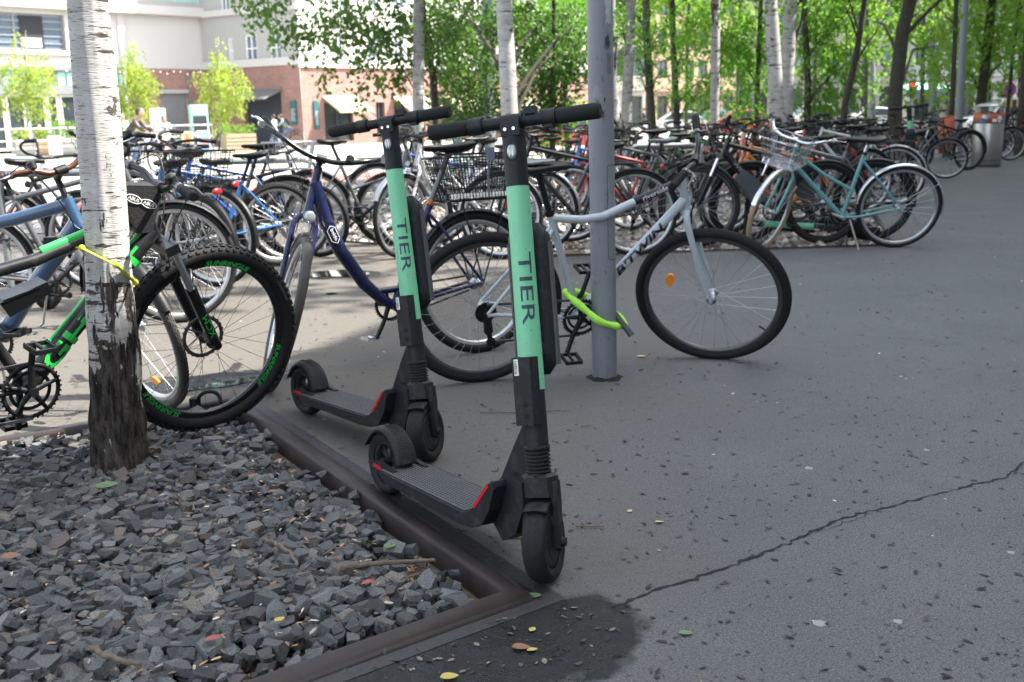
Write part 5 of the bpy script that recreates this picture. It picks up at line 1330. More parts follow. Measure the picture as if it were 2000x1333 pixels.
tree('birch_tree', 'straight slim birch with sunlit right edge above the white handlebar', 'tree', P, [.082, .075, .066, .03], [pc(1400, -30, 60, Y)] + crown(P, 3.6, 7.5, 1.8, 5), 2600, .06, 'leaf_birch', 'birch', droop=.8, group=G5, spread=.08, sizebig=(3.4, 2.4), nl=6)
Y = 14.2; P = up(pth([(1525, 392), (1514, 150), (1505, 0)], Y), 7.5)
tree('birch_tree', 'left stem of the twin birches behind the teal bicycle basket', 'tree', P, [.105, .095, .082, .03], [pc(1500, -40, 60, Y)] + crown(P, 3.4, 7.3, 1.8, 5), 2400, .06, 'leaf_birch', 'birch', droop=.8, group=G5, spread=.08, sizebig=(3.3, 2.4), nl=6, nr=20)
Y = 15.4; P = up(pth([(1528, 372), (1537, 150), (1546, 0)], Y), 8)
tree('birch_tree', 'right stem of the twin birches, with a mossy dark scar', 'tree', P, [.115, .098, .085, .03], [pc(1570, 0, 50, Y)] + crown(P, 3.6, 7.8, 1.8, 5), 2400, .06, 'leaf_birch', 'birch', droop=.8, group=G5, spread=.08, sizebig=(3.5, 2.4), nl=6, nr=20)
# locusts with hanging feathery leaves
def locust(label, pts, rads, Y, cl, n, lm='leaf_locust', size=.10, low=None, asp=.30, hi=True, R=2.2, top=8.5):
    P = up(pth(pts, Y), top); cs = [pc(c[0], c[1], c[2], Y + (c[3] if len(c) > 3 else 0), kz=.75) for c in cl] + (crown(P, 1.15 + (222 + 20) / F_PX * Y, top, R, 5) if hi else [])
    return tree('locust_tree', label, 'tree', P, [r * .8 for r in rads] + [.03], cs, n, size, lm, 'bark', droop=.8, aspect=asp, group=G5, spread=.10, strand=14, sizebig=(1.15 + 240 / F_PX * Y, 2.2), nl=9)
locust('dark straight locust trunk beside the parked white car', [(1278, 300), (1268, 160), (1262, 60)], [.15, .125, .12], 27, [(1240, 100, 50), (1290, 60, 60), (1300, 130, 45), (1250, 140, 30), (1330, 30, 60)], 5040, size=.15, asp=.30)
locust('dark locust trunk right of the white car with broad hanging foliage', [(1325, 300), (1318, 150), (1312, 0)], [.13, .11, .10], 29, [(1370, 70, 65), (1330, 150, 50), (1380, 170, 50), (1440, 120, 55), (1290, 180, 32), (1350, 220, 26), (1420, 190, 36), (1410, 30, 60)], 7920, size=.15, asp=.30)
locust('locust with dense dark green curtain of leaves left of the twin birches', [(1478, 300), (1480, 160), (1486, 0)], [.09, .08, .07], 28, [(1450, 60, 60), (1470, 140, 55), (1490, 190, 45), (1440, 200, 30), (1430, 240, 18), (1490, 50, 60), (1400, 90, 50)], 7200, size=.15, asp=.30)
locust('locust hanging low right of the twin birches', [(1576, 290), (1578, 160), (1570, 0)], [.12, .10, .09], 26, [(1590, 80, 60), (1620, 150, 50), (1580, 180, 45), (1640, 200, 42), (1600, 225, 30), (1660, 120, 50), (1560, 30, 50), (1630, 40, 60)], 8500, size=.15, asp=.32)
locust('thin dark locust stem leaning to the right above the teal saddle', [(1638, 325), (1650, 205), (1672, 110), (1694, -30)], [.085, .075, .068, .06], 19, [(1740, 20, 40), (1610, -20, 60)], 1500, size=.12, asp=.32, R=1.5, top=7)
locust('thickest dark locust trunk behind the upright far scooter', [(1745, 330), (1749, 180), (1763, 60), (1785, -30)], [.165, .15, .14, .13], 18.5, [(1700, 40, 50, 2), (1800, 20, 50, 2), (1830, 90, 40, 3)], 3500, lm='leaf_bright', size=.11, asp=.5, R=2, top=8)
locust('dark locust trunk left of the metal bin with a forked limb', [(1903, 275), (1918, 180), (1938, 0)], [.17, .15, .13], 27, [(1900, 60, 60), (1960, 40, 50), (1880, 130, 40), (1975, 110, 36)], 6000, lm='leaf_bright', size=.13, asp=.5)
locust('slim locust right of the lamp post', [(1962, 262), (1974, 150), (1990, 0)], [.07, .06, .05], 30, [(1960, 60, 50), (2000, 20, 60), (1990, 150, 30)], 3000, lm='leaf_locust', size=.13, asp=.5)
locust('dark locust cut by the right edge of the picture', [(1992, 270), (2002, 150), (2012, 0)], [.14, .12, .11], 25, [(2030, 60, 60)], 2000, lm='leaf_locust', size=.13, asp=.5)
locust('slender birch-like stem left of the grey lamp post', [(1856, 285), (1862, 150), (1868, 0)], [.075, .07, .06], 25, [(1850, 40, 40), (1820, 110, 30)], 2500, lm='leaf_bright', size=.11, asp=.5)
bt = [(1690, 288, 50, 'bright far tree between the leaning stem and the thick trunk', (1680, 40, 70), (1700, 110, 60), (1730, 60, 60), (1650, 90, 50), (1715, 170, 40)),
      (1590, 285, 52, 'bright far tree behind the hanging locust leaves', (1560, 50, 70), (1620, 30, 70), (1600, 120, 50), (1540, 130, 50)),
      (1800, 280, 48, 'sunny far tree right of the thick trunk', (1790, 40, 70), (1830, 90, 60), (1810, 140, 50), (1850, 40, 60), (1780, 190, 30), (1840, 200, 34)),
      (1872, 272, 55, 'sunny far tree behind the lamp post', (1870, 30, 80), (1890, 100, 60), (1860, 150, 50), (1900, 180, 36)),
      (1930, 262, 60, 'far bright tree between the dark trunks at the right', (1930, 40, 80), (1960, 100, 60), (1930, 150, 50), (1900, 120, 40)),
      (1990, 258, 60, 'far bright tree at the right edge', (1990, 40, 80), (2010, 120, 60), (1970, 160, 40)),
      (1340, 262, 58, 'bright far tree above the parked cars', (1330, 30, 70), (1280, 20, 60), (1380, 30, 70), (1300, 80, 40)),
      (1440, 262, 58, 'far tree behind the dark curtain of leaves', (1430, 30, 80), (1480, 60, 70), (1500, 120, 60), (1440, 110, 40)),
      (1200, 268, 56, 'bright leafy top right of the grey pole', (1200, 20, 40), (1240, 40, 40)),
      (1650, 262, 66, 'hazy bright tree far down the grove', (1640, 30, 90), (1700, 30, 90), (1660, 120, 60), (1740, 130, 60), (1760, 40, 80))]
for (px, py, Y, lab, *cl) in bt:
    P = [Vector((atY(px, py, Y).x, Y, zg(Y) - .05)), atY(px + 2, 120, Y), atY(px + 6, -30, Y)]; P = up(P, 10)
    tree('grove_tree', lab, 'tree', P, [.11, .09, .08, .03], [pc(c[0], c[1], c[2], Y + random.uniform(-2, 2), dy=1.2, kz=.8) for c in cl] + crown(P, 6.6, 10, 2.8, 2), 3000, .19, 'leaf_bright', 'bark', droop=.5, aspect=.6, group='bright trees further down the grove', spread=.10, strand=10, nl=6, sizebig=(7, 1.8))

# ------------------------------------------------------------------ buildings
def brick(name, c1=(.31, .125, .095), c2=(.21, .09, .07), mort=(.34, .30, .27)):
    m, n, l, b = _m(name); tc = n.new('ShaderNodeTexCoord'); sp = n.new('ShaderNodeSeparateXYZ'); cb = n.new('ShaderNodeCombineXYZ')
    l.new(tc.outputs['Object'], sp.inputs[0]); l.new(sp.outputs[0], cb.inputs[0]); l.new(sp.outputs[2], cb.inputs[1])
    t = n.new('ShaderNodeTexBrick'); t.inputs['Scale'].default_value = 1; t.inputs['Brick Width'].default_value = .30; t.inputs['Row Height'].default_value = .10; t.inputs['Mortar Size'].default_value = .012
    t.inputs['Color1'].default_value = (*c1, 1); t.inputs['Color2'].default_value = (*c2, 1); t.inputs['Mortar'].default_value = (*mort, 1); l.new(cb.outputs[0], t.inputs['Vector'])
    nz = n.new('ShaderNodeTexNoise'); nz.inputs['Scale'].default_value = 1.2; nz.inputs['Detail'].default_value = 5; l.new(tc.outputs['Object'], nz.inputs['Vector'])
    vm = n.new('ShaderNodeVectorMath'); vm.operation = 'SCALE'; mr = n.new('ShaderNodeMapRange'); mr.inputs[3].default_value = .7; mr.inputs[4].default_value = 1.3; l.new(nz.outputs['Fac'], mr.inputs[0])
    l.new(t.outputs['Color'], vm.inputs[0]); l.new(mr.outputs[0], vm.inputs['Scale']); l.new(vm.outputs[0], b.inputs['Base Color']); b.inputs['Roughness'].default_value = .9
    return m
M['brick'] = brick('red_brick')
M['plaster'] = mat('pale_plaster', (.50, .48, .46), .9, var=.06, scale=.6, bump=.1, bscale=20)
M['plaster_grey'] = mat('grey_plaster', (.36, .35, .335), .9, var=.08, scale=.6)
M['stone'] = mat('grey_beige_stone', (.36, .33, .29), .9, var=.12, scale=.8)
M['peach'] = mat('peach_plaster', (.50, .36, .25), .9, var=.08)
M['mint'] = mat('mint_glazing', (.30, .58, .50), .25, var=.12, scale=.5)
M['glass'] = glassmat('window_glass'); M['glassblue'] = glassmat('blue_window_glass', (.10, .14, .19), .12)
M['framew'] = mat('pale_frame', (.52, .52, .50), .5); M['framed'] = mat('dark_frame', (.06, .065, .075), .5); M['metalgrey'] = mat('grey_metal', (.22, .23, .24), .4, metal=.4)
M['darkin'] = mat('dark_interior', (.02, .022, .028), .7, var=.5, scale=1.5)
M['door_navy'] = mat('slate_shutter', (.035, .045, .065), .6, var=.3, scale=1.2)
M['awning_grey'] = mat('grey_awning', (.13, .12, .12), .8); M['awning_cream'] = mat('cream_awning', (.42, .36, .27), .85)
M['wood'] = mat('weathered_wood', (.36, .26, .17), .8, var=.3, scale=6); M['woodgrey'] = mat('grey_board', (.30, .31, .28), .8, var=.25, scale=5)
class Facade:
    "a wall plane: local x along the wall, local -y out of it, z up"
    def __init__(s, name, label, cat, A, B, z0=None):
        s.A = Vector((A[0], A[1], 0)); s.d = (Vector((B[0], B[1], 0)) - s.A); s.L = s.d.length; s.d.normalize(); s.n = Vector((s.d.y, -s.d.x, 0))
        s.g = zg(A[1]) if z0 is None else z0; s.rot = math.atan2(s.d.y, s.d.x)
        s.root = empty(name, label, cat, (s.A.x, s.A.y, s.g), s.rot)
    def px(s, x, y):
        d = ray(x, y); t = (s.A - CO).dot(s.n) / d.dot(s.n); P = CO + d * t; return ((P - s.A).dot(s.d), P.z - s.g)
    def box(s, name, u0, u1, z0, z1, w0, w1, m, parent=None):
        mb = MB(); mb.box(((u0 + u1) / 2, -(w0 + w1) / 2, (z0 + z1) / 2), (abs(u1 - u0), abs(w1 - w0), abs(z1 - z0))); return mb.build(name, M[m], parent or s.root)
    def wall(s, u0, u1, z0, z1, holes, m, name='wall', th=.35, w=0.):
        "wall with real openings: cells of a grid left empty where there is a hole"
        us = sorted({u0, u1, *[min(max(h[0], u0), u1) for h in holes], *[min(max(h[1], u0), u1) for h in holes]}); zs = sorted({z0, z1, *[min(max(h[2], z0), z1) for h in holes], *[min(max(h[3], z0), z1) for h in holes]})
        mb = MB()
        for i in range(len(us) - 1):
            for j in range(len(zs) - 1):
                cu, cz = (us[i] + us[i + 1]) / 2, (zs[j] + zs[j + 1]) / 2
                if any(h[0] < cu < h[1] and h[2] < cz < h[3] for h in holes): continue
                mb.add([(us[i], -w, zs[j]), (us[i + 1], -w, zs[j]), (us[i + 1], -w, zs[j + 1]), (us[i], -w, zs[j + 1])], [(0, 1, 2, 3)], False)
        for h in holes:
            a, b_, c, d = h; c = max(c, z0)
            mb.add([(a, -w, c), (b_, -w, c), (b_, -w, d), (a, -w, d), (a, -w + th, c), (b_, -w + th, c), (b_, -w + th, d), (a, -w + th, d)], [(0, 4, 5, 1), (1, 5, 6, 2), (2, 6, 7, 3), (3, 7, 4, 0)], False)
        return mb.build(name, M[m], s.root)
    def window(s, h, nu=2, nz_=2, fm='framew', gm='glass', dep=.2, fw_=.07, w=0.):
        u0, u1, z0, z1 = h; mb = MB()
        for (a, b_, c, d) in ((u0, u0 + fw_, z0, z1), (u1 - fw_, u1, z0, z1), (u0 + fw_, u1 - fw_, z0, z0 + fw_), (u0 + fw_, u1 - fw_, z1 - fw_, z1)): mb.box(((a + b_) / 2, dep - w, (c + d) / 2), (b_ - a, .08, d - c))
        for i in range(1, nu): u = u0 + (u1 - u0) * i / nu; mb.box((u, dep - w - .003, (z0 + z1) / 2), (fw_ * .8, .075, z1 - z0 - 2 * fw_))
        for j in range(1, nz_): z = z0 + (z1 - z0) * j / nz_; mb.box(((u0 + u1) / 2, dep - w - .006, z), (u1 - u0 - 2 * fw_, .07, fw_ * .7))
        f = mb.build('window', M[fm], s.root); g = MB(); g.add([(u0, dep + .03 - w, z0), (u1, dep + .03 - w, z0), (u1, dep + .03 - w, z1), (u0, dep + .03 - w, z1)], [(0, 1, 2, 3)], False); g.build('pane', M[gm], f); return f
    def rect(s, x0, y0, x1, y1):
        xm, ym = (x0 + x1) / 2, (y0 + y1) / 2; a, b_ = s.px(x0, ym)[0], s.px(x1, ym)[0]; c, d = s.px(xm, y1)[1], s.px(xm, y0)[1]; return (a, b_, c, d)
def ry(px, Y): return ray(px, 0).x / ray(px, 0).y * Y
C1 = (ray(595, 285).x / ray(595, 285).y * 60, 60.0); C0_ = (ray(407, 260).x / ray(407, 260).y * 64.3, 64.3); CL = (ray(-260, 280).x / ray(-260, 280).y * 51, 51.0)
A_ = Facade('cafe_building', 'pale building with brick ground floor, mint glazing and tall cafe windows behind the near birch', 'building', CL, C0_, z0=-.4)
L = A_.L; H1 = A_.px(300, 134)[1]; HC = A_.px(300, 30)[1]
bigw = A_.rect(-20, 26, 128, 98); sw = A_.rect(205, 40, 216, 106)
A_.wall(0, L, H1, HC, [bigw, sw], 'plaster')
f = A_.window(bigw, 3, 5, 'metalgrey', 'glassblue', .25, .12); A_.box('open_bay', *A_.rect(42, 30, 88, 96)[:2], bigw[2] + .1, bigw[3] - .1, -.2, -.22, 'darkin'); A_.box('blind', *A_.rect(44, 70, 84, 92)[:2], A_.px(60, 92)[1], A_.px(60, 74)[1], -.195, -.17, 'framew')
A_.window(sw, 1, 1, 'framed')
A_.box('sill', bigw[0] - .2, bigw[1] + .2, bigw[2] - .22, bigw[2] - .01, .003, .18, 'plaster')
A_.box('pilaster', *A_.rect(228, 40, 241, 60)[:2], H1, HC, .003, .12, 'plaster')
A_.box('cornice', -.3, L + .2, HC + .002, HC + .5, -.2, .5, 'plaster'); A_.box('cornice', -.3, L + .2, HC + .502, HC + .8, -.2, .3, 'plaster_grey')
A_.box('glazed_storey', A_.px(170, 20)[0], L + .3, HC + .802, HC + 9, -1.2, .1, 'mint'); A_.box('upper_wall', 0, A_.px(170, 20)[0] - .02, HC + .802, HC + 9, -1.2, -.05, 'plaster')
for k in range(9): u = A_.px(190, 20)[0] + k * 1.4; A_.box('glazing_bar', u, u + .07, HC + .9, HC + 9, .102, .16, 'framew')
# ground floor of the cafe
ug = A_.px(250, 200)[0]; zb = A_.px(150, 178)[1]; zt = A_.px(150, 136)[1]
A_.box('back_wall', 0, ug, 0, H1, -1.2, -1.25, 'darkin')
A_.box('beam', 0, ug, zb - .18, zb + .22, -.1, .15, 'metalgrey'); A_.box('beam', 0, ug, H1 - .2, H1 - .003, -.1, .1, 'metalgrey')
us = [A_.px(x, 220)[0] for x in (-150, -110, -60, -20, 12, 52, 92, 118, 158, 205, 228, 250)]
for i, u in enumerate(us[:-1]):
    A_.window((u + .02, us[i + 1] - .02, .15, zb - .19), 1, 1, 'framew', 'glass', .05, .13); A_.window((u + .02, us[i + 1] - .02, zb + .23, H1 - .21), 2, 1, 'metalgrey', 'mint' if i % 3 else 'glassblue', .05, .07)
dr_ = A_.rect(318, 183, 366, 262)
A_.wall(ug, L, 0, H1, [(dr_[0], dr_[1], 0, dr_[3])], 'brick'); A_.box('roller_door', dr_[0], dr_[1], 0, dr_[3] - .005, -.1, -.14, 'metalgrey'); A_.box('door_lintel', dr_[0] - .2, dr_[1] + .1, dr_[3] + .0, dr_[3] + .22, .003, .16, 'plaster_grey')
A_.box('downpipe', *A_.rect(365, 140, 369, 200)[:2], 0, H1 - .1, .01, .13, 'metalgrey')
# projecting wing
B_ = Facade('corner_wing', 'projecting wing with small cross windows above dark red brick and a grey awning', 'building', C0_, C1, z0=-.4)
H2 = B_.px(520, 128)[1]; ws = [B_.rect(446, 74, 456, 124), B_.rect(479, 68, 502, 122), B_.rect(527, 66, 550, 120), B_.rect(430, -30, 447, 22), B_.rect(500, -60, 540, -8)]
od = B_.rect(478, 178, 552, 280)
B_.wall(0, B_.L, H2, H2 + 12, ws, 'plaster_grey', th=.16); [B_.window(w, 2, 2, 'white', 'glassblue', .10, .09) for w in ws]
B_.box('string_course', -.05, B_.L + .12, H2 - .05, H2 + .38, .003, .14, 'plaster'); B_.box('cornice', -.05, B_.L + .12, B_.px(500, 26)[1], B_.px(500, 26)[1] + .35, .003, .2, 'plaster')
B_.wall(0, B_.L, 0, H2 - .052, [(od[0], od[1], 0, od[3])], 'brick', w=.02); B_.box('roller_door', od[0], od[1], 0, od[3], -.30, -.36, 'door_navy')
mb = MB(); u0, u1 = B_.rect(474, 178, 553, 200)[:2]; z = od[3]; mb.hull([(u, -w, zz) for u in (u0, u1) for w, zz in ((.02, z + .1), (.02, z - .02), (1.5, z - .45), (1.5, z - .52))]); mb.build('awning', M['awning_grey'], B_.root)
r = B_.rect(570, 197, 581, 245); B_.box('sign_panel', r[0], r[1], r[2], r[3], .03, .12, 'sign_teal' if M.setdefault('sign_teal', mat('teal_sign', (.025, .11, .12), .4)) else '')
for k in range(7): B_.box('sign_lines', r[0] + .06, r[1] - .06 - .05 * (k % 3), r[2] + .25 + k * .1, r[2] + .29 + k * .1, .122, .13, 'framew')
# sunlit side
dC = Vector((.72, .69, 0)).normalized(); C2 = (C1[0] + dC.x * 26, C1[1] + dC.y * 26)
C_ = Facade('sunlit_brick_side', 'sunlit side of the corner building, brick shops with cream awnings behind the birch leaves', 'building', C1, C2, z0=-.4)
H3 = C_.px(640, 131)[1]; sh = [C_.rect(634, 200, 690, 276), C_.rect(735, 200, 752, 268), C_.rect(770, 200, 830, 268)]
sh += [(sh[-1][1] + 1.5, sh[-1][1] + 4.5, sh[2][2], sh[2][3]), (sh[-1][1] + 6, sh[-1][1] + 9, sh[2][2], sh[2][3])]
ws = [C_.rect(655, 68, 672, 122), C_.rect(718, 68, 738, 120), C_.rect(770, 70, 790, 122), C_.rect(820, 72, 838, 124), C_.rect(655, -30, 672, 20), C_.rect(718, -30, 738, 20), C_.rect(770, -30, 790, 20)]
C_.wall(0, C_.L, H3, H3 + 12, ws, 'plaster', th=.2); [C_.window(w, 2, 2, 'white', 'glassblue', .12, .09) for w in ws]; C_.box('string_course', -.12, C_.L, H3 - .05, H3 + .35, .003, .14, 'plaster')
C_.wall(0, C_.L, 0, H3 - .052, sh, 'brick', w=.02); [C_.window((h[0], h[1], max(h[2], .1), h[3]), 2, 1, 'framed', 'glass') for h in sh]
for h in (sh[0], sh[2], sh[3], sh[4]):
    mb = MB(); mb.hull([(u, -w, zz) for u in (h[0] - .1, h[1] + .3) for w, zz in ((.03, h[3] + .35), (.03, h[3] + .25), (1.7, h[3] - .45), (1.7, h[3] - .6))]); mb.build('awning', M['awning_cream'], C_.root)
r = C_.rect(612, 197, 621, 253); C_.box('sign_panel', r[0], r[1], r[2], r[3], .03, .12, 'sign_teal')
for k in range(8): C_.box('sign_lines', r[0] + .06, r[1] - .06, r[2] + .25 + k * .1, r[2] + .29 + k * .1, .122, .13, 'framew')
# office behind and peach house
def block(name, label, px0, px1, Y0, Y1, m, rows, cols, zf, wh, ww, top, gm='glassblue', fm='framed', ground=True):
    A = (ry(px0, Y0), Y0); Bp = (ry(px1, Y1), Y1); F_ = Facade(name, label, 'building', A, Bp, z0=-.4); holes = []
    for j in range(rows):
        for i in range(cols): u = F_.L * (i + .5) / cols; z = zf + j * (wh * 1.75); holes.append((u - ww / 2, u + ww / 2, z, z + wh))
    gh = [(F_.L * (i + .12) / cols, F_.L * (i + .88) / cols, .1, zf * .62) for i in range(cols)] if ground else []
    F_.wall(0, F_.L, 0, top, holes + gh, m, th=.4)
    for h in holes + gh: F_.window(h, 2, 1, fm, gm if h in holes else 'glass', .3, .12)
    F_.box('string_course', 0, F_.L, zf * .72, zf * .72 + .35, .003, .25, m); return F_
block('office_building', 'grey beige office block with wide windows seen between pole and birches', 960, 1262, 92, 96, 'stone', 6, 6, 4.6, 2.2, 3.0, 26)
block('peach_house', 'peach coloured house with small windows behind the dark locust trunks', 1255, 1440, 118, 122, 'peach', 5, 7, 5, 1.9, 1.2, 22)
block('arcade_building', 'pale stone building with tall ground floor shops far behind the grove', 1440, 1760, 128, 122, 'stone', 5, 9, 6, 2.2, 1.6, 24)
block('far_house', 'cream house front far behind the trees at the right', 1755, 2080, 126, 105, 'plaster', 5, 9, 6, 2.0, 1.4, 24)
block('far_office', 'pale office front closing the view behind the second birch', 780, 965, 100, 98, 'plaster_grey', 6, 5, 5, 2.2, 2.0, 26)
# unseen building added right of the view to shade the pavement
S0 = Vector((8.6, 6.5, 0)); Sd = Vector((.36, .93, 0)).normalized(); 
Sa = S0 - Sd * 26; Sb = S0 + Sd * 62
E_ = Facade('street_building', 'long pale building along the right side of the pavement', 'building', (Sb.x, Sb.y), (Sa.x, Sa.y), z0=0)
hs = [(u, u + 1.6, z, z + 1.8) for u in np.arange(2, 86, 3.6) for z in (1, 4.6, 8.2)]
E_.wall(0, E_.L, -.5, 12, hs, 'plaster'); 
mb = MB(); mb.box((E_.L / 2, 6.2, 5.8), (E_.L, 12, 12.2)); mb.build('block', M['plaster_grey'], E_.root)
for h in hs[::1]: E_.window(h, 2, 1, 'framew', 'glass', .15, .08)

for lab, x, y in (('street tree with high crown beside the pale street building', 8.2, 9.2),):  # unseen tree, added so its crown breaks up the straight shadow edge
    P = [Vector((x, y, -.05)), Vector((x + .1, y, 5)), Vector((x - .1, y, 9)), Vector((x, y, 12.5))]; q = random.Random(int(x * 10))
    tree('street_tree', lab, 'tree', P, [.2, .15, .1, .03], [(x + q.uniform(-1.2, 1.2), y + q.uniform(-1.8, 1.8), 9 + i * .6, 1.1, 1.1, .7) for i in range(8)], 800, .26, 'leaf_locust', 'bark', droop=.3, aspect=.7, spread=.2, nl=7)

# ------------------------------------------------------------------ the grey pole and other street furniture
def pole_mat():
    m, n, l, b = _m('pole_grey_paint'); tc = n.new('ShaderNodeTexCoord')
    def noise(sc, s, d=4):
        mp = n.new('ShaderNodeMapping'); mp.inputs['Scale'].default_value = sc; l.new(tc.outputs['Object'], mp.inputs['Vector']); k = n.new('ShaderNodeTexNoise'); k.inputs['Scale'].default_value = s; k.inputs['Detail'].default_value = d; l.new(mp.outputs[0], k.inputs['Vector']); return k.outputs['Fac']
    def mix(f, a, c):
        k = n.new('ShaderNodeMix'); k.data_type = 'RGBA'; l.new(f, k.inputs[0])
        for s, v in ((6, a), (7, c)):
            if isinstance(v, tuple): k.inputs[s].default_value = (*v, 1)
            else: l.new(v, k.inputs[s])
        return k.outputs[2]
    def mr(v, a, b_, c=0., d=1.):
        k = n.new('ShaderNodeMapRange'); k.inputs[1].default_value = a; k.inputs[2].default_value = b_; k.inputs[3].default_value = c; k.inputs[4].default_value = d; l.new(v, k.inputs[0]); return k.outputs[0]
    base = mix(mr(noise((1, 1, .3), 6, 6), .35, .7), (.165, .18, .205), (.125, .14, .16))
    base = mix(mr(noise((1, 1, .25), 70, 6), .62, .7, 0, .6), base, (.06, .062, .066))
    base = mix(mr(noise((1, 1, 1), 13, 8), .64, .68, 0, .5), base, (.23, .22, .21))
    l.new(base, b.inputs['Base Color']); b.inputs['Roughness'].default_value = .55
    bp = n.new('ShaderNodeBump'); bp.inputs['Strength'].default_value = .25; bp.inputs['Distance'].default_value = .003; l.new(noise((1, 1, .5), 60, 5), bp.inputs['Height']); l.new(bp.outputs[0], b.inputs['Normal'])
    return m
M['pole'] = pole_mat()
pb = at(1181, 738); pt = atY(1171, 0, pb.y); tilt = (pt - pb) / (pt.z - pb.z)
root = empty('street_pole', 'grey painted steel pole with stickers and scribble that the white bicycle leans on', 'pole', pb)
rp = .0545
def pp(z): return tilt * z
m = MB(); m.tube([pp(-.02), pp(.4), pp(1.2), pp(2.4), pp(6.5)], [rp, rp, rp * .985, rp * .94, rp * .8], 40); m.build('post', M['pole'], root)
m = MB(); m.lathe([(rp + .028, -.002), (rp + .018, .004), (rp + .004, .010), (rp - .004, .014)], pp(0), (0, 0, 1), 30)
m.v = [(x * (1 + .10 * math.sin(5 * math.atan2(y, x)) + .05 * math.sin(13 * math.atan2(y, x))), y * (1 + .10 * math.sin(5 * math.atan2(y, x)) + .05 * math.sin(13 * math.atan2(y, x))), z) for x, y, z in m.v]; m.build('tar_collar', M['crack'], root)
def on_pole(ang, z, r=.0008):
    return pp(z) + Vector((math.sin(ang), -math.cos(ang), 0)) * (rp * (1 - .025 * z) + r)
m = MB(); path = []
for (a, z) in ((1.3, .93), (.42, .93), (.36, .92), (.34, .90), (.34, .56), (.36, .54), (.42, .53), (1.3, .53)): path.append((a, z))
pts_ = []
for i in range(len(path) - 1):
    for k in range(8): t = k / 8; pts_.append(on_pole(path[i][0] + (path[i + 1][0] - path[i][0]) * t, path[i][1] + (path[i + 1][1] - path[i][1]) * t))
m.tube(pts_, .0011, 4); m.build('hatch_outline', M['crack'], root)
def patch(name, a0, a1, z0, z1, matl, jag=.006):
    m = MB(); n = 8; V = []
    for j in range(n + 1):
        for i in range(n + 1):
            e = jag if i in (0, n) or j in (0, n) else 0; V.append(on_pole(a0 + (a1 - a0) * i / n + random.uniform(-e, e) * 8, z0 + (z1 - z0) * j / n + random.uniform(-e, e), .001))
    m.add(V, [(j * (n + 1) + i, j * (n + 1) + i + 1, (j + 1) * (n + 1) + i + 1, (j + 1) * (n + 1) + i) for j in range(n) for i in range(n)], False); m.build(name, matl, root)
M['oldsticker'] = mat('old_sticker', (.30, .32, .34), .7, var=.3, scale=40); M['oldsticker2'] = mat('scraped_sticker', (.10, .11, .12), .8, var=.5, scale=60)
patch('sticker', .40, .95, 1.50, 1.62, M['oldsticker'], .012); patch('sticker', .42, .85, 1.30, 1.385, M['oldsticker2']); patch('sticker', .55, .9, 1.64, 1.9, M['oldsticker'], .002)
q = random.Random(4)
for (cz, ca, n, s) in ((1.43, .50, 26, .042), (1.185, -.35, 14, .02), (1.20, .2, 10, .015), (1.14, .05, 16, .03)):
    P = []; a, z = ca, cz
    for k in range(n): P.append(on_pole(ca + math.sin(k * 1.9 + cz) * s * 7 * q.uniform(.4, 1), cz + math.cos(k * 2.6) * s * q.uniform(.3, 1), .0012))
    P2_ = []
    for i in range(len(P) - 1): P2_ += [P[i], P[i].lerp(P[i + 1], .33), P[i].lerp(P[i + 1], .66)]
    P2_ = [pp(p.z) + (Vector((p.x, p.y, 0)) - Vector((pp(p.z).x, pp(p.z).y, 0))).normalized() * (rp * (1 - .025 * p.z) + .0012) for p in P2_]
    m = MB(); m.tube(P2_, .0011 if cz > 1.4 else .0006, 4); m.build('scribble', M['ink'] if cz > 1.4 else M['crack'], root)
# lime fabric lock
lime = mat('lime_fabric', (.36, .80, .08), .8, var=.1, scale=30, bump=.7, bscale=45)
lk = empty('bicycle_lock', 'lime green fabric chain lock round the grey pole and the white frame', 'lock', (pb.x, pb.y, .25))
def ap(px, py, dy): p = atY(px, py, pb.y + dy); return p - Vector((pb.x, pb.y, .25))
L1 = [ap(1205, 638, -.03), ap(1170, 630, -.085), ap(1140, 602, -.06), ap(1108, 578, -.03), ap(1106, 571, .05), ap(1135, 574, .12), ap(1165, 590, .11), ap(1205, 618, .09), ap(1222, 635, .03), ap(1205, 638, -.02)]
def smooth(P, it=2, closed=False):
    for _ in range(it):
        q_ = [P[0]]
        for i in range(len(P) - 1): q_ += [P[i].lerp(P[i + 1], .25), P[i].lerp(P[i + 1], .75)]
        q_.append(P[-1]); P = q_
    return P
SP = smooth(L1); m = MB(); m.tube(SP, [.0205 + .0030 * math.sin(i * 1.3) for i in range(len(SP))], 12, flat=.75)
m.build('fabric_sleeve', lime, lk)
m = MB(); m.tube([ap(1200, 612, .0), ap(1231, 652, -.03)], .0135, 14); m.tube([ap(1229, 649, -.028), ap(1234, 656, -.033)], .0145, 14); m.build('lock_cylinder', M['greyplastic'], lk)
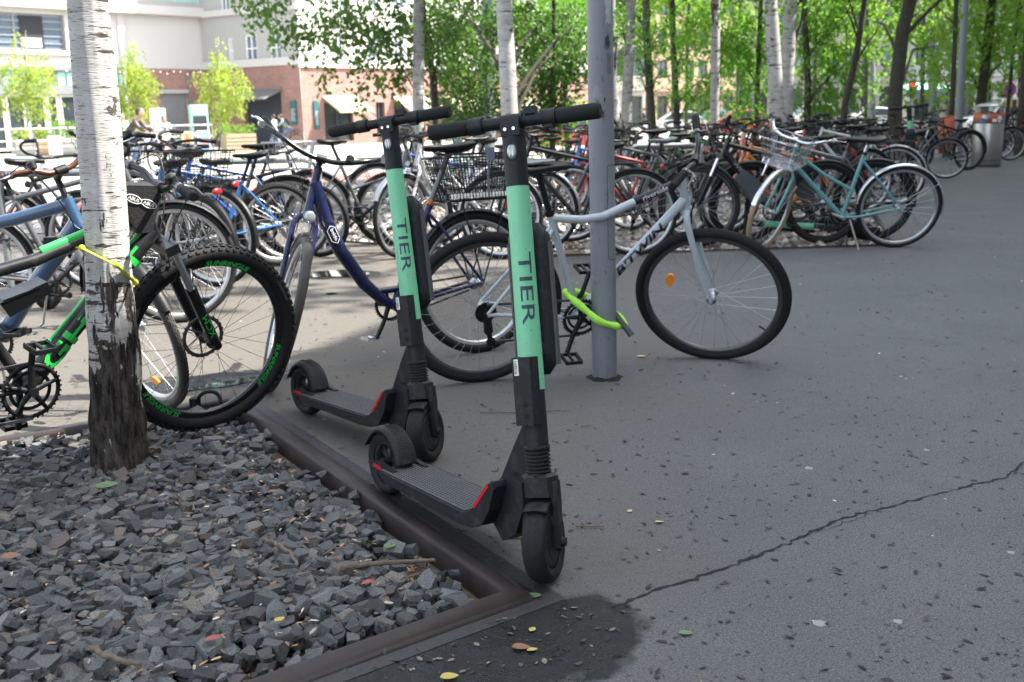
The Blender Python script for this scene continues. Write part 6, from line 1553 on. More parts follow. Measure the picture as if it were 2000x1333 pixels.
# folding lock round the birch
fl = mat('yellow_green_lock', (.42, .52, .02), .4, coat=.3); bb = Vector((b0.x, b0.y, 0))
lk = empty('bicycle_lock', 'yellow green folding lock wrapped round the near birch trunk', 'lock', (b0.x, b0.y, .8))
def bp_(px, py, dy): return atY(px, py, b0.y + dy) - Vector((b0.x, b0.y, .8))
seg = [bp_(112, 477, .05), bp_(160, 485, -.085), bp_(226, 518, -.088), bp_(264, 552, .0)]
for i in range(3):
    m = MB(); m.tube([seg[i], seg[i].lerp(seg[i + 1], .5), seg[i + 1]], .0105, 4, flat=.35); o = m.build('lock_plate', fl, lk)
    m = MB(); m.sphere(seg[i + 1], .0115, 10, (1, .6, 1)); m.build('lock_joint', fl, lk)
m = MB(); m.tube([bp_(112, 478, .04), bp_(160, 470, .12), bp_(215, 470, .2), bp_(264, 552, .02)], .009, 4, flat=.35); m.build('lock_plate', fl, lk)
m = MB(); m.hull([bp_(110, 480, .05) + Vector((x, y, z)) for x in (-.03, .03) for y in (-.025, .025) for z in (-.03, .03)]); m.build('lock_body', M['black'], lk)
m = MB(); m.tube([bp_(108, 462, .02), bp_(128, 474, .02)], .003, 5); m.build('lock_stripe', M['red_lens'], lk)

# hoops of the rack
def hoop(label, a, b_, h, r=.024):
    root = empty('bicycle_hoop', label, 'bicycle rack', a); d = b_ - a; d.z = 0; e = d.normalized() * .12; z = Vector((0, 0, 1))
    P = [Vector((0, 0, -.05)), z * (h - .12), z * (h - .03) + e * .25, z * h + e, z * h + d - e, z * (h - .03) + d - e * .25, z * (h - .12) + d, d + Vector((0, 0, -.05))]
    m = MB(); m.tube(P, r, 14); m.build('hoop', M['hoopgrey'], root); return root
M['hoopgrey'] = mat('galvanised_grey', (.20, .215, .22), .5, metal=.3)
a = at(22, 560); hoop('grey bent steel hoop standing at the left edge behind the slate blue bicycle', a, a + Vector((1.05, .12, 0)), .80, .026)
a = at(405, 505); hoop('grey steel hoop behind the bright blue bicycle', a, a + Vector((.95, .2, 0)), .80)
a = at(1220, 440); hoop('grey steel hoop right of the grey pole on the gravel', a, a + Vector((.8, .1, 0)), .8)

# litter bin
bn = at(1925, 326); root = empty('litter_bin', 'round stainless steel litter bin with an orange stickered band at the pavement edge', 'bin', bn)
steel = mat('brushed_steel', (.36, .36, .35), .32, metal=.9, var=.1, scale=3)
m = MB(); m.lathe([(.0, .03), (.255, .03), (.262, .05), (.262, .86), (.255, .88)], (0, 0, 0), (0, 0, 1), 40); m.build('body', steel, root)
m = MB(); m.lathe([(.24, 0), (.24, .045)], (0, 0, 0), (0, 0, 1), 30); m.lathe([(.264, .12), (.264, .13)], (0, 0, 0), (0, 0, 1), 40); m.build('plinth', M['framed'], root)
m = MB(); m.lathe([(.266, .80), (.268, .80), (.268, .985), (.266, .985)], (0, 0, 0), (0, 0, 1), 40); bd = m.build('orange_band', mat('bin_orange', (.40, .09, .035), .5, var=.3), root)
q = random.Random(5)
for k in range(12):
    a = R_(-90 + q.uniform(-70, 70)); z = .83 + q.uniform(0, .10); s = q.uniform(.03, .05); rot = Matrix.Rotation(a + math.pi / 2, 4, 'Z') @ Matrix.Rotation(q.uniform(-.3, .3), 4, 'Y'); mt = Matrix.Translation((math.cos(a) * .2705, math.sin(a) * .2705, z)) @ rot
    m = MB(); m.add([(-s, 0, -s * .7), (s, 0, -s * .7), (s, 0, s * .7), (-s, 0, s * .7)], [(0, 1, 2, 3)], False, mt); m.build('sticker', [M['white'], M['sign_teal'], paint('sticker_blue', (.08, .2, .5))][k % 3], bd)
m = MB()
for s in (-1, 1): m.hull([Vector((math.cos(R_(t)) * r, math.sin(R_(t)) * r, z)) for t in ((-20, 20) if s > 0 else (160, 200)) for r in (.235, .262) for z in (.87, 1.12)])
m.hull([Vector((math.cos(R_(t)) * r, math.sin(R_(t)) * r, z)) for t in (70, 110) for r in (.235, .262) for z in (.87, 1.12)]); m.build('lid_support', steel, root)
m = MB(); m.lathe([(0, 1.175), (.15, 1.165), (.285, 1.12), (.29, 1.105), (.27, 1.10), (0, 1.11)], (0, 0, 0), (0, 0, 1), 40); m.build('lid', steel, root)
m = MB(); m.lathe([(.0, .87), (.24, .87)], (0, 0, 0), (0, 0, 1), 24); m.build('opening', M['crack'], root)
ob = at(1850, 309); root = empty('orange_bin', 'orange litter bin half hidden behind the black electric bicycle at the metal bin', 'bin', ob)
m = MB(); m.lathe([(0, .1), (.2, .1), (.23, .5), (.24, .85), (.15, .95), (0, .97)], (0, 0, 0), (0, 0, 1), 24); m.build('body', M.setdefault('binorange', mat('orange_plastic', (.42, .09, .03), .5)), root)
m = MB(); m.cyl((0, .22, 0), (0, .22, 1.2), .03); m.build('post', M['metalgrey'], root)

# lamp posts, signals, signs
def post(name, label, cat, pts, Y, r0, r1, top=None, matl='pole_plain'):
    P = [atY(x, y, Y) for x, y in pts]; b = P[0].copy(); b.z = zg(Y) - .05; P[0].z = b.z
    if top: d = (P[-1] - P[0]).normalized(); P.append(P[-1] + d * top)
    root = empty(name, label, cat, b); Q = [p - b for p in P]
    m = MB(); m.tube(Q, [r0 + (r1 - r0) * i / max(1, len(Q) - 1) for i in range(len(Q))], 16); m.build('post', M[matl], root); return root, Q
M['pole_plain'] = mat('plain_grey_pole', (.17, .19, .21), .5, var=.1)
r_, Q = post('lamp_post', 'tall grey lamp post leaning slightly left of the metal bin', 'lamp post', [(1871, 290), (1885, 0)], 23.5, .085, .065, 3.5)
m = MB(); m.tube([Q[-1], Q[-1] + Vector((-.3, 0, .3)), Q[-1] + Vector((-1.2, 0, .45))], .03, 8); m.build('lamp_arm', M['pole_plain'], r_); m = MB(); m.hull([Q[-1] + Vector((-1.2 + x, y, .45 + z)) for x in (-.5, .2) for y in (-.12, .12) for z in (-.06, .06)]); m.build('lamp_head', M['pole_plain'], r_)
r_, Q = post('lamp_post', 'slim lamp with a flat mushroom head above the right edge of the grove', 'lamp post', [(1969, 255), (1979, 78)], 38, .055, .045)
m = MB(); t = Q[-1]; m.lathe([(0, .16), (.12, .15), (.34, .06), (.36, .02), (.30, -.02), (.1, -.06), (.06, -.2), (0, -.2)], t, (0, 0, 1), 30); m.build('lamp_head', M['metalgrey'], r_)
r_, Q = post('street_pole', 'wide grey column hidden by birch leaves behind the near scooter', 'pole', [(950, 330), (952, 120), (956, 0)], 21, .17, .16, 4)
r_, Q = post('street_pole', 'grey column far behind between thick trunk and leaning stem', 'pole', [(1703, 262), (1702, 130)], 62, .22, .2, 2)
r_, Q = post('street_pole', 'pale grey column far behind right of the red signal', 'pole', [(1823, 256), (1820, 110)], 62, .26, .24, 2)
def signal(label, px, py, Y, red=True, col='sig_red'):
    b = atY(px, 258, Y); b.z = zg(Y); root = empty('traffic_light', label, 'traffic light', b); h = atY(px, py, Y).z - b.z
    m = MB(); m.cyl((0, .14, 0), (0, .14, h + .6), .06, n=10); m.build('post', M['metalgrey'], root)
    m = MB(); m.box((0, 0, h - .25), (.34, .2, .95), bev=.03); hs_ = m.build('housing', M['framed'], root)
    for k in range(3):
        m = MB(); m.tube([(0, -.10, h - .28 * k), (0, -.24, h - .28 * k)], [.13, .14], 14, caps=False); m.build('hood', M['framed'], hs_)
        m = MB(); m.sphere((0, -.11, h - .28 * k), .105, 12, (1, .3, 1)); m.build('lamp', M[col] if k == 0 else M['darkin'], hs_)
def emis(name, c, s):
    m, n, l, b = _m(name); b.inputs['Base Color'].default_value = (*c, 1); b.inputs['Emission Color'].default_value = (*c, 1); b.inputs['Emission Strength'].default_value = s; return m
M['sig_red'] = emis('red_signal', (1, .02, .01), 1.2); M['sig_org'] = emis('orange_signal', (1, .16, .01), 1.2); M['bulb'] = emis('warm_bulb', (1, .85, .65), .3)
signal('red traffic light between the thick trunk and the pale column', 1776, 166, 62)
signal('orange glowing signal hanging among the leaves left of the slim birch', 1384, 166, 62, col='sig_org')
b = atY(1966, 250, 45); b.z = zg(45); root = empty('road_sign', 'round blue sign with red rim and yellow plate by the mushroom lamp', 'sign', b); h = atY(1966, 176, 45).z - b.z
m = MB(); m.cyl((0, .03, 0), (0, .03, h + .4), .03, n=8); m.build('post', M['metalgrey'], root)
m = MB(); m.lathe([(0, 0), (.24, 0)], (0, -.012, h), (0, -1, 0), 24); m.build('disc', paint('sign_blue', (.02, .06, .40)), root)
m = MB(); m.tube([(math.cos(t) * .25, -.015, h + math.sin(t) * .25) for t in [2 * math.pi * k / 24 for k in range(24)]], .035, 6, closed=True); m.tube([(-.17, -.018, h + .17), (.17, -.018, h - .17)], .022, 5); m.tube([(-.17, -.018, h - .17), (.17, -.018, h + .17)], .022, 5); m.build('rim', M['red_lens'], root)
m = MB(); m.box((0, 0, h - .55), (.3, .02, .35)); m.build('plate', M['paint_yellow'], root)
# green kiosk far away
b = atY(1795, 256, 66); b.z = zg(66); root = empty('kiosk', 'small kiosk with mint green roof far behind the red traffic light', 'kiosk', b); h = atY(1795, 172, 66).z - b.z
m = MB(); m.box((0, 0, (h - .3) / 2), (2.2, 2, h - .3)); m.build('wall', M['plaster'], root); m = MB(); m.hull([(x, y, z) for x, y in ((-1.4, -1.3), (1.4, -1.3), (1.4, 1.3), (-1.4, 1.3)) for z in (h - .29, h - .1)] + [(x, y, h + .3) for x in (-.6, .6) for y in (-.4, .4)]); m.build('roof', M['mint'], root)
m = MB(); m.box((0, -1.01, 1.3), (1.5, .03, 1.2)); m.build('window', M['glass'], root)

# far scooters: one upright, one lying in the gravel
f = at(1690, 402); make_scooter('mint green kick scooter standing upright in the long row of bicycles', Vector((f.x, f.y, 0)), R_(28), R_(1), R_(42), 'far kick scooters')
s = make_scooter('mint green kick scooter lying on its side on the pale gravel behind the teal bicycle', (0, 0, 0), 0, 0, R_(5), 'far kick scooters')
p = at(1672, 462); s.matrix_world = Matrix.Translation((p.x, p.y + .35, .10)) @ Matrix.Rotation(R_(-86), 4, 'Z') @ Matrix.Rotation(R_(86), 4, 'X')

# ------------------------------------------------------------------ cafe terrace
F0 = at(418, 301); F1 = at(-60, 318); fd = (F1 - F0); fd.z = 0; fl_ = fd.length; fd.normalize()
root = empty('terrace_railing', 'long pale metal railing of the cafe terrace behind the near birch', 'railing', F0, math.atan2(fd.y, fd.x))
hr = atY(418, 244, F0.y).z - F0.z
for z in (hr, hr * .62, .12): m = MB(); m.tube([(0, 0, z), (fl_, 0, z)], .035, 6); m.build('rail', M['framew'], root)
for k in range(13): m = MB(); m.cyl((k * fl_ / 12, 0, 0), (k * fl_ / 12, 0, hr + .03), .035, n=8); m.build('post', M['metalgrey'], root)
fn = Vector((-fd.y, fd.x, 0)); fn = -fn if fn.y < 0 else fn
def on_fence(px, py, back=0.):
    "ground point behind the railing at the column px"
    d = ray(px, py); n = Vector((-fd.y, fd.x, 0)); t = (F0 + fn * back - CO).dot(n) / d.dot(n); P = CO + d * t; return P
def gbox(name, label, cat, x0, x1, ytop, back, depth, matl, group=None, ybot=None, parts=None):
    a, c = on_fence(x0, ytop, back), on_fence(x1, ytop, back); w = (c - a).length; mid = (a + c) / 2; g = zg(mid.y); root = empty(name, label, cat, (mid.x, mid.y, g), math.atan2(fd.y, fd.x), group); h = mid.z - g
    z0 = 0 if ybot is None else on_fence((x0 + x1) / 2, ybot, back).z - g
    m = MB(); m.box((0, 0, (z0 + h) / 2), (w, depth, h - z0)); b = m.build('body', M[matl], root); return root, w, h, z0, b
sg = 1 if fn.dot(Vector((-fd.y, fd.x, 0))) > 0 else -1     # local +y or -y looks away from the camera
def bush(root, w, h, up_, n=700, lm='leaf_bright', dep=.5, size=.09):
    V, F, t = leaves([(x, 0, h + up_ * .4, w / 6, dep, up_ * .6) for x in np.linspace(-w / 2.4, w / 2.4, 5)], n, size, .0, .6, 5, .08); soup('plants', V, F, M[lm], t, root)
GP = 'timber planters along the cafe terrace'
for i, (x0, x1, yt, lab, lm) in enumerate(((28, 66, 275, 'weathered timber planter at the left end of the terrace', 'leaf_young'), (72, 94, 272, 'brown planter box under the young birch at the left', 'leaf_young'), (96, 146, 270, 'grey board planter with bright herbs behind the railing', 'leaf_bright'), (250, 300, 272, 'planter box below the young birch right of the near trunk', 'leaf_young'), (318, 372, 274, 'planter behind the posters at the middle of the railing', 'leaf_young'))):
    r, w, h, z0, b_ = gbox('planter', lab, 'planter', x0, x1, yt, .8, .9, 'wood' if i % 2 else 'woodgrey', GP)
    for k in range(1, 4): m = MB(); m.box((0, -sg * .452, h * k / 4), (w * .98, .01, .02)); m.build('board_gap', M['crack'], b_)
    bush(r, w, h, .5 if i != 2 else .8, 260 if i != 2 else 900, lm)
for i, (x0, x1, y0, y1, cols_, lab) in enumerate(((281, 303, 262, 294, ((.32, .30, .5), (.7, .7, .75)), 'violet poster fixed to the terrace railing'), (310, 330, 262, 294, ((.62, .38, .28), (.8, .6, .5)), 'rose poster beside the violet one on the railing'), (357, 374, 260, 280, ((.7, .35, .12), (.3, .12, .1)), 'orange poster on the railing left of the white board'), (387, 407, 258, 292, ((.16, .28, .6), (.75, .2, .12)), 'blue poster with a red shape at the end of the railing'), (96, 116, 268, 300, ((.6, .45, .4), (.3, .35, .5)), 'pale collage poster left of the near birch'))):
    a, c = on_fence(x0, y0, -.12), on_fence(x1, y0, -.12); mid = (a + c) / 2; zt_ = mid.z; zb_ = on_fence((x0 + x1) / 2, y1, -.12).z; w = (a - c).length
    root = empty('poster', lab, 'poster', (mid.x, mid.y, zb_), math.atan2(fd.y, fd.x), 'posters on the terrace railing'); h = zt_ - zb_
    m = MB(); m.box((0, 0, h / 2), (w + .12, .03, h + .12)); m.build('board', M['framew'], root)
    m = MB(); m.box((0, -sg * .02, h / 2), (w, .012, h)); m.build('print', paint(f'poster_{i}', cols_[0]), root)
    m = MB(); m.sphere((0, -sg * .028, h * .42), w * .3, 10, (1, .03, 1.1)); m.sphere((w * .1, -sg * .028, h * .7), w * .14, 8, (1, .03, 1)); m.build('motif', paint(f'motif_{i}', cols_[1]), root)
# notice boards
r, w, h, z0, b_ = gbox('notice_board', 'tall white board with handwriting behind the railing', 'board', 292, 322, 212, 1.5, .08, 'white', ybot=256)
mt = Matrix.Translation((0, -sg * .05, (z0 + h) / 2 + .1)) @ Matrix(((-1 * 1.0, 0, 0, 0), (0, 0, -sg, 0), (0, 1, 0, 0), (0, 0, 0, 1)))
for k, s_ in enumerate((-.22, .0, .2)): 
    m = MB(); m.tube([mt @ Vector((s_ + .06 * math.sin(t * 2.2 + k), .22 * math.cos(t), 0)) for t in np.linspace(0, 3 + k, 10)], .022, 4); m.build('scribble', M['ink'], r)
for x in (-w / 2 + .04, w / 2 - .04): m = MB(); m.cyl((x, 0, 0), (x, 0, z0), .03, n=6); m.build('leg', M['metalgrey'], r)
r, w, h, z0, b_ = gbox('menu_cabinet', 'tall pale cabinet with dark menu panels right of the white board', 'cabinet', 369, 402, 205, .6, .5, 'mint')
for k, (z_, hh, mm) in enumerate(((h * .86, .22, 'framew'), (h * .62, .7, 'darkin'), (h * .40, .20, 'framew'), (h * .2, .5, 'darkin'))): m = MB(); m.box((0, -sg * .26, z_), (w * .82, .02, hh)); m.build('panel', M[mm], r)
for zz, tx in ((h * .86, 'PIZZA'), (h * .40, 'PASTA')):
    m2 = Matrix.Translation((0, -sg * .275, zz)) @ Matrix(((-sg, 0, 0, 0), (0, 0, -sg, 0), (0, 1, 0, 0), (0, 0, 0, 1))); text_flat(tx, .2, m2, M['ink'], r, bold=.006) if False else None
r, w, h, z0, b_ = gbox('crate_planter', 'pale timber crate planter with grasses right of the railing end', 'planter', 436, 494, 262, .3, 1.0, 'wood')
for k in range(1, 5): m = MB(); m.box((0, -sg * .502, h * k / 5), (w * .98, .01, .03)); m.build('board_gap', M['crack'], b_)
bush(r, w, h, .45, 700, 'leaf_bright', size=.08)
# young potted birches
def potted(label, px, top, Y, cl, pot):
    b = atY(px, 290, Y); b.z = zg(Y); P = [b, atY(px + 1, 200, Y), atY(px - 2, top, Y)]
    cs = [pc(c[0], c[1], c[2], Y, dy=1.) for c in cl]; return tree('young_birch', label, 'tree', P, [.07, .05, .015], cs, 3000, .12, 'leaf_young', 'birch', droop=1.2, group='young birches in planters', spread=.14, strand=12, nl=12, lr=.02)
Yf = 51
potted('young yellow-green birch in a planter left of the near birch', 52, 60, 48, [(40, 90, 18), (20, 130, 34), (70, 120, 36), (50, 150, 40), (90, 160, 26), (10, 180, 26), (60, 190, 30), (95, 195, 22), (28, 60, 12)], 0)
potted('young yellow-green birch just right of the near birch trunk', 262, 80, 51, [(262, 100, 18), (255, 130, 24), (275, 150, 28), (255, 180, 30), (285, 165, 20), (262, 215, 28), (240, 200, 20), (290, 205, 16)], 0)
potted('young yellow-green birch in front of the grey awning', 428, 72, 53, [(430, 85, 12), (418, 100, 14), (430, 130, 26), (410, 160, 32), (450, 155, 32), (430, 190, 34), (470, 165, 16), (395, 200, 18), (460, 195, 16), (430, 232, 24)], 0)
# string of bulbs
root = empty('string_lights', 'string of small bulbs hanging under the white wall right of the birch', 'lights', A_.root.matrix_world @ Vector((0, 0, 0)) if False else (A_.root.location.x, A_.root.location.y, A_.root.location.z), A_.rot)
us = [A_.px(x, 135)[0] for x in range(110, 395, 13)]; m = MB(); m.tube([(u, -1.2, A_.px(250, 131)[1] - .25 + .08 * math.sin(i * 2)) for i, u in enumerate(us)], .012, 4); m.build('cable', M['framed'], root)
for i, u in enumerate(us): m = MB(); m.sphere((u, -1.2, A_.px(250, 131)[1] - .32 + .08 * math.sin(i * 2)), .04, 8); m.build('bulb', M['bulb'], root)

# ------------------------------------------------------------------ people
M['skin'] = mat('skin', (.48, .28, .20), .6, var=.05); M['hair_brown'] = mat('brown_hair', (.06, .035, .02), .7); M['hair_grey'] = mat('grey_hair', (.4, .4, .4), .7)
POSES = {  # joints in units of body height, x right, y forward, z up; r radius
 'walk': dict(pel=(0, 0, .52), hipL=(-.055, 0, .50), kneeL=(-.06, .10, .285), ankL=(-.06, .05, .045), toeL=(-.06, .13, .02), hipR=(.055, 0, .50), kneeR=(.06, -.02, .28), ankR=(.06, -.16, .075), toeR=(.06, -.10, .02), ch=(0, .01, .70), nk=(0, .02, .83), hd=(0, .03, .92), shL=(-.105, .01, .80), elL=(-.13, -.07, .64), haL=(-.12, .02, .50), shR=(.105, .01, .80), elR=(.13, .05, .64), haR=(.12, .16, .53)),
 'stand': dict(pel=(0, 0, .52), hipL=(-.055, 0, .50), kneeL=(-.065, .01, .28), ankL=(-.07, 0, .045), toeL=(-.075, .08, .02), hipR=(.055, 0, .50), kneeR=(.065, .01, .28), ankR=(.07, 0, .045), toeR=(.075, .08, .02), ch=(0, 0, .70), nk=(0, .01, .83), hd=(0, .02, .92), shL=(-.105, 0, .80), elL=(-.135, -.01, .65), haL=(-.12, .06, .52), shR=(.105, 0, .80), elR=(.135, -.01, .65), haR=(.11, .08, .56)),
 'sit': dict(pel=(0, 0, .29), hipL=(-.055, 0, .28), kneeL=(-.07, .24, .29), ankL=(-.07, .24, .045), toeL=(-.07, .32, .02), hipR=(.055, 0, .28), kneeR=(.07, .24, .29), ankR=(.07, .22, .045), toeR=(.07, .30, .02), ch=(0, .01, .46), nk=(0, .03, .59), hd=(0, .05, .68), shL=(-.105, .01, .56), elL=(-.13, .08, .42), haL=(-.08, .22, .40), shR=(.105, .01, .56), elR=(.13, .08, .42), haR=(.08, .22, .40)),
 'ride': dict(pel=(0, 0, .56), hipL=(-.05, 0, .55), kneeL=(-.06, .20, .42), ankL=(-.06, .10, .22), toeL=(-.06, .17, .19), hipR=(.05, 0, .55), kneeR=(.06, .14, .33), ankR=(.06, .07, .11), toeR=(.06, .14, .09), ch=(0, .11, .72), nk=(0, .19, .83), hd=(0, .24, .91), shL=(-.10, .17, .80), elL=(-.13, .26, .69), haL=(-.13, .38, .64), shR=(.10, .17, .80), elR=(.13, .26, .69), haR=(.13, .38, .64)),
}
def skinobj(name, pts, edges, rad, H, matl, parent, off=0.):
    names = list(pts); me = bpy.data.meshes.new(name); me.from_pydata([tuple(Vector(pts[k]) * H) for k in names], [(names.index(a), names.index(b)) for a, b in edges], []); me.materials.append(matl)
    o = bpy.data.objects.new(name, me); COL.objects.link(o); o.parent = parent; md = o.modifiers.new('skin', 'SKIN'); md.use_smooth_shade = True
    for i, k in enumerate(names):
        r = (rad[k[:2]] + off) * H; me.skin_vertices[0].data[i].radius = (r, r * (.72 if k in ('ch', 'pel') else 1)); me.skin_vertices[0].data[i].use_root = (i == 0)
    o.modifiers.new('sub', 'SUBSURF').levels = 1; o.modifiers['sub'].render_levels = 1; return o
RAD = {'pe': .075, 'hi': .052, 'kn': .034, 'an': .022, 'to': .018, 'ch': .088, 'nk': .030, 'hd': .034, 'sh': .036, 'el': .025, 'ha': .018, 'wa': .068}
def person(label, loc, rz, H, pose_, top, legs, hair='hair_brown', pack=None, group=None, sleeve=True):
    p = dict(POSES[pose_]); root = empty('person', label, 'person', loc, rz, group)
    E = [('pel', 'ch'), ('ch', 'nk'), ('nk', 'hd'), ('pel', 'hipL'), ('hipL', 'kneeL'), ('kneeL', 'ankL'), ('ankL', 'toeL'), ('pel', 'hipR'), ('hipR', 'kneeR'), ('kneeR', 'ankR'), ('ankR', 'toeR'), ('nk', 'shL'), ('shL', 'elL'), ('elL', 'haL'), ('nk', 'shR'), ('shR', 'elR'), ('elR', 'haR')]
    me = MB(); b = skinobj('body', p, E, RAD, H, M['skin'], root, -.006)
    tp_ = {k: p[k] for k in ('pel', 'ch', 'nk', 'shL', 'elL', 'shR', 'elR', 'haL', 'haR')}
    if sleeve:
        for s in 'LR': tp_['ha' + s] = tuple(Vector(p['el' + s]).lerp(Vector(p['ha' + s]), .85))
    else:
        for s in 'LR': tp_['ha' + s] = tuple(Vector(p['sh' + s]).lerp(Vector(p['el' + s]), .9)); tp_['el' + s] = tuple(Vector(p['sh' + s]).lerp(Vector(p['el' + s]), .5))
    tp_['nk'] = tuple(Vector(p['ch']).lerp(Vector(p['nk']), .93))
    skinobj('jacket', tp_, [('pel', 'ch'), ('ch', 'nk'), ('nk', 'shL'), ('shL', 'elL'), ('elL', 'haL'), ('nk', 'shR'), ('shR', 'elR'), ('elR', 'haR')], RAD, H, top, root, .008)
    lg = {k: p[k] for k in ('pel', 'hipL', 'kneeL', 'hipR', 'kneeR', 'ankL', 'ankR')}
    skinobj('trousers', lg, [('pel', 'hipL'), ('hipL', 'kneeL'), ('kneeL', 'ankL'), ('pel', 'hipR'), ('hipR', 'kneeR'), ('kneeR', 'ankR')], RAD, H, legs, root, .010)
    hd = Vector(p['hd']) * H; r = .058 * H
    m = MB(); m.sphere(hd + Vector((0, .005, .012)) * H, r, 14, (.80, .98, 1.18)); m.sphere(hd + Vector((0, .055, .005)) * H, .010 * H, 6, (.8, 1, 1.4))
    for s in (-1, 1): m.sphere(hd + Vector((s * .047, .004, .01)) * H, .011 * H, 6, (.5, 1, 1.4))
    m.build('head', M['skin'], root)
    m = MB()
    for s in (-1, 1): m.sphere(hd + Vector((s * .018, .056, .018)) * H, .006 * H, 6)
    m.box(hd + Vector((0, .056, -.02)) * H, (.022 * H, .006, .004 * H)); m.build('face', M['darkin'], root)
    m = MB(); m.sphere(hd + Vector((0, -.012, .026)) * H, r * 1.06, 14, (.86, .98, 1.10)); m.build('hair', M[hair], root)
    m = MB()
    for s in 'LR': a, b_ = Vector(p['ank' + s]) * H, Vector(p['toe' + s]) * H; m.hull([a + Vector((x * .028, -.03, -.02)) * H for x in (-1, 1)] + [a + Vector((x * .024, -.02, .02)) * H for x in (-1, 1)] + [b_ + Vector((x * .028, .02, dz)) * H for x in (-1, 1) for dz in (-.015, .008)])
    m.build('shoes', M['framed'], root)
    for s in 'LR':
        h_ = Vector(p['ha' + s]) * H; m = MB()
        for k in range(4): m.tube([h_ + Vector((-.012 + k * .008, 0, 0)) * H, h_ + Vector((-.014 + k * .009, .012, -.022)) * H, h_ + Vector((-.013 + k * .009, .022, -.036 + abs(k - 1.5) * .003)) * H], [.005 * H, .0045 * H, .0035 * H], 5)
        m.tube([h_ + Vector((.012, .006, .004)) * H, h_ + Vector((.022, .018, -.012)) * H], .0045 * H, 5); m.build('hand', M['skin'], root)
    if pack: m = MB(); c = Vector(p['ch']) * H; bk = (Vector(p['nk']) - Vector(p['pel'])).normalized(); n_ = Vector((0, -bk.z, bk.y)); m.hull([c + (Vector((x, 0, 0)) + n_ * y + bk * z) * H for x in (-.08, .08) for y in (.05, .13) for z in (-.11, .10)] + [c + (Vector((x, 0, 0)) + n_ * .09 + bk * z) * H for x in (-.05, .05) for z in (-.13, .14)]); m.build('backpack', pack, root)
    return root
def pg(px, Y): p = atY(px, 300, Y); p.z = zg(Y); return p
blue = paint('denim', (.06, .10, .20)); greyj = paint('grey_cloth', (.32, .32, .32)); grn_ = paint('sage_cloth', (.16, .24, .20)); dk_ = paint('dark_cloth', (.02, .022, .03)); whc = paint('pale_cloth', (.6, .6, .58)); org = paint('rust_cloth', (.45, .12, .05)); lgt = paint('light_green_cloth', (.45, .6, .35)); redc = paint('red_cloth', (.5, .04, .04))
person('pedestrian in a grey jacket standing by the planter before the grey shutter', pg(540, 58), R_(60), 1.74, 'walk', greyj, blue)
cyc = pg(568, 56)
person('cyclist in a sage jacket with dark backpack riding past the brick corner', cyc, R_(100), 1.76, 'ride', grn_, blue, pack=dk_)
pb_ = clone(list(_tm.values())[0], 'paint_black')
pb_['root'].matrix_world = Matrix.Translation((cyc.x + .35, cyc.y, cyc.z)) @ Matrix.Rotation(R_(190), 4, 'Z'); tag(pb_['root'], 'black bicycle ridden by the cyclist with the backpack at the brick corner', 'bicycle', 'moving bicycles')
del pb_['root']['group']; pb_['root']['group'] = 'bicycles on the road'
person('person with cropped pale hair in light green sitting on the cafe terrace', on_fence(242, 285, 1.0) * 1 if False else Vector((on_fence(242, 262, 1.2).x, on_fence(242, 262, 1.2).y, -.30)), R_(190), 1.75, 'stand', lgt, greyj, hair='skin')
person('person in a pale top behind the railing next to the white board', Vector((on_fence(325, 262, 1.0).x, on_fence(325, 262, 1.0).y, -.4)), R_(170), 1.72, 'stand', whc, dk_)
person('person in red seen through the young birch leaves on the terrace', Vector((on_fence(282, 262, 2.4).x, on_fence(282, 262, 2.4).y, -.4)), R_(160), 1.62, 'stand', redc, dk_)
person('dark-haired person seated behind the bright herbs left of the near birch', Vector((on_fence(78, 262, 1.6).x, on_fence(78, 262, 1.6).y, -.2)), R_(200), 1.7, 'sit', dk_, dk_)
r = root = empty('cafe_chair', 'dark cafe chair under the seated person left of the near birch', 'chair', Vector((on_fence(78, 262, 1.6).x, on_fence(78, 262, 1.6).y, -.4)), R_(200))
m = MB(); m.box((0, 0, .62), (.42, .42, .04)); m.build('seat', M['framed'], r); m = MB(); m.box((0, -.2, .95), (.4, .03, .5)); m.build('backrest', M['framed'], r)
for x in (-.18, .18):
    for y in (-.18, .18): m = MB(); m.cyl((x, y, 0), (x, y, .6), .015, n=6); m.build('leg', M['framed'], r)
# delivery rider between the near birch and the terrace
rdp = pg(250, 24); 
person('delivery cyclist in a dark brown jacket passing behind the near birch', Vector((rdp.x, rdp.y, zg(rdp.y))), R_(-92), 1.5, 'ride', paint('brown_cloth', (.05, .035, .03)), blue)
rb = clone(list(_tm.values())[0], 'paint_black'); rb['root'].matrix_world = Matrix.Translation((rdp.x - .30, rdp.y, zg(rdp.y))) @ Matrix.Rotation(R_(-2), 4, 'Z'); tag(rb['root'], 'black bicycle of the delivery cyclist behind the near birch', 'bicycle', 'bicycles on the road')
for ch in list(rb['root'].children):
    if ch.name.startswith('basket'): bpy.data.objects.remove(ch)
root = empty('delivery_box', 'dark grey delivery box on the rack of the cyclist left of the near birch', 'box', (rdp.x - .35, rdp.y, zg(rdp.y) + .78)); m = MB(); m.box((0, 0, .22), (.46, .42, .44), bev=.03); m.build('case', M['framed'], root); m = MB(); m.box((0, 0, .455), (.48, .44, .03), bev=.01); m.build('lid', M['framed'], root)
person('pedestrian in dark clothes walking left of the dark straight trunk', pg(1257, 78), R_(80), 1.75, 'walk', dk_, dk_)
person('two-tone dressed pedestrian standing right of the slim birch far away', pg(1443, 74), R_(170), 1.75, 'stand', dk_, dk_)
person('pedestrian in light shirt and navy trousers beside the one in dark clothes', pg(1456, 74), R_(150), 1.75, 'walk', whc, paint('sign_blue2', (.03, .05, .15)))
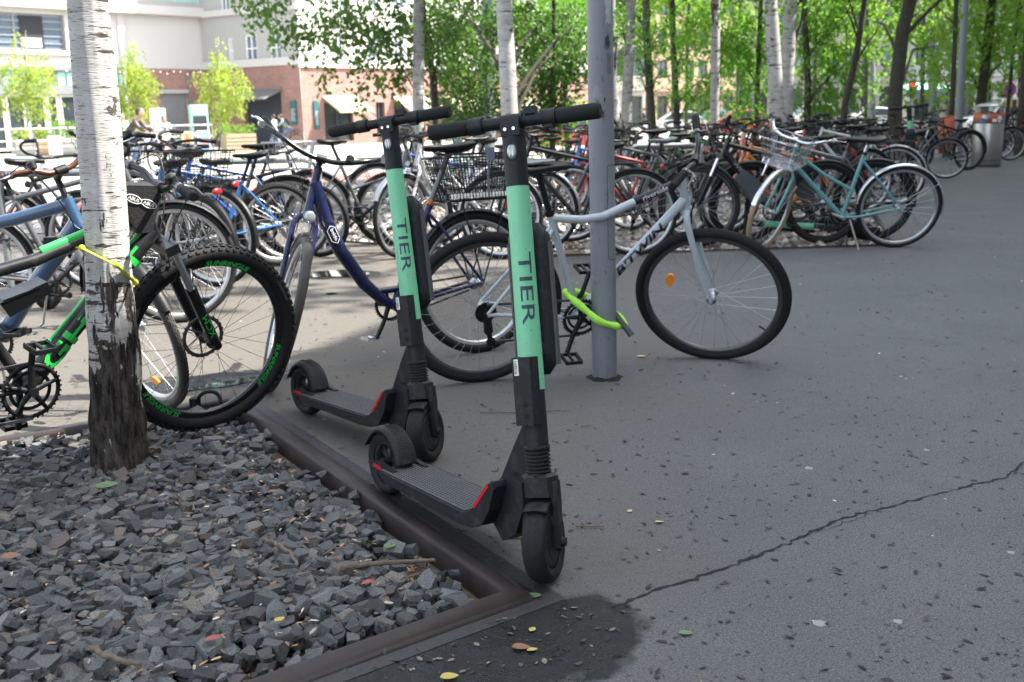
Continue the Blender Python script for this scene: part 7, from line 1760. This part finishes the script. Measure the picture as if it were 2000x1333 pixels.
person('cyclist in a rust-red jacket at the right edge behind the metal bin', pg(1990, 30), R_(170), 1.80, 'ride', org, dk_)
person('pedestrian in blue seen above the near scooter handlebar between birch leaves', pg(894, 50), R_(80), 1.72, 'walk', paint('paint_blue2', (.05, .12, .35)), dk_)
person('pedestrian in dark trousers behind the second birch', pg(788, 48), R_(-80), 1.75, 'walk', whc, dk_)

# ------------------------------------------------------------------ cars
def car(label, px, Y, rz, col, L=4.3, Hc=1.46):
    p = pg(px, Y); root = empty('parked_car', label, 'car', p, R_(rz), 'cars parked along the far kerb'); W = .86; h = Hc
    prof = [(-L / 2, .30), (-L / 2 + .02, .62), (-L / 2 + .12, .88), (-L / 2 + .5, .94), (-L / 2 + 1.0, h - .06), (-L / 2 + 1.5, h), (L / 2 - 1.9, h), (L / 2 - 1.15, .96), (L / 2 - .35, .84), (L / 2 - .04, .66), (L / 2, .34), (L / 2 - .1, .22), (-L / 2 + .1, .22)]
    rings = []
    for y, k in ((-W, .0), (-W + .08, .06), (0, .09), (W - .08, .06), (W, .0)):
        rings.append([Vector((x * (1 + k * .05), y * (1 - max(0, z - .9) * .28), z + (k * .4 if z > .9 else 0))) for x, z in prof])
    m = MB(); m.loft(rings, caps=True, smooth=False); b = m.build('body', M[col], root)
    gp = [(-L / 2 + .62, .96), (-L / 2 + 1.05, h - .10), (-L / 2 + 1.5, h - .06), (L / 2 - 1.92, h - .06), (L / 2 - 1.28, .97)]
    for s in (-1, 1):
        V = [Vector((x, s * (W + .006) * (1 - max(0, z - .9) * .28), z)) for x, z in gp]; m = MB(); m.add(V, [tuple(range(len(V)))], False); m.build('side_window', M['glass'], b)
    for xs_ in ((-L / 2 + .53, -L / 2 + .99), (L / 2 - 1.17, L / 2 - 1.83)):
        m = MB(); z0_, z1_ = (.97, h - .03) if True else 0; V = [Vector((xs_[0] + (.03 if xs_[0] > 0 else -.03), y, z0_)) for y in (-.7, .7)] + [Vector((xs_[1] + (.05 if xs_[0] > 0 else -.05), y, z1_ + .03)) for y in (.58, -.58)]; m.add(V, [(0, 1, 2, 3)], False); m.build('windscreen', M['glass'], b)
    for x in (-L / 2 + .78, L / 2 - .82):
        for s in (-1, 1):
            m = MB(); m.lathe([(.0, -.1), (.2, -.1), (.2, .1), (0, .1)], (x, s * (W - .09), .31), (0, 1, 0), 18); w_ = m.build('wheel', M['alu'], root); m = MB(); m.lathe([(.2, -.11), (.31, -.1), (.315, 0), (.31, .1), (.2, .11)], (x, s * (W - .09), .31), (0, 1, 0), 22); m.build('tyre', M['rubber'], w_)
    for s in (-1, 1): m = MB(); m.sphere((L / 2 - .14, s * .62, .66), .13, 8, (.8, 1.1, .6)); m.build('headlight', M['clear_lens'], b); m = MB(); m.sphere((-L / 2 + .06, s * .66, .74), .12, 8, (.5, 1, .9)); m.build('tail_light', M['red_lens'], b)
    return root
M['car_white'] = mat('white_car_paint', (.75, .75, .75), .2, coat=1, var=.02); M['car_blue'] = mat('blue_car_paint', (.12, .25, .45), .2, coat=1, var=.03); M['car_red'] = mat('red_car_paint', (.42, .02, .03), .2, coat=1, var=.03)
car('white parked car right of the dark straight trunk', 1318, 68, 178, 'car_white')
car('blue parked car left of the slim birch', 1392, 72, 176, 'car_blue'); car('dark red parked car behind the hanging leaves next to the blue one', 1440, 64, 178, 'car_red')
car('white parked car right of the twin birches', 1578, 66, 182, 'car_white', Hc=1.75); car('pale parked car further right behind the leaning stem', 1690, 70, 180, 'car_white'); car('dark red parked car left of the grey pole behind the leaves', 1110, 44, 170, 'car_red')
car('white van-like car far right behind the lamp', 1950, 58, 185, 'car_white', Hc=1.8)

# ------------------------------------------------------------------ small things on the ground
def twig(label, pts, r, z=.004, br=None):
    P = [at(*p) for p in pts]; b = P[0].copy(); Q = smooth([p - b + Vector((0, 0, z + r * .6 + (h_ if False else 0))) for p in P], 2)
    Q = [q_ + Vector((random.gauss(0, r * .4), random.gauss(0, r * .4), abs(random.gauss(0, r * .3)))) for q_ in Q]
    root = MB().tube(Q, [r * (1 - .5 * i / len(Q)) for i in range(len(Q))], 7); o = root.build('twig', M['twig'], None); o.location = b; tag(o, label, 'twig', 'fallen twigs'); return o
M['twig'] = mat('twig_bark', (.12, .09, .065), .9, var=.5, scale=40, bump=.6, bscale=80); M['twig_pale'] = mat('pale_twig', (.42, .34, .24), .9, var=.3)
twig('longest twig lying on chips near the corner of the edging', [(668, 1122), (720, 1112), (780, 1108), (850, 1106)], .0085, .008)
twig('reddish twig on the stones in the middle of the near bed', [(515, 1078), (545, 1088), (572, 1105), (585, 1130)], .007, .030)
twig('pale twig at the bottom edge on the dark stones', [(185, 1296), (215, 1312), (280, 1330)], .008, .030)
twig('thin twig on the pavement right of the near front wheel', [(1126, 1032), (1150, 1033), (1180, 1032)], .0028)
twig('fine twig on the pavement behind the near scooter stem', [(938, 808), (1000, 810), (1060, 806), (1108, 805)], .0025)
twig('forked twig under the near scooter deck', [(948, 1008), (980, 1002), (1010, 999)], .004)
twig('short thin twig between scooters and pole', [(1135, 836), (1155, 834)], .002)
def leaf(label, px, py, s, col, rz, z=.002, curl=.25):
    c = at(px, py); V = []; F = []; n = 9
    for i in range(n + 1):
        t = i / n; w = s * .42 * math.sin(math.pi * min(1, t ** .8)) ** .8 + .0005
        x = (t - .5) * s * 1.25; h = curl * s * (abs(t - .5) * 1.2) ** 2
        V += [(x, -w, h + w * .35), (x, 0, h), (x, w, h + w * .35)]
        if i: a = 3 * (i - 1); F += [(a, a + 1, a + 4, a + 3), (a + 1, a + 2, a + 5, a + 4)]
    o = MB().add(V, F).build('leaf', M[col], None); o.location = (c.x, c.y, z); o.rotation_euler = (random.uniform(-.1, .1), random.uniform(-.1, .1), R_(rz)); tag(o, label, 'leaf', 'single fallen leaves'); return o
M['lf_green'] = mat('fresh_leaf', (.10, .16, .07), .5, var=.15, scale=60); M['lf_yellow'] = mat('yellow_leaf', (.40, .32, .08), .6, var=.2, scale=60); M['lf_brown'] = mat('brown_leaf', (.20, .10, .055), .7, var=.3, scale=60); M['lf_pale'] = mat('pale_dry_leaf', (.42, .33, .2), .7, var=.3, scale=60)
for a in (('light green leaf on the dark stones right of the birch foot', 212, 972, .055, 'lf_green', 20, .036), ('green leaf beside the edging near the long twig', 762, 1076, .035, 'lf_green', 70, .012), ('green leaf on the wet stain below the near front wheel', 1043, 1167, .030, 'lf_green', 10), ('green leaf alone on the dry pavement in the foreground', 1340, 1240, .026, 'lf_green', -5),
          ('yellow leaf at the bottom edge in the puddle', 878, 1328, .032, 'lf_yellow', 15, .005), ('yellow leaf upper of the two on the wet stain', 1040, 1232, .017, 'lf_yellow', 60), ('yellow crumpled leaf lower of the two on the wet stain', 1040, 1272, .020, 'lf_yellow', 20), ('yellow leaf on the dark stones at the bottom', 548, 1238, .022, 'lf_yellow', 50, .034),
          ('rust brown leaf on stones in the middle of the bed', 538, 982, .032, 'lf_brown', 30, .034), ('rust brown leaf at the left edge of the stones', 24, 1112, .04, 'lf_brown', 10, .034), ('orange brown leaf near the far end of the edging', 495, 950, .028, 'lf_brown', 80, .034), ('large brown leaf with turned rim in the puddle', 1018, 1268, .034, 'lf_brown', 5),
          ('green leaf sprig on the dusty ground by the navy bicycle', 648, 575, .07, 'lf_green', 10), ('small yellow leaf behind the grey pole', 1253, 698, .035, 'lf_yellow', 0), ('small orange leaf right of the pole foot', 1445, 709, .025, 'lf_brown', 0), ('pale yellow leaf in front of the near scooter', 1288, 1022, .022, 'lf_pale', 20), ('pale leaf on the pavement right of the near front wheel', 1003, 1112 - 60, .02, 'lf_pale', 20), ('dry leaf lying on the near scooter deck path', 1230, 1000, .016, 'lf_pale', 60), ('small green leaf under the mountain bicycle rear', 400, 548, .05, 'lf_green', 5)):
    leaf(*a)
for (px, py, col, lab) in ((417, 1272, 'paint_red', 'orange red wrapper scrap on the bottom stones'), (720, 1160, 'paint_red', 'small red wrapper scrap near the edging corner'), (470, 872, 'glassblue', 'flat bluish glass scrap by the far end of the edging')):
    c = at(px, py); m = MB(); m.hull([(x * .016, y * .011, z) for x, y, z in ((-1, -1, 0), (1, -.8, .006), (1, 1, .004), (-.8, 1, 0), (0, 0, .009))]); o = m.build('wrapper', paint('faded_red', (.30, .05, .04)) if col == 'paint_red' else M[col]); o.location = (c.x, c.y, .03); tag(o, lab, 'litter scrap', 'small wrappers in the near bed')
# grass tuft at the edging corner
c = at(880, 1150); V = []; F = []
for k in range(46):
    a = random.uniform(0, 6.28); r = random.uniform(0, .03); x, y = c.x + math.cos(a) * r, c.y + math.sin(a) * r; h = random.uniform(.025, .065); dx, dy = random.gauss(0, .02), random.gauss(0, .02); i = len(V)
    V += [(x - .0012, y, -.045), (x + .0012, y, -.045), (x + dx, y + dy, -.045 + h)]; F.append((i, i + 1, i + 2))
o = soup('grass_tuft', np.array(V), np.array(F), M['leaf_locust'], np.random.default_rng(1).uniform(0, 1, len(F))); tag(o, 'small tuft of grass in the corner of the near gravel bed', 'grass')

# odd bits at the left
c = at(97, 604); root = empty('small_wheel', 'small solid black wheel on a short axle behind the slate blue frame', 'wheel', (c.x, c.y, 0), R_(62))
m = MB(); m.lathe([(.035, -.022), (.085, -.028), (.095, -.012), (.097, 0), (.095, .012), (.085, .028), (.035, .022)], (0, 0, .096), (0, 1, 0), 30); m.build('tyre', M['rubber'], root)
m = MB(); m.lathe([(0, -.018), (.03, -.022), (.055, -.012), (.055, .012), (.03, .022), (0, .018)], (0, 0, .096), (0, 1, 0), 20); m.build('rim', M['greyplastic'], root)
m = MB(); m.tube([(0, -.02, .096), (0, -.16, .10), (0, -.20, .10)], [.014, .014, .02], 10); m.tube([(0, .02, .096), (0, .10, .10)], .010, 8); m.build('axle', M['black'], root)
c = at(410, 800); m = MB(); m.tube([(math.cos(t) * .045, .01 * math.sin(t * 2), .05 + math.sin(t) * .045) for t in [2 * math.pi * k / 20 for k in range(20)]], .008, 8, closed=True); m.tube([(-.05, 0, .012), (-.13, .02, .012), (-.2, .0, .010), (-.25, -.03, .008)], .008, 8)
m.hull([(x, y, z) for x in (-.075, -.04) for y in (-.02, .02) for z in (0, .07)]); o = m.build('rubber_ring', M['rubber']); o.location = (c.x, c.y, -.02); tag(o, 'black rubber ring with a tail lying in the far corner of the near bed', 'ring')
